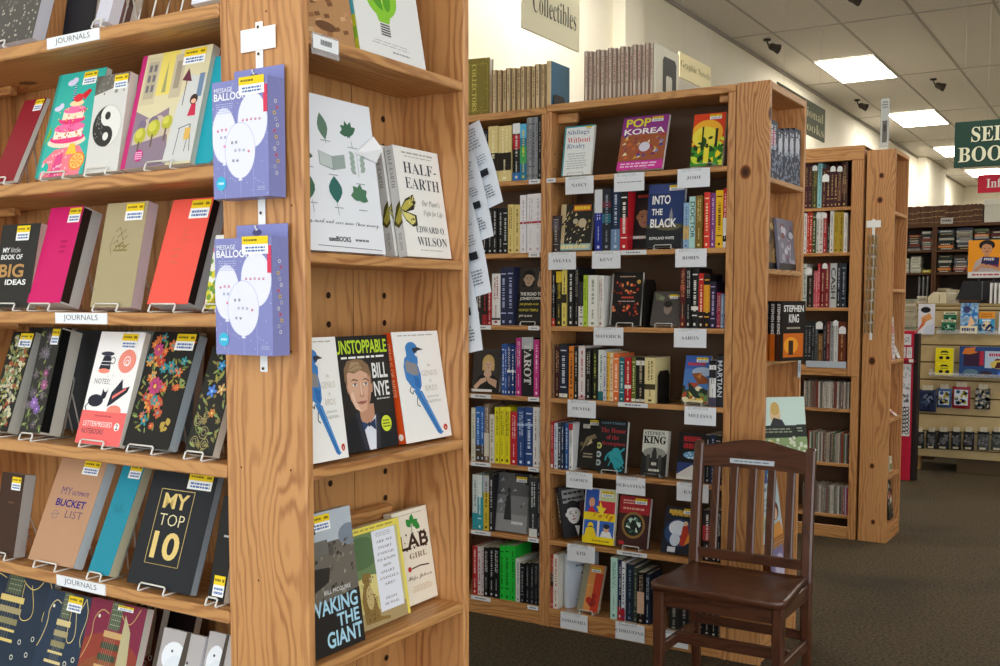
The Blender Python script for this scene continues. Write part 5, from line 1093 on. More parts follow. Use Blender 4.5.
def popk(d):
    d.r(0, 0, 1, 1, '#8e3a86'); R = random.Random(6); d.r(0, .17, 1, .66, '#a05a3a')
    for k in range(46): u, v = R.uniform(.02, .95), R.uniform(.18, .64); d.poly([(u, v), (u+R.uniform(.03, .12), v+.02), (u+.06, v+R.uniform(.04, .09))], R.choice(('#d8a03a', '#3a4a9a', '#c86a3a', '#e8d8b0', '#6a2a6a', '#b02a4a', '#7a86c0')))
    d.e(.55, .42, .12, .09, '#d8d4e4'); d.r(0, 0, 1, .16, '#d23a9a'); d.bars(.05, .04, .9, .14, 2, '#f0c8e4', 2, .5)
    d.t('POP', .08, .80, .62, .96, '#e2dc3a', bold=.07); d.t('KOREA', .06, .66, .95, .77, '#f2f0ee', bold=.06)
M_('purple POP KOREA paperback on the top shelf', (530, 599), (690, 594), (562, 425), 1, s=3.505, cover='#8e3a86', spine='#5a2a6a', front=popk, sticker=(.64, .88, .05, .022), ez=2, lift=.007)
def jungle(d):
    d.r(0, 0, 1, 1, '#d8421f'); d.e(.45, .62, .5, .26, '#f0b030'); d.e(.4, .55, .4, .2, '#e8d84a'); d.r(0, .0, 1, .38, '#3f8a2a'); R = random.Random(3)
    for k in range(30): u, v = R.uniform(0, 1), R.uniform(.0, .55); d.leaf(u, v, R.uniform(.02, .05), R.choice(('#1f4a1c', '#2f6a24', '#143414', '#c8d83a', '#e8d02a')), R.uniform(0, 3.1), .5)
    d.r(.72, .35, .8, .7, '#1f2a14'); d.r(.3, .3, .35, .75, '#2a3414'); d.r(.4, .05, .56, .36, '#e8d83a'); d.r(.45, .34, .52, .42, '#1c2414')
M_('orange and green jungle cover book on the top shelf', (788, 575), (900, 572), (805, 410), 1, s=3.505, cover='#d8421f', spine='#2a5a24', front=jungle, sticker=(.5, .88, .05, .02), ez=2)
def comic(d):
    d.r(0, 0, 1, 1, '#2a2722'); R = random.Random(8); d.r(0, 0, .16, 1, '#c8b48a'); d.r(.0, 0, 1, .14, '#9ac0c4')
    for k in range(50): u, v = R.uniform(.0, .92), R.uniform(.02, .8); d.poly([(u, v), (u+R.uniform(.03, .12), v+.02), (u+.05, v+R.uniform(.04, .1))], R.choice(('#d8c89a', '#17150f', '#b8a060', '#e6dcc0', '#3a3020')))
    d.r(.4, .84, .95, .97, '#d8702f'); d.bars(.42, .86, .93, .95, 1, '#f2d83a', 3, .8); d.e(.7, .58, .13, .10, '#c8b898'); d.e(.48, .62, .08, .06, '#b8b098'); d.bars(.03, .02, .95, .12, 1, '#e8d8a0', 6, .8)
M_('patterned cream and black comic cover on the second shelf', (340, 287), (455, 290), (352, 132), 2, org=(465, 170), cover='#2a2722', spine='#c8b48a', front=comic, ez=False)
def pface(d):
    d.r(0, 0, 1, 1, '#1f1a1a'); d.r(0, .0, 1, .2, '#16161a'); d.r(0, .17, .8, .22, '#dcdad8'); d.face(.55, .55, .105, '#a5765a', '#2a1c16'); d.bars(.1, .86, .9, .94, 1, '#c04a3a', 3, .6)
M_('dark book with a half-hidden face behind the INTO THE BLACK book', (608, 283), (680, 285), (612, 82), 2, org=(465, 170), dy=.05, cover='#1f1a1a', front=pface, ez=False, tilt=8)
def black_(d):
    d.r(0, 0, 1, 1, '#24386a'); d.r(0, 0, 1, .34, '#23262a'); d.r(0, .3, 1, .36, '#4a4a3c'); d.r(0, .85, .6, 1, '#3a4a80'); d.e(.6, .32, .35, .06, '#5f5a44'); d.poly([(.6, .34), (.62, .52), (.66, .62), (.7, .52), (.72, .34)], '#8a8c90')
    d.t('INTO', .12, .68, .62, .82, '#f0efec', bold=.04); d.t('THE', .12, .51, .42, .61, '#f0efec', bold=.04); d.t('BLACK', .1, .31, .82, .45, '#f0efec', bold=.04); d.t('ROWLAND WHITE', .1, .12, .78, .165, '#e4e4e0', bold=.02)
M_('blue INTO THE BLACK hardcover on the second shelf', (655, 278), (787, 280), (670, 62), 2, org=(465, 170), dy=.008, cover='#24386a', spine='#1c2c54', hard=True, t=.03, front=black_, sticker=(.6, .89, .065, .022))
# third shelf
def sketch(d):
    d.r(0, 0, 1, 1, '#cfcfcb'); d.line([(.3, .8), (.5, .9), (.7, .78), (.6, .6), (.4, .62), (.3, .8)], .004, '#2a2a2c'); d.line([(.5, .6), (.45, .3), (.6, .1)], .004, '#3a3a3c'); d.line([(.3, .5), (.7, .45)], .003, '#3a3a3c'); d.spots(.2, .7, .8, .9, 12, .003, '#2a2a2c', 2)
M_('white sketch-cover paperback beside the red and black book, third shelf', (524, 268), (558, 270), (529, 92), 3, org=(465, 250), dy=.05, t=.01, cover='#cfcfcb', front=sketch, ez=False, tilt=8)
def redblk(d):
    d.r(0, 0, 1, 1, '#171314'); R = random.Random(5)
    for k in range(44): u, v = R.uniform(.02, .9), R.choice((R.uniform(.18, .42), R.uniform(.58, .82))); d.e(u, v, R.uniform(.02, .07), R.uniform(.015, .04), R.choice(('#b8301f', '#d85a34', '#7a1f18', '#e08a54', '#3a1412')), 10)
    d.bars(.2, .9, .8, .94, 1, '#c8a88a', 2, .5); d.bars(.3, .5, .75, .55, 1, '#c04a3a', 3, .7); d.bars(.15, .44, .85, .47, 1, '#b8a8a0', 4, .6); d.circ(.88, .82, .009, '#c8a04a', 14)
M_('black and red crowd-cover book on the third shelf', (530, 268), (635, 270), (537, 88), 3, org=(465, 250), cover='#171314', front=redblk)
def greyp(d):
    d.r(0, 0, 1, 1, '#4f4a47'); d.e(.55, .5, .14, .18, '#8a7a6c'); d.e(.55, .62, .15, .1, '#2a2422'); d.poly([(.1, .75), (.4, .7), (.3, .9), (.05, .95)], '#6a6a54'); d.e(.3, .8, .1, .06, '#7d8a6a'); d.bars(.5, .82, .95, .9, 1, '#c8b88a', 2, .6)
M_('grey paperback with a small head on the third shelf', (672, 267), (776, 272), (690, 160), 3, org=(465, 250), cover='#4f4a47', front=greyp, sticker=(.58, .78, .035, .018))
def jones(d):
    d.r(0, 0, 1, 1, '#1e1c1c'); d.r(0, .55, 1, 1, '#3a332e'); d.face(.4, .80, .075, '#b39880', '#1a1412', True); d.poly([(.2, .58), (.36, .67), (.52, .66), (.7, .56)], '#2a2624'); d.e(.82, .72, .09, .07, '#b39880'); d.poly([(.76, .75), (.78, .93), (.82, .93), (.82, .76)], '#b39880'); d.poly([(.84, .76), (.9, .92), (.94, .9), (.88, .74)], '#b39880')
    d.t('THE ROAD TO', .1, .50, .95, .56, '#e8e6e0', bold=.03); d.t('JONESTOWN', .1, .41, .92, .475, '#e8e6e0', bold=.03); d.t('JIM JONES AND', .1, .32, .84, .365, '#c8b83a', bold=.02); d.t('PEOPLES TEMPLE', .1, .22, .84, .265, '#c8b83a', bold=.02); d.t('JEFF GUINN', .1, .11, .62, .155, '#e0ddd4', bold=.02)
M_('dark book titled THE ROAD TO JONESTOWN with two raised fingers', (184, 262), (278, 264), (189, 72), 3, False, (465, 250), cover='#1e1c1c', hard=True, t=.03, front=jones)
# fourth shelf
def bird4(d):
    d.r(0, 0, 1, 1, '#4a78b8'); d.r(0, .72, 1, 1, '#3a62b0'); d.e(.7, .66, .4, .1, '#a8bcd8'); d.bars(.08, .78, .86, .86, 1, '#c03a4a', 2, .8); d.r(0, 0, 1, .28, '#3a4a34'); R = random.Random(5)
    for k in range(22): d.leaf(R.uniform(0, 1), R.uniform(.05, .4), R.uniform(.02, .04), R.choice(('#d8c04a', '#a84a2a', '#2a3424', '#6a8a4a', '#e0d8b0')), R.uniform(0, 3), .6)
    d.poly([(.3, .62), (.6, .64), (.95, .52), (.98, .42), (.6, .40), (.45, .5)], '#8a4a24'); d.poly([(.2, .45), (.5, .3), (.75, .1), (.5, .12), (.25, .25)], '#22342a'); d.poly([(.5, .56), (.7, .66), (.66, .5)], '#c07a3a'); d.r(.15, .02, .85, .08, '#e0cf8a')
M_('bright blue paperback with a brown bird-like creature, fourth shelf', (786, 285), (878, 291), (805, 118), 4, org=(465, 325), cover='#4a78b8', spine='#3a5a8c', front=bird4, sticker=(.44, .86, .05, .02))
def lady(d):
    d.r(0, 0, 1, 1, '#39332f'); d.e(.55, .68, .22, .19, '#c9a86a'); d.r(.34, .5, .78, .66, '#c9a86a'); d.face(.56, .64, .062, '#d2ab90', '#c9a86a'); d.poly([(.1, .0), (.2, .35), (.45, .45), (.66, .45), (.95, .3), (1, 0)], '#1c1a1a'); d.poly([(.44, .52), (.66, .52), (.7, .4), (.56, .3), (.4, .4)], '#cda68c')
    d.poly([(.06, .12), (.3, .3), (.5, .34), (.52, .25), (.3, .16), (.14, .02)], '#cda68c'); d.poly([(.9, .1), (.62, .2), (.5, .3), (.62, .34), (.9, .28)], '#c39c82'); d.r(0, 0, .75, .06, '#e4e2de')
M_('dark portrait book of a fair-haired woman, narrow bookcase', (24, 242), (122, 245), (26, 93), 4, False, (465, 325), cover='#39332f', hard=True, t=.03, front=lady, ez=False, tilt=8)
# fifth shelf
def dark5(d):
    d.r(0, 0, 1, 1, '#1e1a16'); d.bars(.2, .78, .6, .90, 1, '#d0c8b8', 7, .7); d.poly([(.15, .3), (.5, .55), (.9, .62), (.8, .7), (.4, .62)], '#8a7a5a'); d.poly([(.4, .44), (.7, .52), (.62, .6)], '#c8b890'); d.bars(.25, .2, .8, .32, 2, '#a89a80', 4, .5); d.circ(.2, .48, .009, '#6a5a44')
M_('black hardcover turned partly sideways beside the red spine, fifth shelf', (404, 247), (480, 250), (408, 72), 5, org=(465, 400), dy=.052, cover='#1e1a16', spine='#2a241e', hard=True, t=.03, front=dark5, ez=False, tilt=8, sticker=(.62, .87, .045, .022))
def scorp(d):
    d.r(0, 0, 1, 1, '#15171b'); d.t('NANCY FARMER', .1, .925, .92, .965, '#6f93a8', 'serif', -.01); rd = '#a83038'
    for k, tx in enumerate(('The House', 'of the', 'Scorpion')): d.t(tx, (.1, .3, .16)[k], .76-k*.13, (.94, .72, .96)[k], .85-k*.13, rd, 'serif')
    tq = '#2c9aa6'; d.poly([(.4, .3), (.55, .45), (.8, .42), (.95, .2), (.8, .08), (.6, .14)], tq); d.e(.66, .38, .16, .1, tq); d.line([(.5, .4), (.35, .32), (.3, .22)], .008, tq); d.line([(.8, .4), (.95, .48)], .008, tq); d.line([(.7, .3), (.62, .12), (.78, .03), (.9, .07)], .009, tq); d.line([(.55, .3), (.42, .12)], .005, tq); d.line([(.8, .25), (.95, .1)], .005, tq); d.line([(.62, .3), (.86, .2)], .002, '#15474e')
    for v, c in ((.50, '#c8c86a'), (.33, '#b9c6cc'), (.17, '#a8b4ba')): d.circ(.06, v, .0135, c, 18); d.circ(.06, v, .007, '#5a6a5a', 12)
M_('black House of the Scorpion book with teal scorpion and award seals', (475, 250), (580, 257), (484, 78), 5, org=(465, 400), dy=.008, cover='#15171b', hard=True, t=.028, front=scorp)
def king(d):
    d.r(0, 0, 1, 1, '#1e1f1e'); d.r(0, .5, 1, 1, '#c9cac0'); d.t('STEPHEN', .06, .89, .86, .97, '#3a3a38', 'serif'); d.t('KING', .03, .70, .93, .87, '#1a1a1a', 'serif', .02); d.e(.5, .5, .45, .12, '#8c8e86')
    d.poly([(.38, 0), (.4, .5), (.47, .62), (.53, .62), (.6, .5), (.62, 0)], '#2c2d2c'); d.r(.2, .1, .34, .46, '#3f403e'); d.r(.66, .1, .8, .46, '#3f403e'); d.bars(.4, .22, .62, .3, 1, '#d8d8d0', 2, .8); d.bars(.3, .09, .75, .15, 1, '#d8d8d0', 3, .8)
M_('black and white tower-cover paperback on the fifth shelf', (637, 267), (728, 272), (650, 115), 5, org=(465, 400), cover='#1e1f1e', paper='#dcd8cc', t=.03, front=king, ez=2)
def mount(d):
    d.r(0, 0, 1, 1, '#151417'); d.bars(.16, .64, .84, .94, 2, '#b0242c', 5, .72); d.e(.55, .52, .35, .08, '#6fa8d0'); d.spots(.3, .45, .85, .58, 18, .004, '#d8ecf8', 4); d.r(0, 0, 1, .36, '#2a3f78'); d.poly([(0, .1), (.3, .22), (.55, .32), (.8, .2), (1, .14), (1, .06), (0, .04)], '#d8d4d0'); d.r(0, 0, 1, .06, '#e0dcd6')
M_('dark book with red title and snowy mountain beside the chair back', (768, 284), (866, 292), (780, 122), 5, org=(465, 400), cover='#151417', front=mount, ez=False)
# sixth shelf
def mono(d):
    d.r(0, 0, 1, 1, '#1d1b1e'); d.r(.1, .68, .9, .94, '#8c8c8c'); d.bars(.1, .7, .9, .92, 2, '#2a2a2c', 3, .4); d.face(.42, .46, .10, '#d6d4d2', '#141416'); d.e(.78, .5, .12, .2, '#5a3a44'); d.poly([(.25, 0), (.4, .24), (.6, .22), (.8, 0)], '#0f0f11'); d.poly([(.42, .22), (.5, .0), (.6, .2)], '#d8d6d4')
a = on(465+345/3.636, 470+252/3.636, 1, Y2+.012)
book('leaning black and white portrait hardcover, sixth shelf', .135, .225, .034, '#1d1b1e', spine='#222024', hard=True, front=mono, T=Matrix.Translation((XS+.024+.066, Y2+.02, MZ[5]+.011)) @ Matrix.Rotation(math.radians(-9), 4, 'Y') @ Matrix.Rotation(math.radians(52), 4, 'Z'), group=GM,
     spinef=lambda d: d.vbars(.28, .3, .75, .92, 1, '#d8d6d2', 4, .9))
def party(d):
    d.r(0, 0, 1, 1, '#e0dcd6'); d.r(.03, .55, .45, .98, '#2f58b0'); d.r(.5, .75, .97, .98, '#c8d4a0'); d.r(.45, .55, .97, .78, '#c42a3a'); d.r(0, .42, 1, .56, '#f0d420'); d.r(.03, .13, .45, .42, '#3064b8'); d.r(.52, .13, .97, .42, '#3064b8'); d.r(0, 0, 1, .13, '#f2d818')
    d.e(.24, .74, .09, .09, '#d8a080'); d.poly([(.1, .56), (.24, .68), (.4, .56)], '#c42a3a'); d.poly([(.5, .78), (.58, .66), (.7, .66), (.62, .58), (.66, .48), (.55, .55), (.42, .48), (.46, .6), (.38, .68), (.48, .68)], '#f2dc3a'); d.t('Party', .3, .43, .95, .58, '#c8801a', 'script', .03)
    d.poly([(.06, .13), (.1, .27), (.36, .27), (.44, .13)], '#f0d420'); d.e(.24, .31, .09, .07, '#f0d420'); d.r(.18, .29, .31, .31, '#2a2a2a'); d.poly([(.55, .13), (.62, .24), (.86, .24), (.94, .13)], '#e8e8ec'); d.e(.74, .29, .09, .07, '#dcae90'); d.e(.74, .33, .10, .045, '#2a2f3a'); d.bars(.3, .03, .9, .08, 1, '#a08a20', 2, .5)
M_('yellow and blue Party paperback on the sixth shelf', (425, 245), (540, 250), (435, 68), 6, org=(465, 470), cover='#e0dcd6', spine='#e8cc20', front=party, ez=False, sticker=(.54, .86, .055, .024))
def oval(d):
    d.r(0, 0, 1, 1, '#3a1c1a'); d.r(0, .66, 1, 1, '#a0202a'); d.bars(.1, .84, .5, .94, 2, '#e8b0a0', 2, .5); d.bars(.1, .72, .85, .8, 1, '#d89a8a', 3, .5); d.e(.5, .44, .38, .26, '#8a6a3a', 28); d.e(.5, .44, .31, .21, '#16201c', 24); R = random.Random(2)
    for k in range(12): d.poly([(.5+.2*math.cos(k), .44+.13*math.sin(k)), (.5+.26*math.cos(k+.4), .44+.17*math.sin(k+.4)), (.5+.1*math.cos(k+.9), .44+.1*math.sin(k+.9))], R.choice(('#b8d0c4', '#4a7a6a', '#e0ece4', '#24443a')))
    d.e(.15, .08, .1, .04, '#b02430')
M_('red and black hardcover with a round green emblem, sixth shelf', (550, 270), (660, 280), (567, 100), 6, org=(465, 470), cover='#3a1c1a', hard=True, paper='#dcd8cc', t=.03, front=oval, sticker=(.5, .86, .055, .024))
def fire(d):
    d.r(0, 0, 1, 1, '#141a2a'); d.e(.5, .45, .45, .3, '#22406e'); d.bars(.1, .84, .9, .95, 1, '#d8b84a', 2, .8); d.bars(.15, .80, .9, .92, 1, '#d8a83a', 9, .8); d.e(.45, .55, .28, .16, '#d8e0ec'); d.e(.4, .3, .16, .14, '#c8d4e4'); d.poly([(.55, .2), (.6, .6), (.75, .66), (.85, .3), (.7, .18)], '#b8321f'); d.poly([(.7, .2), (.8, .45), (.92, .3)], '#e08a2a'); d.e(.68, .66, .07, .05, '#e8c8a0'); d.r(.2, .03, .45, .14, '#d8dce4')
M_('dark blue paperback with a red figure and gold title, sixth shelf', (710, 305), (826, 312), (735, 138), 6, org=(465, 470), cover='#141a2a', front=fire, ez=False, sticker=(.58, .88, .05, .022))
# lowest shelf
def grad(d):
    d.r(0, 0, 1, 1, '#ccd9e6'); d.bars(.2, .72, .9, .82, 1, '#7a8ea4', 4, .4); d.poly([(.42, .62), (.68, .72), (.9, .64), (.64, .54)], '#1c2028'); d.poly([(.55, .56), (.74, .6), (.7, .48), (.54, .46)], '#1c2028'); d.line([(.5, .6), (.44, .5)], .004, '#1c2028'); d.bars(.2, .12, .9, .15, 1, '#8a9cb0', 5, .5)
a = on(465+340/3.636, 530+285/3.636, 1, Y2+.015)
book('tall pale blue hardcover with a graduation cap, lowest shelf', .165, .243, .032, '#ccd9e6', spine='#d4dee8', hard=True, front=grad, T=place(a.x+.034, Y2+.040, MZ[6]+.002, 60, 1), group=GM)
def orange(d):
    d.r(0, 0, 1, 1, '#d8904a'); d.r(0, 0, .3, 1, '#8c8872'); d.r(.62, 0, 1, .82, '#c0391f'); d.e(.66, .2, .18, .09, '#8e1f18'); d.e(.5, .24, .14, .07, '#b02a1c'); d.e(.72, .34, .12, .06, '#a02418'); d.r(.3, .55, .62, .56, '#e8c08a')
M_('small orange and red paperback on a wire easel, lowest shelf', (405, 273), (480, 290), (437, 130), 7, org=(465, 530), dy=.010, cover='#c86a34', paper='#d8d0bc', t=.022, front=orange, sticker=(.4, .84, .045, .02), lim=(8, 22))
# narrow bookcase photo book
def photo(d):
    d.r(0, 0, 1, 1, '#77787a'); d.r(0, .62, 1, 1, '#57585a'); d.r(.0, .0, 1, .3, '#8f9092'); R = random.Random(4)
    for k in range(20): u, v = R.uniform(0, .9), R.uniform(.3, .9); d.poly([(u, v), (u+R.uniform(.05, .2), v+.02), (u+.1, v+R.uniform(.04, .1))], R.choice(('#3a3b3d', '#9c9da0', '#4f5053', '#b8b9bb')))
    d.poly([(.25, .2), (.3, .6), (.42, .66), (.5, .2)], '#2a2b2d'); d.e(.37, .7, .05, .05, '#2f2f31'); d.poly([(.55, .9), (1, .8), (1, 1), (.5, 1)], '#2f3032'); d.bars(.5, .12, .9, .2, 1, '#d8d8d8', 2, .6)
M_('large grey street-photo cover on the narrow bookcase', (109, 214), (222, 226), (114, 12), 6, False, (465, 470), cover='#57585a', t=.02, front=photo, ez=False, sticker=(.58, .86, .055, .024))
# stacked things at the back of the narrow shelves
for k, (lb_, xa, xb, z, c, tt) in enumerate((('flat red book on top of the portrait book, narrow bookcase', 28, 128, 4, '#a02438', .02), ('flat green book over the red one, narrow bookcase', 40, 160, 4, '#4a5a2a', .018))):
    A = on(465+xa/3.636, 340, 1, Y2+.06); B = on(465+xb/3.636, 340, 1, Y2+.06)
# cards in clear clips
cards = [('NANCY', (352, 612), (450, 664), 0, 3.505, 'name card below the Siblings paperback'), ('staff pick favourites' and None, (523, 600), (628, 652), 0, 3.505, 'card with one long printed line below the POP KOREA paperback'), ('JODI', (745, 588), (858, 640), 0, 3.505, 'name card below the jungle cover book'),
 ('SYLVIA', (303, 296), (403, 352), 170, 3.636, 'name card below the patterned comic cover'), ('KENT', (462, 292), (565, 350), 170, 3.636, 'name card below the blue and red spines, second shelf'), ('ROBIN', (765, 287), (878, 343), 170, 3.636, 'name card below the INTO THE BLACK hardcover, right'),
 ('MAVERICK', (468, 280), (575, 333), 250, 3.636, 'name card below the lime green spine, third shelf'), ('AARON', (760, 287), (877, 343), 250, 3.636, 'name card below the right end spines, third shelf'),
 ('DENISE', (373, 270), (475, 328), 325, 3.636, 'name card below the orange spine, fourth shelf'), ('MELISSA', (798, 300), (912, 355), 325, 3.636, 'name card below the bird-like creature paperback'),
 ('CARMEN', (368, 260), (463, 316), 400, 3.636, 'name card below the sideways black hardcover'), ('SEBASTIAN', (550, 279), (655, 338), 400, 3.636, 'name card below the scorpion book and tower paperback'), ('KAREN', (770, 300), (885, 362), 400, 3.636, 'name card half behind the chair back'),
 ('KIM', (372, 268), (472, 328), 470, 3.636, 'name card below the Party paperback'), ('SAMANTHA', (347, 296), (445, 360), 530, 3.636, 'name card on the floor-level shelf below the graduation book'), ('CHRISTINE', (547, 338), (652, 402), 530, 3.636, 'name card below the mint spine, lowest shelf'), (None, (715, 362), (812, 412), 530, 3.636, 'white card seen between the chair legs')]
for tx, p, q, oy, s, lb_ in cards:
    Yc = Y2-.006; A = on(465+p[0]/s, oy+p[1]/s, 1, Yc); B = on(465+q[0]/s, oy+q[1]/s, 1, Yc); w = B.x-A.x
    mid_ = on(465+(p[0]+q[0])/2/s, oy+(p[1]+q[1])/2/s, 1, Yc); hh = w*.55
    zs = min(MZ, key=lambda z: abs(z-.012-(mid_.z+hh/2))); ztop = zs-.002
    r = thing('name_card', 'white '+lb_, 'name card', Vector((A.x, Yc, ztop)), 'name cards on the shelf edges')
    b = MB(); b.box(0, 0, -hh, w, .0012, 0, '#e3e6ec'); d = D(b, (0, 0, -hh), (1, 0, 0), (0, 0, 1), w, hh)
    if tx: d.t(tx, .5-.055*len(tx), .42, .5+.055*len(tx), .60, '#4a4f58', 'serif', -.02)
    elif 'long' in lb_: d.bars(.08, .46, .94, .54, 1, '#8a8f98', 3, .6)
    b.build('card', r)
    b = MB(); b.box(w*.12, -.0012, .0022, w*.75, .05, .0034, CLEAR); b.box(w*.12, -.0012, -.012, w*.75, -.0004, .0022, CLEAR); b.build('clear_clip', r)
# printed strips on the shelf edges
def strip(label, x0, x1, oy, z, s=3.636, txt=False, hgt=.0185):
    A = on(465+x0/s, oy, 1, Y2); B = on(465+x1/s, oy, 1, Y2)
    r = MB(); r.box(A.x, Y2-.0022, z-hgt-.001, B.x, Y2-.0012, z-.001, '#dfe2e6'); d = D(r, (A.x, Y2-.0022, z-hgt-.001), (1, 0, 0), (0, 0, 1), B.x-A.x, hgt)
    d.bars(.15, .3, .85, .7, 1, '#6a6f76', int(x0), .7); o = r.build('shelf_tag'); tag(o, label, 'shelf tag', 'printed tags on the shelf edges')
for lb_, x0, x1, oy, k in (('small white shelf tag at the left end of the top wide shelf', 297, 330, 178, 1), ('long white shelf tag under the half-hidden face book', 568, 660, 252, 2), ('long white shelf tag under the teal and red spines, fourth shelf', 557, 665, 402, 4), ('long white shelf tag under the round emblem hardcover', 553, 662, 552, 6)): strip(lb_, x0, x1, oy, MZ[k-1])
for k in range(7): strip('small white shelf tag at the right end of the %s narrow shelf' % ORD[k], 232, 272, 250, MZ[k])
for k, n_ in ((2, 'third'), (3, 'fourth'), (4, 'fifth'), (5, 'sixth'), (6, 'seventh')): strip('long white shelf tag at the left of the %s narrow shelf' % n_, 22, 95, 250, MZ[k])
# bookends
for lb_, x, oy, i, wd, hh in (('black metal bookend right of the red crowd-cover book', 655, 250, 3, .055, .2), ('black bookend right of the cream spine, fourth shelf', 706, 325, 4, .04, .135)):
    A = on(465+x/3.636, oy+60, 1, Y2+.03); r = thing('bookend', lb_, 'bookend', Vector((A.x, Y2+.02, MZ[i-1])), 'black metal bookends')
    b = MB(); b.prism([(0, .0018), (.12, .0018), (.12, hh-.02), (.10, hh), (.02, hh), (0, hh-.02)], -.001, .001, '#1c1815', 'yz'); b.build('upright_plate', r); b = MB(); b.box(.0012, 0, .0003, wd*1.1, .12, .0016, '#1c1815'); b.build('foot_plate', r)

# ================================================================ on top of the middle row
TT = MT
def toprow(label_f, x0, x1, ytop, n, zt, col, acc, Y, bands=(), h=None, dep=.2, group=None, alt=None):
    A = on(x0, 110, 1, Y).x; B = on(x1, 110, 1, Y).x; hh = h or (on((x0+x1)/2, ytop, 1, Y).z-zt); t = (B-A)/n
    for k in range(n):
        c = alt[k % len(alt)] if alt else col
        book(label_f(k), dep*.8, hh*(1-.012*(k % 3)), t*.94, c, hard=True, paper='#d8c8a8', T=place(A+(k+1)*t, Y+.004*((k*7) % 3), zt+.0006, 90), group=group,
             spinef=lambda d, k=k: (d.r(0, 0, .16, 1, '#5a3a24'), d.r(.84, 0, 1, 1, '#5a3a24'), d.vbars(.3, .3, .7, .9, 1, acc, k)))
Yt = Y2+.03
A = on(468, 100, 1, Yt).x; B = on(501, 100, 1, Yt).x
book('green and gold COLLECTORS volume at the left on top of the narrow bookcase', .112, on(480, 57, 1, Yt).z-(MT-.008), .045, '#7d6f2a', spine='#77682a', hard=True, T=place(A-.012, Yt+.01, MT-.0074, 10), group='volumes on top of the middle row',
     front=lambda d: (d.spots(0, 0, 1, 1, 50, .003, '#9a8a3a', 3), d.line([(.1, .1), (.9, .1), (.9, .9), (.1, .9), (.1, .1)], .002, '#a8963c'), d.t('COLLECTORS', .22, .1, .42, .9, '#c9b85a', 'serif', down=True)))
toprow(lambda k: 'beige clothbound volume, %s from the left on top of the narrow bookcase' % ORD[k], 492, 545, 67, 11, MT-.0074, '#cdb68c', '#8a6a3c', Yt, alt=('#d2bc94', '#c8ae82', '#cbb388'), group='volumes on top of the middle row')
A = on(546, 104, 1, Yt).x
book('blue clothbound volume at the right end of the beige row', .17, on(548, 61, 1, Yt).z-MT, .022, '#2a6a8c', spine='#cdb68c', hard=True, T=place(A+.024, Yt+.002, MT+.0006, 90), group='volumes on top of the middle row')
r = thing('bookend', 'black metal bookend against the blue clothbound volume on the bookcase top', 'bookend', Vector((A+.026, Yt+.02, MT)), 'black metal bookends')
b = MB(); b.prism([(0, 0), (.1, 0), (.1, .045), (.085, .055), (.015, .055), (0, .045)], 0, .002, '#26221f', 'yz'); b.build('upright_plate', r); b = MB(); b.box(.0022, 0, .0003, .06, .1, .0016, '#26221f'); b.build('foot_plate', r)
toprow(lambda k: 'brown-edged pale volume, %s from the left on top of the wide bookcase' % ORD[k], 584, 653, 47, 17, MT+.0006, '#cfbfae', '#9a5a4a', Yt, alt=('#d3c3b2', '#c9b7a6'), group='volumes on top of the middle row')
A = on(653, 90, 1, Yt).x
o = thing('slipcase', 'white slipcase with a black window panel at the right end of the tall row', 'slipcase', Vector((0, 0, 0)))
hh = on(654, 43, 1, Yt).z-MT
b = MB(); b.bbox(A, Yt, MT+.0006, A+.012, Yt+.25, MT+hh, '#d8d4be', .002); d = D(b, (A+.012, Yt, MT), (0, 1, 0), (0, 0, 1), .25, hh, eps=.0008)
def rr(d, u0, v0, u1, v1, q, c): d.poly([(u0, v0), (u1, v0), (u1, v1-q), (u1-q*.8, v1), (u0+q*.8, v1), (u0, v1-q)], c)
rr(d, .28, .12, .86, .82, .08, '#262723'); rr(d, .42, .14, .68, .46, .04, '#c9c7b4'); b.build('end_board', o)

# ================================================================ middle end bookcase, facing +x
GX = 'books on the middle end bookcase'; XM = X2-.022
def X_(label, bl, br, tl, i, dx=0, **kw):
    kw.setdefault('group', GX); kw.setdefault('lim', (4, 18))
    return face_book(label, bl, br, tl, 0, XM-dx, M2Z[i], face='+x', lo=Y2+.0245, hi=Y2B-.024, **kw)
def navy(k):
    def f(d): d.r(0, 0, 1, 1, '#1d2842'); R = random.Random(k); d.spots(0, .0, 1, .6, 30, .008, '#8a9ab4', k); d.e(.5, .7, .35, .14, R.choice(('#c8ccd8', '#b8566a', '#5a7ab0'))); d.vbars(.1, .5, .9, .95, 2, '#c8d0e0', k)
    return f
ys = [max(Y2+.0235, on(x, 178+(x-772)*.25, 0, X2).y) for x in (771, 779, 785, 790.5, 796, 802)]
for k in range(5):
    hh = on(776+k*6, (119, 128, 128, 128, 128)[k], 0, X2).z-M2Z[0]
    book('navy blue book, %s of the five with spines out on the top end shelf' % ORD[k], .108, hh*.98, ys[k+1]-ys[k]-.002, '#1d2842', T=Matrix.Translation((X2-.010, ys[k+1]-.001, M2Z[0]+.0006)) @ Matrix.Rotation(math.pi, 4, 'Z'), spinef=navy(k), group=GX)
def pic(seed, base, cols):
    def f(d):
        R = random.Random(seed); d.r(0, 0, 1, 1, base)
        for k in range(26): u, v = R.uniform(.0, .9), R.uniform(.05, .9); d.e(u, v, R.uniform(.04, .16), R.uniform(.03, .09), R.choice(cols), 12)
        d.r(0, 0, 1, .12, '#26262c')
    return f
X_('brown picture book half behind the grey one on the second end shelf', (769, 265), (783, 266.5), (772, 217), 1, dx=.02, t=.01, cover='#8a6a44', front=pic(1, '#8a6a44', ('#b08a54', '#5a4a3a', '#c8a870')))
X_('grey and red picture book on the second end shelf', (780, 266), (796, 268), (776, 219), 1, t=.012, cover='#7d7a8c', front=pic(2, '#7d7a8c', ('#a8a4b8', '#8a4a54', '#5a5a6e', '#c8c8d4')))
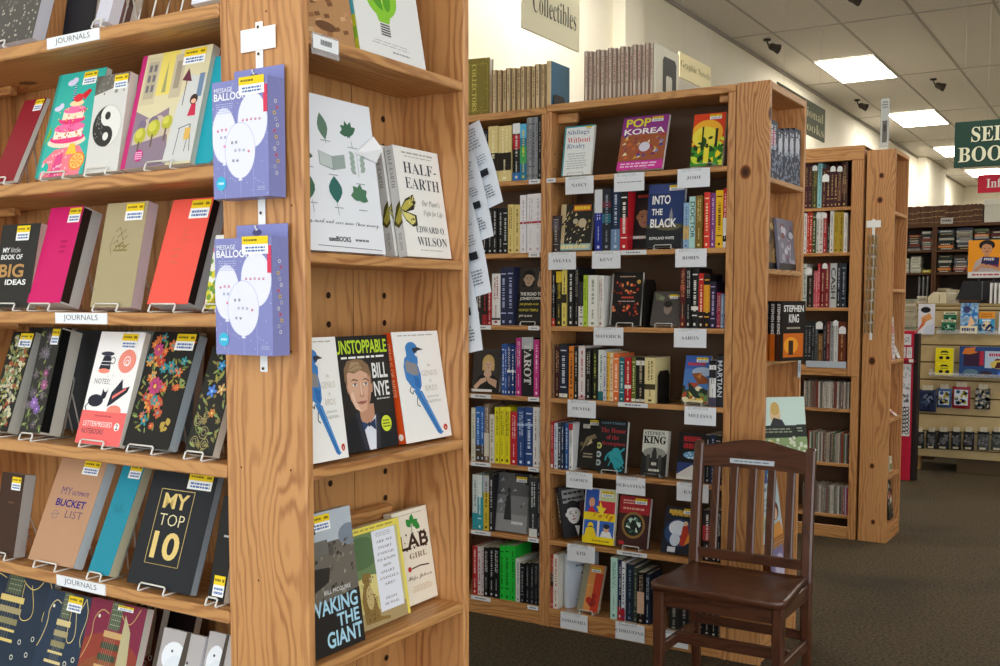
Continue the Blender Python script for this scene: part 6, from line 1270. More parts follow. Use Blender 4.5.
def stephen(d):
    d.r(0, 0, 1, 1, '#1a1414'); d.r(.08, .06, .92, .46, '#c8641a'); d.e(.4, .26, .3, .14, '#e89a2a'); d.r(.3, .1, .5, .34, '#3a1c10'); d.t('STEPHEN', .08, .82, .92, .93, '#e6e4e0', bold=.03); d.t('KING', .3, .64, .72, .78, '#e6e4e0', bold=.03); d.bars(.2, .52, .8, .58, 1, '#b0a090', 3, .5)
for k in range(4):
    yw = math.radians(68); o_ = Vector((X2-.030+k*.0295*math.sin(yw), Y2+.062-k*.0295*math.cos(yw)))
    book(('leftmost black thriller of the four on the third end shelf', 'second black thriller of the four on the third end shelf', 'third black thriller of the four on the third end shelf', 'front hardcover of the four black thrillers, orange fire on its cover')[k], .145, .235, .026, '#1b1616' if k else '#2a2a34', hard=True,
         T=place(o_.x, o_.y, M2Z[2]+.0015, 68, 0), front=stephen, group=GX,
         spinef=lambda d, k=k: (d.r(0, 0, 1, .45, ('#b8bcc8', '#c8641a', '#c8641a', '#3a1c10')[k]), d.t('STEPHEN KING', .25, .45, .8, .95, '#e6e4e0', bold=.02, down=True)))
tg = on(800, 360, 0, X2+.004); b = MB(); b.box(X2+.001, tg.y-.02, tg.z-.075, X2+.002, tg.y+.022, tg.z, '#b9c4cc'); d = D(b, (X2+.002, tg.y-.02, tg.z-.075), (0, 1, 0), (0, 0, 1), .042, .075); d.bars(.15, .3, .85, .8, 4, '#6a7c8c', 2, .5)
tag(b.build('hanging_price_tag'), 'pale blue price tag hanging below the four black thrillers', 'price tag')
def golf(k):
    def f(d):
        d.r(0, 0, 1, 1, '#c8dcd0'); d.r(0, 0, 1, .5, '#22261c'); d.e(.45, .7, .14, .16, '#d8b88a'); d.e(.45, .8, .12, .12, '#c8a45a'); d.poly([(.3, .5), (.4, .64), (.62, .6), (.7, .5)], '#2a2a2c'); d.bars(.05, .36, .95, .46, 2, '#8a9078', k, .5); d.r(0, 0, 1, .28, '#8aa06a'); d.spots(0, 0, 1, .28, 20, .008, '#d8dcc0', k); d.circ(.3, .14, .02, '#d8b03a', 14)
    return f
for k, dy in enumerate((0, .085)):
    o = book(('pale green magazine of a fair-haired person, front one on the fourth end shelf', 'pale green magazine of a fair-haired person, behind and right of its twin')[k], .16, .225, .006, '#c8dcd0', front=golf(k), T=place(X2-.022+k*.024, Y2+.034+k*.05, M2Z[3]+.006, 42, 12), group=GX)
def sheet(d):
    d.r(0, 0, 1, 1, '#b8cdd6'); d.r(.1, .78, .6, .97, '#3a5a94'); d.r(.55, .9, .95, 1, '#2f70a8'); d.bars(.1, .66, .9, .74, 1, '#6a8aa0', 2, .6); d.bars(.1, .4, .6, .6, 3, '#8aa4b0', 4, .5); d.r(.0, .15, .4, .35, '#8fae9a'); d.e(.75, .36, .16, .13, '#5a3424'); d.e(.74, .33, .1, .09, '#e0b49a'); d.poly([(.4, 0), (.55, .18), (.9, .2), (1, .05), (1, 0)], '#d0924a'); d.spots(.0, .15, .4, .35, 14, .006, '#d8d0a0', 5)
o = book('pale blue picture magazine seen through the chair slats', .31, .30, .006, '#b8cdd6', front=sheet, T=place(X2-.030, Y2+.075, M2Z[4]+.004, 90, 8), group=GX, cat='magazine', name='magazine')
def lav(d): d.r(0, 0, 1, 1, '#8a84b0'); d.e(.6, .7, .4, .2, '#c8c4dc'); d.r(0, .1, 1, .35, '#c8a06a'); d.e(.4, .2, .2, .1, '#2a2438')
book('lavender picture book low on the end shelves behind the chair', .15, .26, .008, '#9a96bc', front=lav, T=place(X2-.022, Y2+.30, M2Z[5]+.21+.003, 90, 6), group=GX) if False else book('lavender picture book low on the end shelves behind the chair', .15, .30, .012, '#9a96bc', front=lav, T=place(X2-.022, Y2+.31, M2Z[5]+.003, 90, 6), group=GX)
# white flyers fanned out at the end of the near row
fx = [(468, 117, 492, 200), (466, 150, 486, 235), (466, 195, 487, 292), (465, 250, 482, 350)]
for k, (xa, ya, xb, yb) in enumerate(fx):
    Yf = YB+.006; Xf = on(xa, ya, 1, Yf).x; A = on(xa, ya, 1, Yf); B = on(xb, yb, 1, Yf)
    L_ = math.hypot(B.x-A.x, B.z-A.z); ang = math.atan2(B.x-A.x, A.z-B.z)
    T = Matrix.Translation((A.x, Yf+.045-k*.014, A.z)) @ Matrix.Rotation(-ang, 4, 'Y')
    wd = .09; b = MB(); n = 8
    vs = []; 
    for i in range(n+1):
        q = i/n; x = 0; bow = .008*math.sin(q*math.pi)
        vs += [(-wd, bow, -L_*q), (0, bow, -L_*q)]
    b.add(vs, [[2*i, 2*i+1, 2*i+3, 2*i+2] for i in range(n)], '#dce3ea', True); b.add([(x, y+.0006, z) for x, y, z in vs], [[2*i, 2*i+2, 2*i+3, 2*i+1] for i in range(n)], '#cdd4dc', True)
    d = D(b, (-wd, -.001, -L_), (1, 0, 0), (0, 0, 1), wd, L_, eps=.002); d.bars(.15, .1, .9, .26, 5, '#6a7078', k, .4); d.r(.62, .36, .86, .44, '#22262c'); d.bars(.2, .5, .9, .62, 4, '#8a9098', k+3, .4); d.bars(.1, .7, .9, .95, 7, '#8f959c', k+5, .4)
    o = b.build('hanging_flyer'); o.matrix_world = T; tag(o, ('topmost white printed flyer of the four hanging at the near bookcase edge', 'second white printed flyer hanging at the near bookcase edge', 'third white printed flyer hanging at the near bookcase edge', 'lowest white printed flyer hanging at the near bookcase edge')[k], 'flyer', 'white printed flyers')
# ================================================================ the chair
ch = thing('wooden_chair', 'dark brown wooden slat-back chair in front of the middle end bookcase', 'chair', Vector((0, 0, 0)))
SZ = .46; cx = (-1.478-.990)/2+.006; FY, BY = 3.372, 3.735; fwid, bwid = .243, .219
def P(w, y): return cx+w, y
# saddle seat: outline with rounded corners, gently dished top
out = []
def arc(x, y, r, a0, a1, n=5):
    for i in range(n+1):
        a = math.radians(a0+(a1-a0)*i/n); out.append((x+r*math.cos(a), y+r*math.sin(a)))
r_ = .035
arc(cx+fwid-r_, FY+r_, r_, -90, 0); arc(cx+bwid-.01, BY-.01, .01, 0, 90, 2); arc(cx-bwid+.01, BY-.01, .01, 90, 180, 2); arc(cx-fwid+r_, FY+r_, r_, 180, 270)
b = MB(); n = len(out); rings = []; mx_, my_ = cx, (FY+BY)/2
def dish(x, y):
    u = (x-cx)/fwid; v = (y-(FY+.24))/.22; return -.012*math.exp(-(v*v)*1.4)*(1-.55*math.exp(-(u/.16)**2))*(1-min(1, abs(u))**4)
for q, z0 in ((1, -.028), (1, -.006), (.985, 0), (.93, None), (.8, None), (.62, None), (.42, None), (.2, None)):
    ring = []
    for x, y in out:
        X, Y = mx_+(x-mx_)*q, my_+(y-my_)*q
        fr = -.014*max(0, 1-(Y-FY)/.06)**2 if Y < FY+.06 else 0
        ring.append((X, Y, SZ+(z0 if z0 is not None else dish(X, Y))+(fr*.4 if z0 is None or z0 == 0 else fr*.3)))
    rings.append(ring)
vs = [p for r in rings for p in r]+[(mx_, my_, SZ+dish(mx_, my_))]; fs = []
for i in range(len(rings)-1):
    for j in range(n): fs.append([i*n+j, i*n+(j+1) % n, (i+1)*n+(j+1) % n, (i+1)*n+j])
c_ = len(vs)-1; L = len(rings)-1
for j in range(n): fs.append([L*n+j, L*n+(j+1) % n, c_])
fs.append(list(range(n))[::-1]); b.add(vs, fs, CH['x'], True); b.build('seat', ch)
def post_(path, hw, hd, g='z'):
    """squared bar following a path of (x, y, z)"""
    b = MB(); vs = []
    for i, (x, y, z) in enumerate(path):
        w = hw[i] if isinstance(hw, (list, tuple)) else hw; dd = hd[i] if isinstance(hd, (list, tuple)) else hd; c = .35
        for sx, sy in ((-1, -1+c), (-1+c, -1), (1-c, -1), (1, -1+c), (1, 1-c), (1-c, 1), (-1+c, 1), (-1, 1-c)): vs.append((x+sx*w, y+sy*dd, z))
    fs = [[i*8+j, i*8+(j+1) % 8, (i+1)*8+(j+1) % 8, (i+1)*8+j] for i in range(len(path)-1) for j in range(8)]
    fs += [list(range(8))[::-1], list(range(8*len(path)-8, 8*len(path)))]; b.add(vs, fs, CH[g]); return b
BT = .915
def back(z):                                               # the back bends away above the seat
    return BY+.012 + (0 if z < SZ else ((z-SZ)/(BT-SZ))**1.25*.085) + (0 if z > .3 else (.3-z)/.3*.05)
for s in (-1, 1):
    fx = cx+s*(fwid-.028)
    post_([(fx, FY+.042, 0), (fx, FY+.042, .25), (fx, FY+.042, SZ-.03)], [.0165, .019, .021], [.0165, .019, .021]).build('leg', ch)
    bx = cx+s*(bwid-.004)
    post_([(bx-.016*max(0, (z-SZ)/(BT-SZ)), back(z), z) for z in (0, .15, .3, SZ-.02, SZ+.08, .65, .78, .86, BT-.008, BT)], [.015, .017, .019, .02, .0195, .019, .0185, .018, .0175, .012], [.014, .016, .018, .019, .017, .015, .0145, .014, .0135, .009]).build('leg', ch)
    b = MB(); b.bbox(fx-.011, FY+.06, SZ-.085, fx+.011, BY, SZ-.0285, CH['y'], .002); b.build('apron', ch)
    b = MB(); b.bbox(fx-.009, FY+.06, .185, fx+.009, BY+.03, .225, CH['y'], .003); b.build('stretcher', ch)
b = MB(); b.bbox(cx-fwid+.05, FY+.032, SZ-.092, cx+fwid-.05, FY+.053, SZ-.0285, CH['x'], .002); b.build('apron', ch)
b = MB(); b.bbox(cx-bwid+.016, back(.4)-.01, SZ-.085, cx+bwid-.02, back(.4)+.01, SZ-.0285, CH['x'], .002); b.build('apron', ch)
b = MB(); b.bbox(cx-fwid+.035, FY+.19, .19, cx+fwid-.035, FY+.212, .232, CH['x'], .003); b.build('stretcher', ch)
b = MB(); b.bbox(cx-bwid+.016, back(.2)-.009, .215, cx+bwid-.02, back(.2)+.009, .25, CH['x'], .003); b.build('stretcher', ch)
# crest rail with a low arch
xs = [cx-bwid+.012+(2*bwid-.024)*i/20 for i in range(21)]
def crest_top(x): u = (x-cx)/(bwid-.012); return BT-.018+.032*math.cos(max(-1, min(1, u))*math.pi/2)**1.5
b = MB(); vs = []
for x in xs:
    zt, zb = crest_top(x), .822; bow = .012*(1-((x-cx)/bwid)**2)
    for z, q in ((zb, -1), (zt-.004, -1), (zt, -.5), (zt, .5), (zt-.004, 1), (zb, 1)): vs.append((x-.014, back(z)+bow+q*.0105, z))
fs = [[i*6+j, i*6+(j+1) % 6, (i+1)*6+(j+1) % 6, (i+1)*6+j] for i in range(20) for j in range(6)]; fs += [list(range(6)), list(range(120, 126))]
b.add(vs, fs, CH['x']); crest = b.build('crest_rail', ch)
b = MB(); xa = on(731, 458, 1, back(.9)-.004).x; xb = on(775, 462, 1, back(.9)-.004).x; za = on(753, 463, 1, back(.9)).z; yy = back(za)+.012*.9-.0115
b.box(xa, yy-.0012, za-.004, xb, yy+.006, za+.014, '#c9d0d6'); d = D(b, (xa, yy-.0012, za-.004), (1, 0, 0), (0, 0, 1), xb-xa, .018); d.bars(.08, .3, .92, .7, 1, '#6a8290', 3, .6); b.build('adhesive_label', crest, label='pale printed sticker on the crest rail')
b = MB(); b.bbox(cx-bwid+.014, back(.5)-.012, .478, cx+bwid-.018, back(.5)+.009, .515, CH['x'], .003); b.build('lower_back_rail', ch)
for k in range(5):
    x = cx-bwid+.075+(2*bwid-.15)*k/4
    post_([(x-.014*max(0, (z-SZ)/(BT-SZ)), back(z)+.004, z) for z in (.51, .61, .72, .826)], .0155, .0055).build('slat', ch)
# ================================================================ third row: old tagged books above, thin records below
GT = 'old tagged volumes in the stacked bookcase'; GR = 'thin record sleeves in the stacked bookcase'
S3 = (720, 80, 3.92); S3b = (740, 240, 4.161); S3c = (740, 370, 3.505)
tn = ['top', 'second', 'third', 'fourth']
def trow(i, crop, xl, specs, start=1, nm=None): return row('on the %s shelf of the stacked bookcase' % tn[i], crop, Y3+.022, TZ[i], xl, specs, GT, depth=(.14, .17), start=start, hard=True, lab=lambda n, c: '%s old book, %s visible from the left on %s shelf, stacked bookcase' % (cname(c), ORD[n-1], tn[i]))
def hidden(i, n0=3):                                        # the row goes on behind the middle end bookcase
    pass
MA = '#4a2028'
r1 = trow(0, S3, 318, [(331, 320, '#3a2024', '#a88a5a'), (346, 325, MA, '#b8945a'), (361, 322, '#42202a', '#b8945a'), (383, 335, '#4a4a24', '#b0a060'), (400, 310, '#8fc0c4', '#4a7a80'), (416, 345, MA, '#b8945a'), (432, 338, '#4a1f28', '#b8945a'), (447, 338, '#3f1c24', '#b8945a'), (461, 335, '#4a2028', '#c8a86a'), (477, 335, '#451e26', '#c8a86a', ((.15, .5, '#6a4a3a'),)), (500, 290, '#4a2a20', '#b8a070', ((.3, .6, '#6a4a3a'),))])
r2 = trow(1, S3, 316, [(328, 520, '#c8c4be', '#8a4a4a'), (340, 522, '#e0dedc', '#8a2a2a'), (350, 518, '#c23a24', '#f0d8c8'), (362, 516, '#b8341f', '#f0d8c8'), (376, 520, '#3a4a2a', '#c8c8a0'), (389, 516, '#dcdad6', '#3a6a4a'), (404, 518, '#d8d4ce', '#8a2a2a'), (418, 520, '#a8202a', '#e8d0c0'), (431, 560, '#2a2622', '#a0988a'), (446, 512, '#d8d6d0', '#4a4a4a'), (466, 516, '#b0942a', '#4a3a10'), (485, 516, '#a88c26', '#4a3a10'), (500, 520, '#d8d4cc', '#6a6a6a')])
r3 = trow(2, S3b, 245, [(260, 100, '#b8bcb4', '#5a5a5a'), (277, 98, '#c8ccc4', '#5a6a5a'), (305, 150, '#2a2422', '#a89a8a'), (314, 128, '#c0505a', '#f0d0d0'), (323, 128, '#d0606a', '#f0d0d0'), (333, 98, '#c23a44', '#f0d8d8'), (352, 120, '#7a1f2a', '#d8b890'), (373, 96, '#82222c', '#d8b890'), (403, 62, '#c4c6c4', '#2a2a2c', (), 'CASH'), (421, 66, '#22242a', '#b8bcc4'), (441, 64, '#1f2a34', '#a8b4c0')])
r4 = trow(3, S3b, 268, [(282, 330, '#2a2a2c', '#7a7a7a'), (297, 322, '#222426', '#8a8a8a'), (312, 320, '#26282a', '#8a8a8a'), (321, 330, '#3a4446', '#a0a8a8'), (344, 390, '#6a4a2a', '#c8a86a'), (360, 330, '#1f1f22', '#8a8a8a'), (375, 320, '#6a2a2c', '#d0b090'), (391, 325, '#9a9a96', '#4a4a4a'), (408, 340, '#c8ccc8', '#6a6a6a'), (441, 320, '#6a3018', '#b88a5a')])
# white house-shaped paper tags hanging from some of the old books
tags = [(0, S3, 372, 345, 'olive'), (0, S3, 414, 384, 'maroon'), (0, S3, 443, 348, 'dark maroon'), (0, S3, 470, 348, 'banded maroon'), (1, S3, 387, 532, 'dark green'), (1, S3, 409, 530, 'red'), (2, S3b, 286, 130, 'dark brown'), (2, S3b, 353, 108, 'maroon'), (3, S3b, 330, 355, 'brown'), (3, S3b, 398, 345, 'pale grey'), (3, S3b, 426, 375, 'rust brown')]
for i, cp, x, y, c in tags:
    Yt_ = Y3+.017; big_ = (i, x) in ((0, 414), (2, 286), (3, 330), (3, 426)); A = on(cp[0]+x/cp[2], cp[1]+y/cp[2], 1, Yt_); q = .021 if big_ else .015; hh = q*2.2
    b = MB(); b.prism([(-q, 0), (q, 0), (q, hh*.72), (q*.35, hh), (-q*.35, hh), (-q, hh*.72)], 0, .0012, '#e6e8e6'); o = b.build('paper_tag'); o.matrix_world = Matrix.Translation((A.x, Yt_, A.z-hh*.5))
    tag(o, 'white house-shaped paper tag on the %s old book, %s stacked shelf' % (c, tn[i]), 'paper tag', 'white paper tags')
RC = ['#c8c4ba', '#a89c8c', '#8a6a5a', '#d8d2c4', '#7d7a74', '#b8aa90', '#9a4a44', '#c4b8a4', '#6a655e', '#dcd8cc', '#8c8478', '#b0402f']
bn = ['upper', 'middle', 'lower']
def records(k, x0, x1, yt, zi, n, pal, crop=S3c):
    R = random.Random(40+k); A = on(crop[0]+x0/crop[2], crop[1]+yt/crop[2], 1, Y3+.02); B = on(crop[0]+x1/crop[2], crop[1]+yt/crop[2], 1, Y3+.02)
    t = (B.x-A.x)/n; z = TZ[zi]; h = A.z-z
    for j in range(n):
        c = R.choice(pal); lean = R.uniform(0, 5) if k != 1 else R.uniform(-1, 2.5); hj = h*R.uniform(.95, 1.0); tt = t*.8
        X = A.x+(j+1)*t; 
        book('%s thin record sleeve, %s from the left on the %s record shelf' % (cname(c), ORD[j], bn[k]), min(.2, hj*.85), hj, tt, c, T=place(X-math.sin(math.radians(lean))*0, Y3+.026+R.uniform(0, .008), z+.0006+tt*math.sin(math.radians(abs(lean))), 90, 0), group=GR, paper='#cfc8b8', cat='record sleeve', name='record_sleeve',
             spinef=lambda d, s=j+k*50: d.vbars(.25, .1, .75, .95, 1, R.choice(('#5a5048', '#8a3a34', '#e8e4d8')), s))
records(0, 222, 383, 36, 4, 22, RC); records(1, 236, 391, 214, 5, 26, RC+['#5a7a5a']); records(2, 218, 386, 396, 6, 26, RC+['#b0344a', '#b8a8d0'])
# far end bookcase, facing +x
GF = 'things on the far end bookcase'
def F_(label, px, py, i, w, h, t, c, front, tilt=8, yaw=90, dx=.03, cat='magazine', name='magazine', z=0):
    a = on(px, py, 0, X3-.01); w = min(w, Y3B-.025-max(a.y, Y3+.024)); return book(label, w, h, t, c, front=front, T=place(X3-dx, max(a.y, Y3+.024), E3Z[i]+.001+t*math.sin(math.radians(tilt))+z, yaw, tilt), group=GF, cat=cat, name=name)
F_('dark narrow picture book on the top shelf of the far end bookcase', 894, 212, 0, .10, .17, .01, '#4a4038', pic(5, '#4a4038', ('#6a5a4a', '#2a2420')), 20)
F_('small pink and white booklet on the second shelf of the far end bookcase', 894, 268, 1, .08, .10, .01, '#c8b0b0', pic(6, '#c8b0b0', ('#b84a5a', '#e8e0e0')))
F_('red and white leaflet leaning out on the third shelf of the far end bookcase', 895, 330, 2, .14, .26, .008, '#d8d0cc', lambda d: (d.r(0, 0, .3, 1, '#a82a34'), d.bars(.35, .1, .95, .9, 8, '#a8a4a8', 3, .5), d.r(.35, .6, .9, .8, '#c87a80')), 4)
F_('white crumpled leaflet in front on the third shelf of the far end bookcase', 899, 345, 2, .08, .16, .006, '#e4e2e0', lambda d: d.bars(.1, .2, .9, .8, 5, '#b0a8a8', 5, .4), 24, dx=.012)
F_('small white card lying at the edge of the fourth far end shelf', 896, 408, 3, .05, .06, .004, '#dcd4d0', lambda d: d.r(.1, .5, .9, .8, '#c87a7a'), 50, dx=.008)
F_('small cream and green box on the fifth shelf of the far end bookcase', 894, 450, 4, .07, .09, .04, '#c8c0a0', lambda d: (d.r(.1, .1, .9, .5, '#6a7a4a'), d.e(.5, .65, .3, .15, '#e8e4d8')), 4, cat='box', name='small_box')
F_('black and white patterned picture book on the lowest far end shelf', 893, 520, 5, .13, .255, .012, '#2a2a26', lambda d: (pic(8, '#26241f', ('#d8d4c4', '#8a8a7a', '#e8e4d8', '#4a5a3a', '#2a2a2c'))(d), d.e(.5, .6, .2, .1, '#b03a3a')), 6)
# clip strip of small metal bookmarks on its post
cs = thing('hanging_clip_strip', 'long clip strip of shiny metal bookmarks on the far post', 'clip strip', Vector((0, 0, 0)), 'hanging clip strips')
a0 = on(874, 219, 1, Y3); a1 = on(872, 340, 1, Y3); b = MB(); b.bbox(a0.x-.008, Y3-.004, a1.z, a0.x+.008, Y3-.0006, a0.z, '#eeeeea', .001); b.build('strip', cs)
hw = (on(881.5, 224, 1, Y3).x-on(867, 224, 1, Y3).x)/2; z1 = on(874, 220.5, 1, Y3).z; z0 = on(874, 227.5, 1, Y3).z
b = MB(); b.bbox(a0.x-hw, Y3-.006, z0, a0.x+hw, Y3-.0042, z1, '#f0f0ec', .001); b.build('header_card', cs)
n = 9; zt = on(873, 234, 1, Y3).z; zb = on(872, 333, 1, Y3).z; gold = mat('#c9a24a', .25, .9); silv = mat('#cfc8bc', .25, .8)
for k in range(n):
    z = zt+(zb-zt)*(k+.5)/n; hgt = (zt-zb)/n; xx = a0.x-.012*(k/n)
    for j in range(3):
        r = thing('hanging_bookmark', 'shiny metal bookmark, %s row from the top, %s of three on the far clip strip' % (ORD[k], ('left', 'middle', 'right')[j]), 'bookmark', Vector((xx+(j-1)*.021, Y3-.016, z)), 'metal bookmarks on the clip strip')
        b = MB(); b.bbox(-.0075, 0, -hgt*.48, .0075, .002, hgt*.42, silv, .0008); b.build('backing_card', r)
        b = MB(); b.bbox(-.0045, -.003, -hgt*.36, .0045, -.0003, hgt*.26, gold, .001); b.tube([(0, -.001, hgt*.26), (0, -.004, hgt*.4), (0, .004, hgt*.44), (0, .008, hgt*.40)], .001, silv); b.build('clip', r)
# clear upright sign holder on its top
a = on(884, 146, 1, Y3+.05); hh = on(884, 98, 1, Y3+.05).z-T3; r = thing('sign_holder', 'tall clear sign holder standing on the far end bookcase', 'sign holder', Vector((a.x, Y3+.06, T3)))
wd = on(888.5, 120, 1, Y3+.05).x-on(879.5, 120, 1, Y3+.05).x
b = MB(); b.box(-wd/2, -.002, .0006, wd/2, .002, hh, CLEAR); b.box(-wd/2, -.03, .0004, wd/2, .03, .003, CLEAR); b.build('acrylic_stand', r)
b = MB(); b.box(-wd/2+.003, -.0032, .02, wd/2-.003, -.0022, hh-.004, '#b9bcb8'); d = D(b, (-wd/2+.003, -.0032, .02), (1, 0, 0), (0, 0, 1), wd-.006, hh-.024); d.bars(.1, .8, .9, .96, 3, '#6a6c6a', 2, .5); d.r(.2, .1, .8, .55, '#6a6660'); d.e(.5, .4, .2, .08, '#4a4844'); b.build('insert', r)

# ================================================================ hanging signs
def hang_sign(label, X, p0, p1, pb, lines, col, ink, border=None, n=2):
    """board hung along the long wall (faces +x); p0, p1 = upper corners, pb = a lower-corner pixel"""
    A = on(p0[0], p0[1], 0, X); B = on(p1[0], p1[1], 0, X); zb = on(pb[0], pb[1], 0, X).z; w = B.y-A.y; zt = (A.z+B.z)/2; h = zt-zb
    r = thing('hanging_sign', label, 'sign', Vector((X, A.y, zb)), 'hanging section signs')
    b = MB(); b.bbox(-.012, 0, 0, 0, w, h, mat(col, .5), .002)
    d = D(b, (0, 0, 0), (0, 1, 0), (0, 0, 1), w, h, eps=.001)
    if border: d.line([(.02, .04), (.98, .04), (.98, .96), (.02, .96), (.02, .04)], .006, border)
    for tx, u0, v0, u1, v1 in lines: d.t(tx, u0, v0, u1, v1, ink, 'serif', -.012)
    b.build('board', r)
    for y in (w*.12, w*.88): b = MB(); b.tube([(-.006, y, h), (-.006, y, CEIL-zb)], .0008, '#b4b4ae', 5); b.build('hanging_wire', r)
XSN = -2.75
hang_sign('cream hanging sign lettered Collectibles at the top edge of the photo', XSN, (523, -60), (580, -28), (524, 28), [('Antiquarian', .1, .62, .95, .86), ('Collectibles', .16, .24, .93, .50)][1:], '#ece6c6', '#4a4a44')
hang_sign('cream hanging sign lettered Graphic Novels behind the wide bookcase', XSN, (680, 51), (711, 68), (711, 92), [('Graphic Novels', .03, .36, .97, .70)], '#efe4b4', '#8a8250')
hang_sign('dark olive hanging sign behind the middle end bookcase', -2.55, (778, 85), (825.5, 107), (825, 143), [('Professional', .02, .52, .95, .80), ('Books', .45, .12, .97, .40)], '#4c5238', '#c8c49a')
def front_sign(label, Y, x0, y0, y1, w, lines, col, ink, edge):
    A = on(x0, y0, 1, Y); B = on(x0, y1, 1, Y); h = A.z-B.z
    r = thing('hanging_sign', label, 'sign', Vector((A.x, Y, B.z)), 'hanging section signs')
    b = MB(); b.bbox(0, 0, 0, w, .02, h, mat(col, .5), .002); d = D(b, (0, 0, 0), (1, 0, 0), (0, 0, 1), w, h, eps=.001)
    for tx, u0, v0, u1, v1, sh in lines:
        if sh: d.t(tx, u0+.006, v0-.014, u1+.006, v1-.014, '#0f1f18', 'serif', .012)
        d.t(tx, u0, v0, u1, v1, ink, 'serif', .004)
    b.build('board', r)
    for x in (w*.1, w*.9): b = MB(); b.tube([(x, .01, h), (x, .01, CEIL-B.z)], .0008, '#a8a8a2', 5); b.build('hanging_wire', r)
    return r
WS = .58
front_sign('dark green hanging sign lettered SELL BOOKS', 8.5, 955, 122.5, 168, WS, [('SELL', .20, .54, .74, .87, 1), ('BOOKS', .05, .11, .88, .44, 1)], '#26453a', '#e6e6c8', None)
front_sign('red hanging Information sign below the green one', 8.6, 978, 175, 193, .50, [('Information', .12, .26, .92, .76, 0)], '#c8203a', '#f0ece4', None)

# ================================================================ the slat-wall counter
Y4 = 9.5; CX0, CX1 = -1.682, .35; CT = 1.42
slat = noisy('tan_slat_panel', '#b09a6a', '#bca678', 8, .55); groove = mat('#5e4c2c', .7)
ct = thing('sales_counter', 'tan slat-wall sales counter at the right edge', 'counter', Vector((0, 0, 0)))
b = MB(); z = .20
zs = []
while z < CT-.02:
    z2 = min(z+.148, CT); b.bbox(CX0, Y4, z+.006, CX1, Y4+.018, z2-.006, slat, .003); zs.append(z2); z = z2
b.box(CX0, Y4+.006, .20, CX1, Y4+.02, CT, groove); b.build('slat_panel', ct)
b = MB(); b.bbox(CX0-.004, Y4-.004, .13, CX1, Y4+.03, .199, slat, .003); b.build('bottom_rail', ct)
b = MB(); b.bbox(CX0, Y4+.05, 0, CX0+.06, Y4+.11, .13, '#8a6a40'); b.build('leg', ct); b = MB(); b.bbox(CX0+.35, Y4+.04, 0, CX1, Y4+.06, .13, '#54432c'); b.build('kick_board', ct)
b = MB(); b.bbox(CX0, Y4+.021, .13, CX0+.02, Y4+.62, CT, slat); b.build('end_panel', ct)
b = MB(); b.bbox(CX0-.01, Y4-.002, CT+.0006, CX1, Y4+.64, CT+.022, '#a08c5e'); b.build('counter_top', ct)
b = MB(); b.box(CX0+.021, Y4+.60, .13, CX1, Y4+.62, CT, '#5a4a30'); b.build('rear_panel', ct)
# clear ledges hooked on the slats
def ledge(label, xa, xb, y):
    A = on(xa, y, 1, Y4-.04); B = on(xb, y, 1, Y4-.04); Z = on((xa+xb)/2, y, 1, Y4-.04).z
    b = MB(); b.box(0, -.075, 0, B.x-A.x, -.0006, .004, CLEAR); b.box(0, -.077, 0, B.x-A.x, -.075, .03, CLEAR); b.box(0, -.003, .004, B.x-A.x, -.0006, .06, CLEAR); r = thing('display_ledge', label, 'display ledge', Vector((A.x, Y4, Z)), 'clear ledges on the slat wall'); b.build('tray', r); return Z
Z1 = ledge('upper clear ledge of children\u2019s books on the slat wall', 937, 1004, 334); Z2 = ledge('lower clear ledge of boxed toys on the slat wall', 929, 1012, 377)
def S_(label, px0, px1, ytop, z, front, c, t=.012, name='book', cat='book', dy=.03, grp='goods on the slat wall', tilt=5, hcap=.6):
    A = on(px0, 340, 1, Y4-dy-t); B = on(px1, 340, 1, Y4-dy-t); h = min(hcap, on((px0+px1)/2, ytop, 1, Y4-dy-t).z-z)
    return book(label, B.x-A.x, h, t, c, front=front, T=place(A.x, Y4-dy-t, z+.001+t*math.sin(math.radians(tilt)), 0, tilt), group=grp, name=name, cat=cat)
def orangefig(d): d.r(0, 0, 1, 1, '#dcdce4'); d.e(.45, .8, .3, .1, '#1c1c24'); d.poly([(.2, .55), (.7, .7), (.85, .5), (.5, .42), (.2, .35)], '#e0a060'); d.poly([(.05, .1), (.2, .3), (.55, .5), (.4, .3)], '#d8702a'); d.poly([(.3, .0), (.5, .25), (.95, .35), (1, 0)], '#c8d0e0'); d.line([(0, .1), (.4, .5)], .006, '#b02a2a')
zz = on(925, 334, 1, Y4-.03).z; S_('white comic with black and orange figure shapes hung at the counter corner', 917.5, 934, 304, zz, orangefig, '#dcdce4', .01, dy=.004, tilt=0)
b = MB(); A = on(917, 334, 1, Y4-.02); b.box(A.x, Y4-.03, zz-.006, A.x+.13, Y4-.0006, zz, '#c8c4b8'); tag(b.build('display_bracket'), 'small bracket under the white comic at the counter corner', 'bracket')
def green(d): d.r(0, 0, 1, 1, '#1f6a48'); d.r(0, .82, 1, 1, '#e0dcc0'); d.bars(.1, .84, .9, .97, 1, '#1f3a2a', 3, .7); d.e(.5, .4, .35, .25, '#5aa080'); d.e(.4, .45, .15, .12, '#c8e0d0'); d.spots(.1, .1, .9, .6, 12, .012, '#143a2a', 4)
S_('green picture book behind the other green one on the upper ledge', 943, 956, 312, Z1+.06, green, '#1f6a48', dy=.006, tilt=1)
S_('front green picture book on the upper clear ledge', 941, 955, 320, Z1+.005, green, '#2a7a58', dy=.036)
def bluec(d): d.r(0, 0, 1, 1, '#2f78c0'); d.spots(0, .3, 1, 1, 26, .022, '#9ac0e0', 5); d.e(.35, .78, .2, .12, '#3a3a6a'); d.poly([(.4, .2), (.6, .6), (.85, .3)], '#e0b890'); d.r(0, 0, 1, .24, '#e8dcb0'); d.bars(.08, .05, .92, .18, 1, '#2a3a7a', 2, .8)
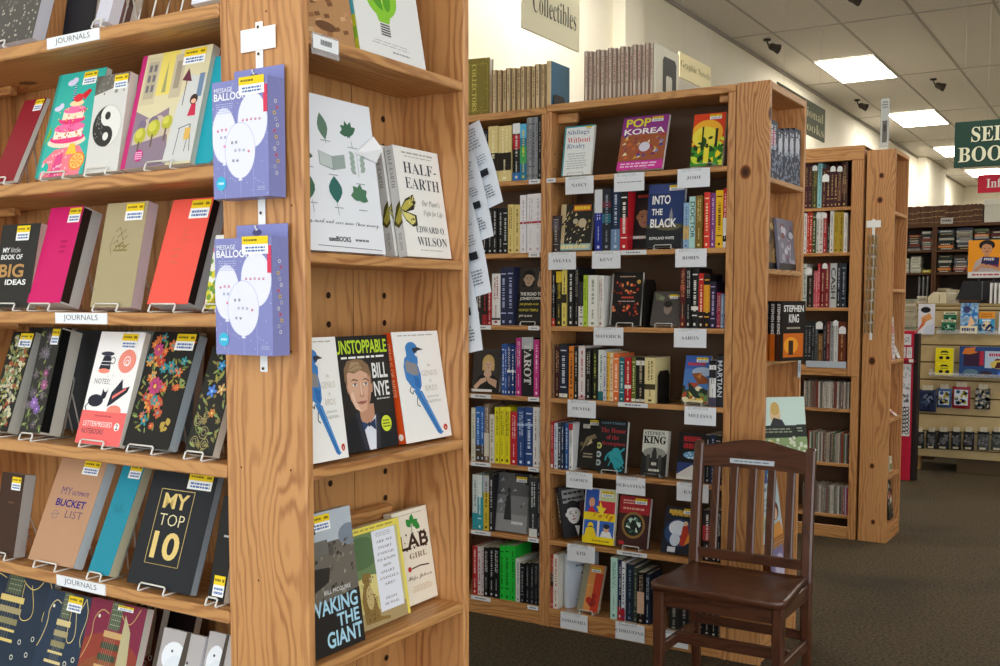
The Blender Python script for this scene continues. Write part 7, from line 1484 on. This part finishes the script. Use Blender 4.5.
S_('tall blue and yellow comic on the upper clear ledge', 959.5, 977, 303, Z1+.005, bluec, '#2f78c0', dy=.034)
def orbl(d): d.r(0, 0, 1, 1, '#3a98c8'); d.r(0, .68, 1, 1, '#d8902a'); d.bars(.1, .74, .9, .94, 2, '#b86a1a', 3, .6); d.e(.5, .35, .3, .2, '#e8d0a0'); d.spots(.1, .05, .9, .4, 14, .014, '#1f3a6a', 5); d.bars(.15, .55, .85, .65, 1, '#e8f0f4', 5, .8)
S_('orange and blue picture book on the upper clear ledge', 978, 994, 312, Z1+.005, orbl, '#3a98c8', dy=.034)
S_('white book cut by the right edge of the photo, upper ledge', 998, 1014, 312, Z1+.005, lambda d: d.bars(.1, .2, .9, .9, 5, '#8aa0b0', 3, .5), '#d8dce0', dy=.022)
def mask(d): d.r(0, 0, 1, 1, '#e6d814'); d.poly([(.25, .62), (.35, .8), (.65, .8), (.75, .62), (.6, .66), (.4, .66)], '#1f2a24'); d.r(.3, .5, .7, .56, '#3a4a2a'); d.e(.32, .28, .12, .12, '#1c1c1a'); d.e(.68, .28, .12, .12, '#1c1c1a')
z_m = on(943, 377, 1, Y4-.03).z; hy = (on(943, 350, 1, Y4-.03).z-z_m)/2
for k in range(2):
    o = S_(('lower yellow gift box with dark shapes on the slat wall', 'upper yellow gift box with dark shapes on the slat wall')[k], 936, 954, 300, Z2+.006+k*(hy+.002), mask, '#e6d814', .04, 'gift_box', 'box', dy=.016, tilt=0, hcap=hy)
def bluebox(d): d.r(0, 0, 1, 1, '#2a4a80'); d.r(.08, .35, .45, .85, '#3a1f3a'); d.r(.38, .38, .46, .85, '#b02a44'); d.r(.48, .3, .92, .86, '#b8cce0'); d.bars(.55, .68, .86, .8, 1, '#c03a5a', 3, .8); d.poly([(.62, .3), (.7, .52), (.78, .52), (.86, .3)], '#5a1f1a'); d.e(.72, .56, .06, .06, '#6a2a1a'); d.e(.74, .42, .16, .14, '#d8c060', 16); d.poly([(.66, .3), (.71, .5), (.77, .5), (.82, .3)], '#4a1a18'); d.e(.22, .15, .14, .1, '#5a7a8a'); d.e(.5, .12, .12, .08, '#3a2a3a'); d.e(.82, .14, .1, .1, '#3a6ac0'); d.poly([(.05, .75), (.1, .95), (.3, .98), (.28, .85), (.36, .82), (.2, .74)], '#d87a2a')
S_('large blue boxed toy set at the right edge on the lower ledge', 960, 1014, 347, Z2+.005, bluebox, '#2a4a80', .05, 'toy_box', 'box', dy=.02, tilt=0)
def pouch(label, px0, px1, y0, y1, c, front, dy=.034):
    A = on(px0, y1, 1, Y4-dy); B = on(px1, y1, 1, Y4-dy); T_ = on(px0, y0, 1, Y4-dy); w = B.x-A.x; h = T_.z-A.z
    r = thing('hanging_pack', label, 'hanging pack', Vector((A.x, Y4-dy, A.z)), 'packs hanging on the slat wall')
    b = MB(); n = 8
    vs = []; fs = []
    for s in (-1, 1):
        for i in range(n+1):
            for j in range(n+1):
                u, v = i/n, j/n; puff = .016*(1-(2*u-1)**4)*(1-(2*v-1)**4); vs.append((u*w, s*puff, v*h))
    for s in range(2):
        for i in range(n):
            for j in range(n):
                a_ = s*(n+1)**2+i*(n+1)+j; f_ = [a_, a_+n+1, a_+n+2, a_+1]; fs.append(f_ if s == 0 else f_[::-1])
    b.add(vs, fs, mat(c, .35), True); d = D(b, (0, -.0165, 0), (1, 0, 0), (0, 0, 1), w, h); front(d); b.build('bag', r)
    b = MB(); b.box(w*.2, -.002, h-.01, w*.8, .002, h+.035, '#c8c0a8'); b.build('header_card', r)
    b = MB(); b.tube([(w*.5, dy-.001, h+.025), (w*.5, -.02, h+.025), (w*.5, -.024, h+.032)], .0025, CHROME); b.build('peg_hook', r)
def navyp(d): d.r(.1, .1, .9, .9, '#1f2a4a'); d.e(.55, .6, .26, .2, '#6a7a90'); d.e(.4, .4, .2, .14, '#3a4a6a'); d.spots(.15, .15, .85, .85, 16, .012, '#141c34', 3)
pouch('navy hanging pack, leftmost in the upper peg row', 918, 936, 389, 411, '#1f2a4a', navyp)
def whitep(d): d.r(.12, .15, .88, .85, '#c8d4de'); d.spots(.2, .2, .8, .8, 10, .018, '#2a4a7a', 4); d.spots(.2, .2, .8, .8, 8, .012, '#b0a03a', 5)
pouch('white and blue hanging pack beside the navy one', 937, 951, 388, 407, '#3a5a8a', whitep)
pouch('red-edged white hanging pack in the upper peg row', 952, 970, 386, 408, '#8e2434', whitep)
def camo(d): d.spots(.1, .1, .9, .95, 22, .02, '#8a8a84', 3); d.spots(.1, .1, .9, .95, 14, .014, '#2a3a5a', 4); d.spots(.1, .1, .9, .95, 12, .014, '#b0a890', 5)
pouch('grey mottled hanging pack, rightmost in the upper peg row', 975, 990, 388, 409, '#3a3a3a', camo)
def darkp(s):
    def f(d): d.r(.05, .86, .95, .98, '#101012'); d.e(.5, .5, .32, .2, '#4a4a4c'); d.spots(.15, .25, .85, .8, 9, .012, '#6a6a6a', s); d.r(.2, .05, .75, .16, '#b8b098')
    return f
for k, (x0, x1) in enumerate(((914, 924), (926, 936.5), (937, 949), (951, 961), (963, 974), (977, 989), (991, 1003))):
    pouch('dark hanging pack with pale tag, %s from the left in the lower peg row' % ORD[k], x0, x1, 431, 448+k*.4, '#222326' if k < 5 else '#4a504e', darkp(k))
# red display stand left of the counter
A = on(899, 480, 2, 0); Yr = 8.9; xa = on(898, 400, 1, Yr).x; xb = on(912, 400, 1, Yr).x; zt = on(905, 331, 1, Yr).z; rd = mat('#b81f3a', .4)
r = thing('display_stand', 'narrow red display stand with black line-drawing panels beside the counter', 'display stand', Vector((xa, Yr, 0))); w = xb-xa
b = MB(); b.bbox(0, 0, 0, w, .14, zt, rd, .004); b.build('column', r)
b = MB(); b.bbox(w+.001, .01, 0, w+.035, .13, zt-.02, '#241a1c', .002); b.build('side_panel', r)
def zz_(y): return on(905, y, 1, Yr).z
b = MB(); b.bbox(w*.1, -.0035, zz_(436), w*.88, -.0006, zz_(364), '#d8d8dc', .001); d = D(b, (w*.1, -.0035, zz_(436)), (1, 0, 0), (0, 0, 1), w*.78, zz_(364)-zz_(436)); R = random.Random(3)
d.spots(.08, .62, .92, .96, 26, .010, '#b0b0b8', 5, 4); d.spots(.1, .44, .9, .6, 16, .01, '#8a8a94', 6)
for k in range(7):
    v = .05+k*.055
    for u in (.25, .75): d.ring(u, v, .016, .006, '#16161a', 12)
    d.circ(.5, v+.02, .008, '#16161a', 8); d.line([(.1, v), (.9, v+.03)], .004, '#16161a')
b.build('poster_panel', r)
b = MB(); b.bbox(w*.22, -.0035, zz_(345), w*.82, -.0006, zz_(334), '#dcdce0', .001); d = D(b, (w*.22, -.0035, zz_(345)), (1, 0, 0), (0, 0, 1), w*.6, zz_(334)-zz_(345)); d.ring(.5, .5, .018, .004, '#5a5a5e', 14); d.line([(.2, .2), (.8, .8)], .003, '#5a5a5e'); b.build('poster_panel', r)
for k in range(2):
    b = MB(); b.bbox(w*(.08+.45*k), -.0035, zz_(358), w*(.45+.45*k), -.0006, zz_(347), '#d4d4d8', .001); d = D(b, (w*(.08+.45*k), -.0035, zz_(358)), (1, 0, 0), (0, 0, 1), w*.37, zz_(347)-zz_(358)); d.ring(.5, .5, .012, .003, '#6a6a6e', 12); b.build('poster_panel', r)
b = MB(); b.bbox(-.004, -.02, zz_(362.5), w+.02, -.004, zz_(360), '#7a1626', .002); b.bbox(w*.75, -.03, zz_(362), w*1.05, -.0205, zz_(359), '#e4e0dc', .001); b.build('tray_lip', r)
# ---------------------------------------------------------------- on the counter
ZC = CT+.0225
def cbox(label, name, cat, x0, x1, ytop, Y, dp, col, front=None, z=ZC, r_=.003):
    A = on(x0, 290, 1, Y); B = on(x1, 290, 1, Y); h = on((x0+x1)/2, ytop, 1, Y).z-z
    r = thing(name, label, cat, Vector((A.x, Y, z))); b = MB(); b.bbox(0, 0, .0006, B.x-A.x, dp, h, col, r_)
    if front: front(D(b, (0, 0, 0), (1, 0, 0), (0, 0, 1), B.x-A.x, h, eps=.0008))
    b.build('body', r); return r, B.x-A.x, h
# computer monitor seen from behind, leaning
A = on(956, 300, 1, Y4+.2); B = on(1012, 300, 1, Y4+.2); w = B.x-A.x; h = on(980, 281, 1, Y4+.2).z-ZC-.03
r = thing('computer_monitor', 'black computer monitor standing on the counter in front of the orange poster', 'monitor', Vector((A.x, Y4+.2, ZC)))
b = MB(); b.prism([(0, .03), (w, .03), (w, .03+h), (w*.12, .03+h)], 0, .05, '#26262a'); b.build('back_shell', r)
b = MB(); b.box(w*.46, -.004, .03, w*.475, -.0006, .03+h, '#6a6c70'); b.build('cable', r)
b = MB(); b.bbox(w*.3, -.02, .0006, w*.7, .1, .012, '#1c1c20'); b.bbox(w*.44, .01, .0125, w*.56, .04, .0295, '#1c1c20'); b.build('stand', r)
for k in range(3):
    A = on(988+k*4.3, 300, 1, Y4+.05); book('white pamphlet on the counter before the monitor, %s from the left' % ORD[k], .1, on(990, 283, 1, Y4+.05).z-ZC, .018, '#d8d8d6', T=place(A.x+.03, Y4+.05, ZC+.0006, 90), group='white pamphlets on the counter', name='pamphlet', cat='pamphlet')
def white_shell(label, x0, x1, ytop):
    A = on(x0, 295, 1, Y4+.15); B = on(x1, 295, 1, Y4+.15); h = on((x0+x1)/2, ytop, 1, Y4+.15).z-ZC; w = B.x-A.x
    r = thing('receipt_printer', label, 'printer', Vector((A.x, Y4+.15, ZC))); b = MB()
    b.prism([(0, .0006), (w, .0006), (w, h*.9), (w*.85, h), (w*.3, h), (0, h*.55)], 0, .16, '#cfc6a8'); b.build('case', r); b = MB(); b.box(w*.62, -.003, .01, w*.66, -.0006, h*.75, '#7a745e'); b.build('paper_slot', r)
white_shell('cream angular machine on the counter beside the monitor', 928, 946, 292)
GC = 'stacks on the counter'
def stack(base, x0, x1, Y, z, cols, tt, n, grp, dp=.16, R=None, fmt='%s', top=99, xlo=-99, xhi=99):
    R = R or random.Random(int(x0)); A = on(x0, 295, 1, Y).x; B = min(xhi, on(x1, 295, 1, Y).x); A = max(A, xlo); zz = z+.0006
    for k in range(n):
        t = tt*R.uniform(.8, 1.2); c = R.choice(cols); w = (B-A)*R.uniform(.88, .97); o = R.uniform(0, (B-A)-w)
        if zz+t > top: break
        # a lying book, spine toward the viewer: local frame spine -x -> world -y
        T = Matrix.Translation((A+o, Y+R.uniform(0, .015), zz)) @ Matrix.Rotation(math.pi/2, 4, 'Z') @ Matrix.Rotation(math.pi/2, 4, 'X')
        T = Matrix(((0, 0, 1, A+o), (1, 0, 0, Y+.003+R.uniform(0, .012)), (0, 1, 0, zz), (0, 0, 0, 1)))
        book(fmt % (cname(c), ORD[k]), dp, w, t, c, T=T, group=grp, hard=k % 2 == 0, spinef=lambda d, s=k+int(x0): (d.vbars(.3, .25, .7, .8, 1, R.choice(('#e0dcd0', '#3a3430', '#b8a878')), s)), paper='#c8bfa8')
        zz += t+.0006
PALE = ['#d0c8b0', '#c4bca4', '#dcd6c4', '#b8b09a', '#cfc8b8']
stack('', 904, 914, Y4+.3, ZC-.45, PALE, .022, 14, GC, fmt='%s paperback lying in the pale pile left of the counter top, %s from the bottom') if False else None
stack('', 917, 927, Y4+.2, ZC, PALE, .012, 5, GC, fmt='%s booklet in the low pile left of the cream machine, %s from the bottom')
stack('', 946, 957, Y4+.25, ZC, PALE, .013, 9, GC, fmt='%s booklet in the pile between cream machine and monitor, %s from the bottom')
# pale pile on a low cabinet left of the counter
r = thing('low_cabinet', 'low dark cabinet under the pale book pile left of the counter', 'cabinet', Vector((-2.15, 10.25, 0)))
b = MB(); b.bbox(0, 0, 0, .52, .4, 1.02, '#4a3020', .003); b.build('body', r); b = MB(); b.bbox(-.01, -.012, 1.0206, .53, .41, 1.045, '#5a3c28', .003); b.build('top_board', r)
for k in range(2): b = MB(); b.bbox(.02+.245*k, -.016, .06, .255+.245*k, -.0006, .98, '#523624', .002); b.build('door', r)
stack('', 901, 917, 10.3, 1.046, PALE+['#a8b0a0', '#c8c8b8'], .024, 17, GC, dp=.2, fmt='%s paperback in the tall pale pile left of the counter, %s from the bottom')

# ================================================================ bookcases along the back
Y5 = 11.5; BT5 = on(940, 224, 1, Y5).z; B0, B1 = -2.75, -.55; bz = [on(940, y, 1, Y5).z for y in (250, 272.5, 300, 326, 352)]+[.45, .10]
bd = mat('#5a3c28', .6)
XD = on(934.5, 240, 1, Y5).x
for nm_, x0, x1 in (('left dark bookcase of stacked books behind the counter', B0, XD-.001), ('right dark bookcase of stacked books behind the counter', XD+.001, B1)):
    r = thing('dark_bookcase', nm_, 'bookcase', Vector((0, 0, 0)), 'dark bookcases behind the counter')
    for xa_, xb_ in ((x0, x0+.022), (x1-.022, x1)): b = MB(); b.bbox(xa_, Y5, 0, xb_, Y5+.3, BT5-.03, bd, .002); b.build('side_panel', r)
    b = MB(); b.box(x0, Y5+.29, 0, x1, Y5+.3, BT5-.03, '#2e1f16'); b.build('back_panel', r); b = MB(); b.bbox(x0, Y5-.004, BT5-.03, x1, Y5+.3, BT5, bd, .002); b.build('top_board', r)
    for z in bz: b = MB(); b.bbox(x0+.0225, Y5+.002, z-.022, x1-.0225, Y5+.289, z, bd, .002); b.build('shelf', r)
# old leather sets on top
xs0, xs1 = on(904, 210, 1, Y5).x, on(982.5, 210, 1, Y5).x; n = 40; t = (xs1-xs0)/n; hL = on(940, 205, 1, Y5).z-BT5
far = MB()                                                  # hundreds of far books behind the counter, none of them showing large
for k in range(n):
    c = rnd.choice(('#5a3c2a', '#4f3424', '#634430', '#57392a')); x = xs0+k*t; hk = hL*rnd.uniform(.96, 1); y = Y5+.03+rnd.uniform(0, .004)
    far.bbox(x, y, BT5+.0008, x+t*.94, y+.16, BT5+hk, c, .002); far.box(x+.001, y+.004, BT5+hk, x+t*.93, y+.157, BT5+hk+.0006, '#b8a888')
    d = D(far, (x, y, BT5), (1, 0, 0), (0, 0, 1), t*.94, hk, eps=.0006); [d.r(.08, v+.05*((k//7) % 3-1), .92, v+.05+.05*((k//7) % 3-1), ('#a08a62', '#b09a70', '#8a7450')[k % 3]) for v in (.34, .64)]; d.r(.1, .1, .9, .13, '#9a865e')
A = on(940, 223, 1, Y5-.012); q0 = on(940.5, 224, 1, Y5-.012); q1 = on(953, 217.5, 1, Y5-.012); b = MB(); b.box(q0.x, Y5-.012, q0.z, q1.x, Y5-.007, q1.z, '#b8b6b2'); d = D(b, (q0.x, Y5-.012, q0.z), (1, 0, 0), (0, 0, 1), q1.x-q0.x, q1.z-q0.z); d.bars(.1, .3, .9, .75, 1, '#5a5a58', 3, .7); tag(b.build('shelf_sign'), 'small grey sign on the edge of the right dark bookcase', 'sign')
q0 = on(984, 224, 1, Y5+.02); q1 = on(1012, 199, 1, Y5+.02); r = thing('storage_box', 'pale grey box standing on the right dark bookcase', 'box', Vector((q0.x, Y5+.02, BT5))); b = MB(); b.bbox(0, 0, .0006, q1.x-q0.x, .22, q1.z-BT5, '#cbc9bb', .004); b.build('carton', r); b = MB(); b.bbox(-.004, -.004, q1.z-BT5-.05, q1.x-q0.x+.004, .224, q1.z-BT5+.006, '#d3d1c4', .003); b.build('lid', r)
MIX = ['#a82a24', '#d8d4c8', '#2a3a5a', '#1f2a24', '#c8a82a', '#5a6a7a', '#d87a2a', '#8a8478', '#3a2a24', '#b8b8b0', '#6a7a5a', '#24242a', '#9aa8b0', '#6a1f24']
def bays(xs, zi, ztop, tt, cols, tag_, dp=.2):
    for j, (xa_, xb_, frac) in enumerate(xs):
        z = bz[zi]+.0006; top = (bz[zi-1]-.024 if zi else BT5-.034); top = z+(top-z)*frac; lft = xb_ < 934; R = random.Random(int(xa_))
        A = max(on(xa_, 295, 1, Y5).x, B0+.024 if lft else XD+.0245); B = min(on(xb_, 295, 1, Y5).x, XD-.0245 if lft else B1)
        while True:
            q = tt*R.uniform(.65, 1.0); wd = (B-A)*R.uniform(.85, .97); o = A+R.uniform(0, (B-A)-wd); y = Y5+.014+R.uniform(0, .012); c = R.choice(cols)
            if z+q > top: break
            far.box(o, y, z, o+wd, y+dp, z+.002, c); far.box(o, y, z+q-.002, o+wd, y+dp, z+q, c); far.box(o, y, z+.002, o+wd, y+.002, z+q-.002, c); far.box(o+.003, y+.002, z+.002, o+wd-.003, y+dp-.003, z+q-.002, '#c8bfa8')
            d = D(far, (o, y, z), (1, 0, 0), (0, 0, 1), wd, q, eps=.0006); d.bars(.1, .3, .9, .72, 1, R.choice(('#e0dcd0', '#3a3430', '#b8a878')), int(z*900), .8); z += q+.0006
bays([(906, 918.5, .8), (919.5, 932, .9)], 0, 0, .03, ['#5a5a56', '#3a3a3c', '#6a7a74', '#8a3a30', '#24242a', '#9a9a94'], ('far left', 'left inner'))
bays([(936, 952, .9), (954, 971, .95), (972, 987, .9), (988, 1003, .85)], 0, 0, .03, MIX, ('post-side', 'second right', 'third right', 'far right'))
bays([(904, 908, .8), (909, 920, .85)], 1, 0, .022, ['#c4c8ba', '#ccd0c4', '#b8bcae'], ('narrow pale', 'pale green-white')); bays([(921, 932, .2)], 1, 0, .03, ['#c8b82a', '#b8a824'], ('yellow',))
bays([(936, 950, .9), (952, 967, .9)], 1, 0, .03, MIX, ('orange and grey', 'yellow and grey'))
bays([(936, 949, .5)], 2, 0, .03, ['#8a7a5a', '#6a5a44', '#a8a08a'], ('brown',))
tag(far.build('far_books'), 'books stacked and lined up in the dark bookcases behind the counter', 'books', kind='stuff')
for k in range(3): book('slanting grey magazine, %s of three on the third dark shelf' % ORD[k], .16, .24, .012, '#b0b0ae', T=place(on(919+k*4.2, 290, 1, Y5).x, Y5+.02, bz[2]+.003, 90, 0, 0), group='slanting magazines behind the counter', name='magazine', cat='magazine', spinef=lambda d: d.r(.3, .1, .7, .9, '#4a4a4c'))
stack('', 950, 968, Y5-.3, ZC+.0, PALE, .02, 6, GC, fmt='%s folder in the back pile behind the cream machine, %s from the bottom') if False else None
# poster on the counter: person in grey t-shirt holding a navy magazine
Yp = Y4+.42; A = on(967.5, 278, 1, Yp); B = on(1004, 278, 1, Yp); T_ = on(967.5, 240.5, 1, Yp); w = B.x-A.x; h = T_.z-A.z
r = thing('poster', 'orange poster of a dark-haired person in grey shirt holding a navy magazine', 'poster', Vector((A.x, Yp, A.z)))
b = MB(); b.bbox(0, 0, 0, w, .012, h, '#d8d8d8', .002); d = D(b, (0, 0, 0), (1, 0, 0), (0, 0, 1), w, h, eps=.0008)
d.r(0, .16, 1, 1, '#e8981f'); d.bars(.1, .05, .9, .12, 1, '#b04a4a', 3, .6); sk = '#c08a64'
d.poly([(.12, .16), (.2, .42), (.36, .55), (.66, .55), (.82, .42), (.9, .16)], '#b0a4a4'); d.r(.44, .5, .58, .62, sk); d.e(.51, .86, .22, .14, '#1f1614', 22); d.e(.51, .76, .15, .15, sk, 22); d.poly([(.34, .86), (.5, .9), (.68, .84), (.66, .95), (.38, .96)], '#1f1614')
d.polys([d.ell(.45, .78, .02, .012, 8), d.ell(.57, .78, .02, .012, 8)], '#1f1614'); d.e(.51, .69, .05, .012, '#8a3a34'); d.poly([(.49, .73), (.53, .73), (.51, .76)], '#a87050')
d.poly([(.34, .28), (.4, .56), (.86, .54), (.84, .24)], '#2a2450'); d.poly([(.36, .30), (.37, .36), (.85, .34), (.84, .28)], '#7a1f4a'); d.t('FREE', .44, .46, .72, .525, '#e0e0e8', bold=.04)
d.poly([(.14, .2), (.36, .36), (.42, .32), (.24, .17)], sk); d.poly([(.9, .18), (.6, .26), (.5, .32), (.54, .36), (.88, .26)], sk); d.e(.42, .33, .07, .05, sk); d.e(.5, .3, .08, .04, sk); b.build('print_panel', r)
b = MB(); b.tube([(w*.3, .03, .01), (w*.3, .10, ZC-A.z+.004)], .006, '#3a3a3c'); b.tube([(w*.7, .03, .01), (w*.7, .10, ZC-A.z+.004)], .006, '#3a3a3c'); b.box(w*.2, .006, ZC-A.z+.001, w*.8, .12, ZC-A.z+.006, '#3a3a3c'); b.build('stand', r)
SC.view_settings.view_transform = 'Standard'; SC.view_settings.look = 'None'; SC.view_settings.gamma = 1; SC.view_settings.use_curve_mapping = False
SC.view_settings.exposure = 0.42
SC.cycles.max_bounces = 8; SC.cycles.diffuse_bounces = 5; SC.cycles.glossy_bounces = 3; SC.cycles.transparent_max_bounces = 8
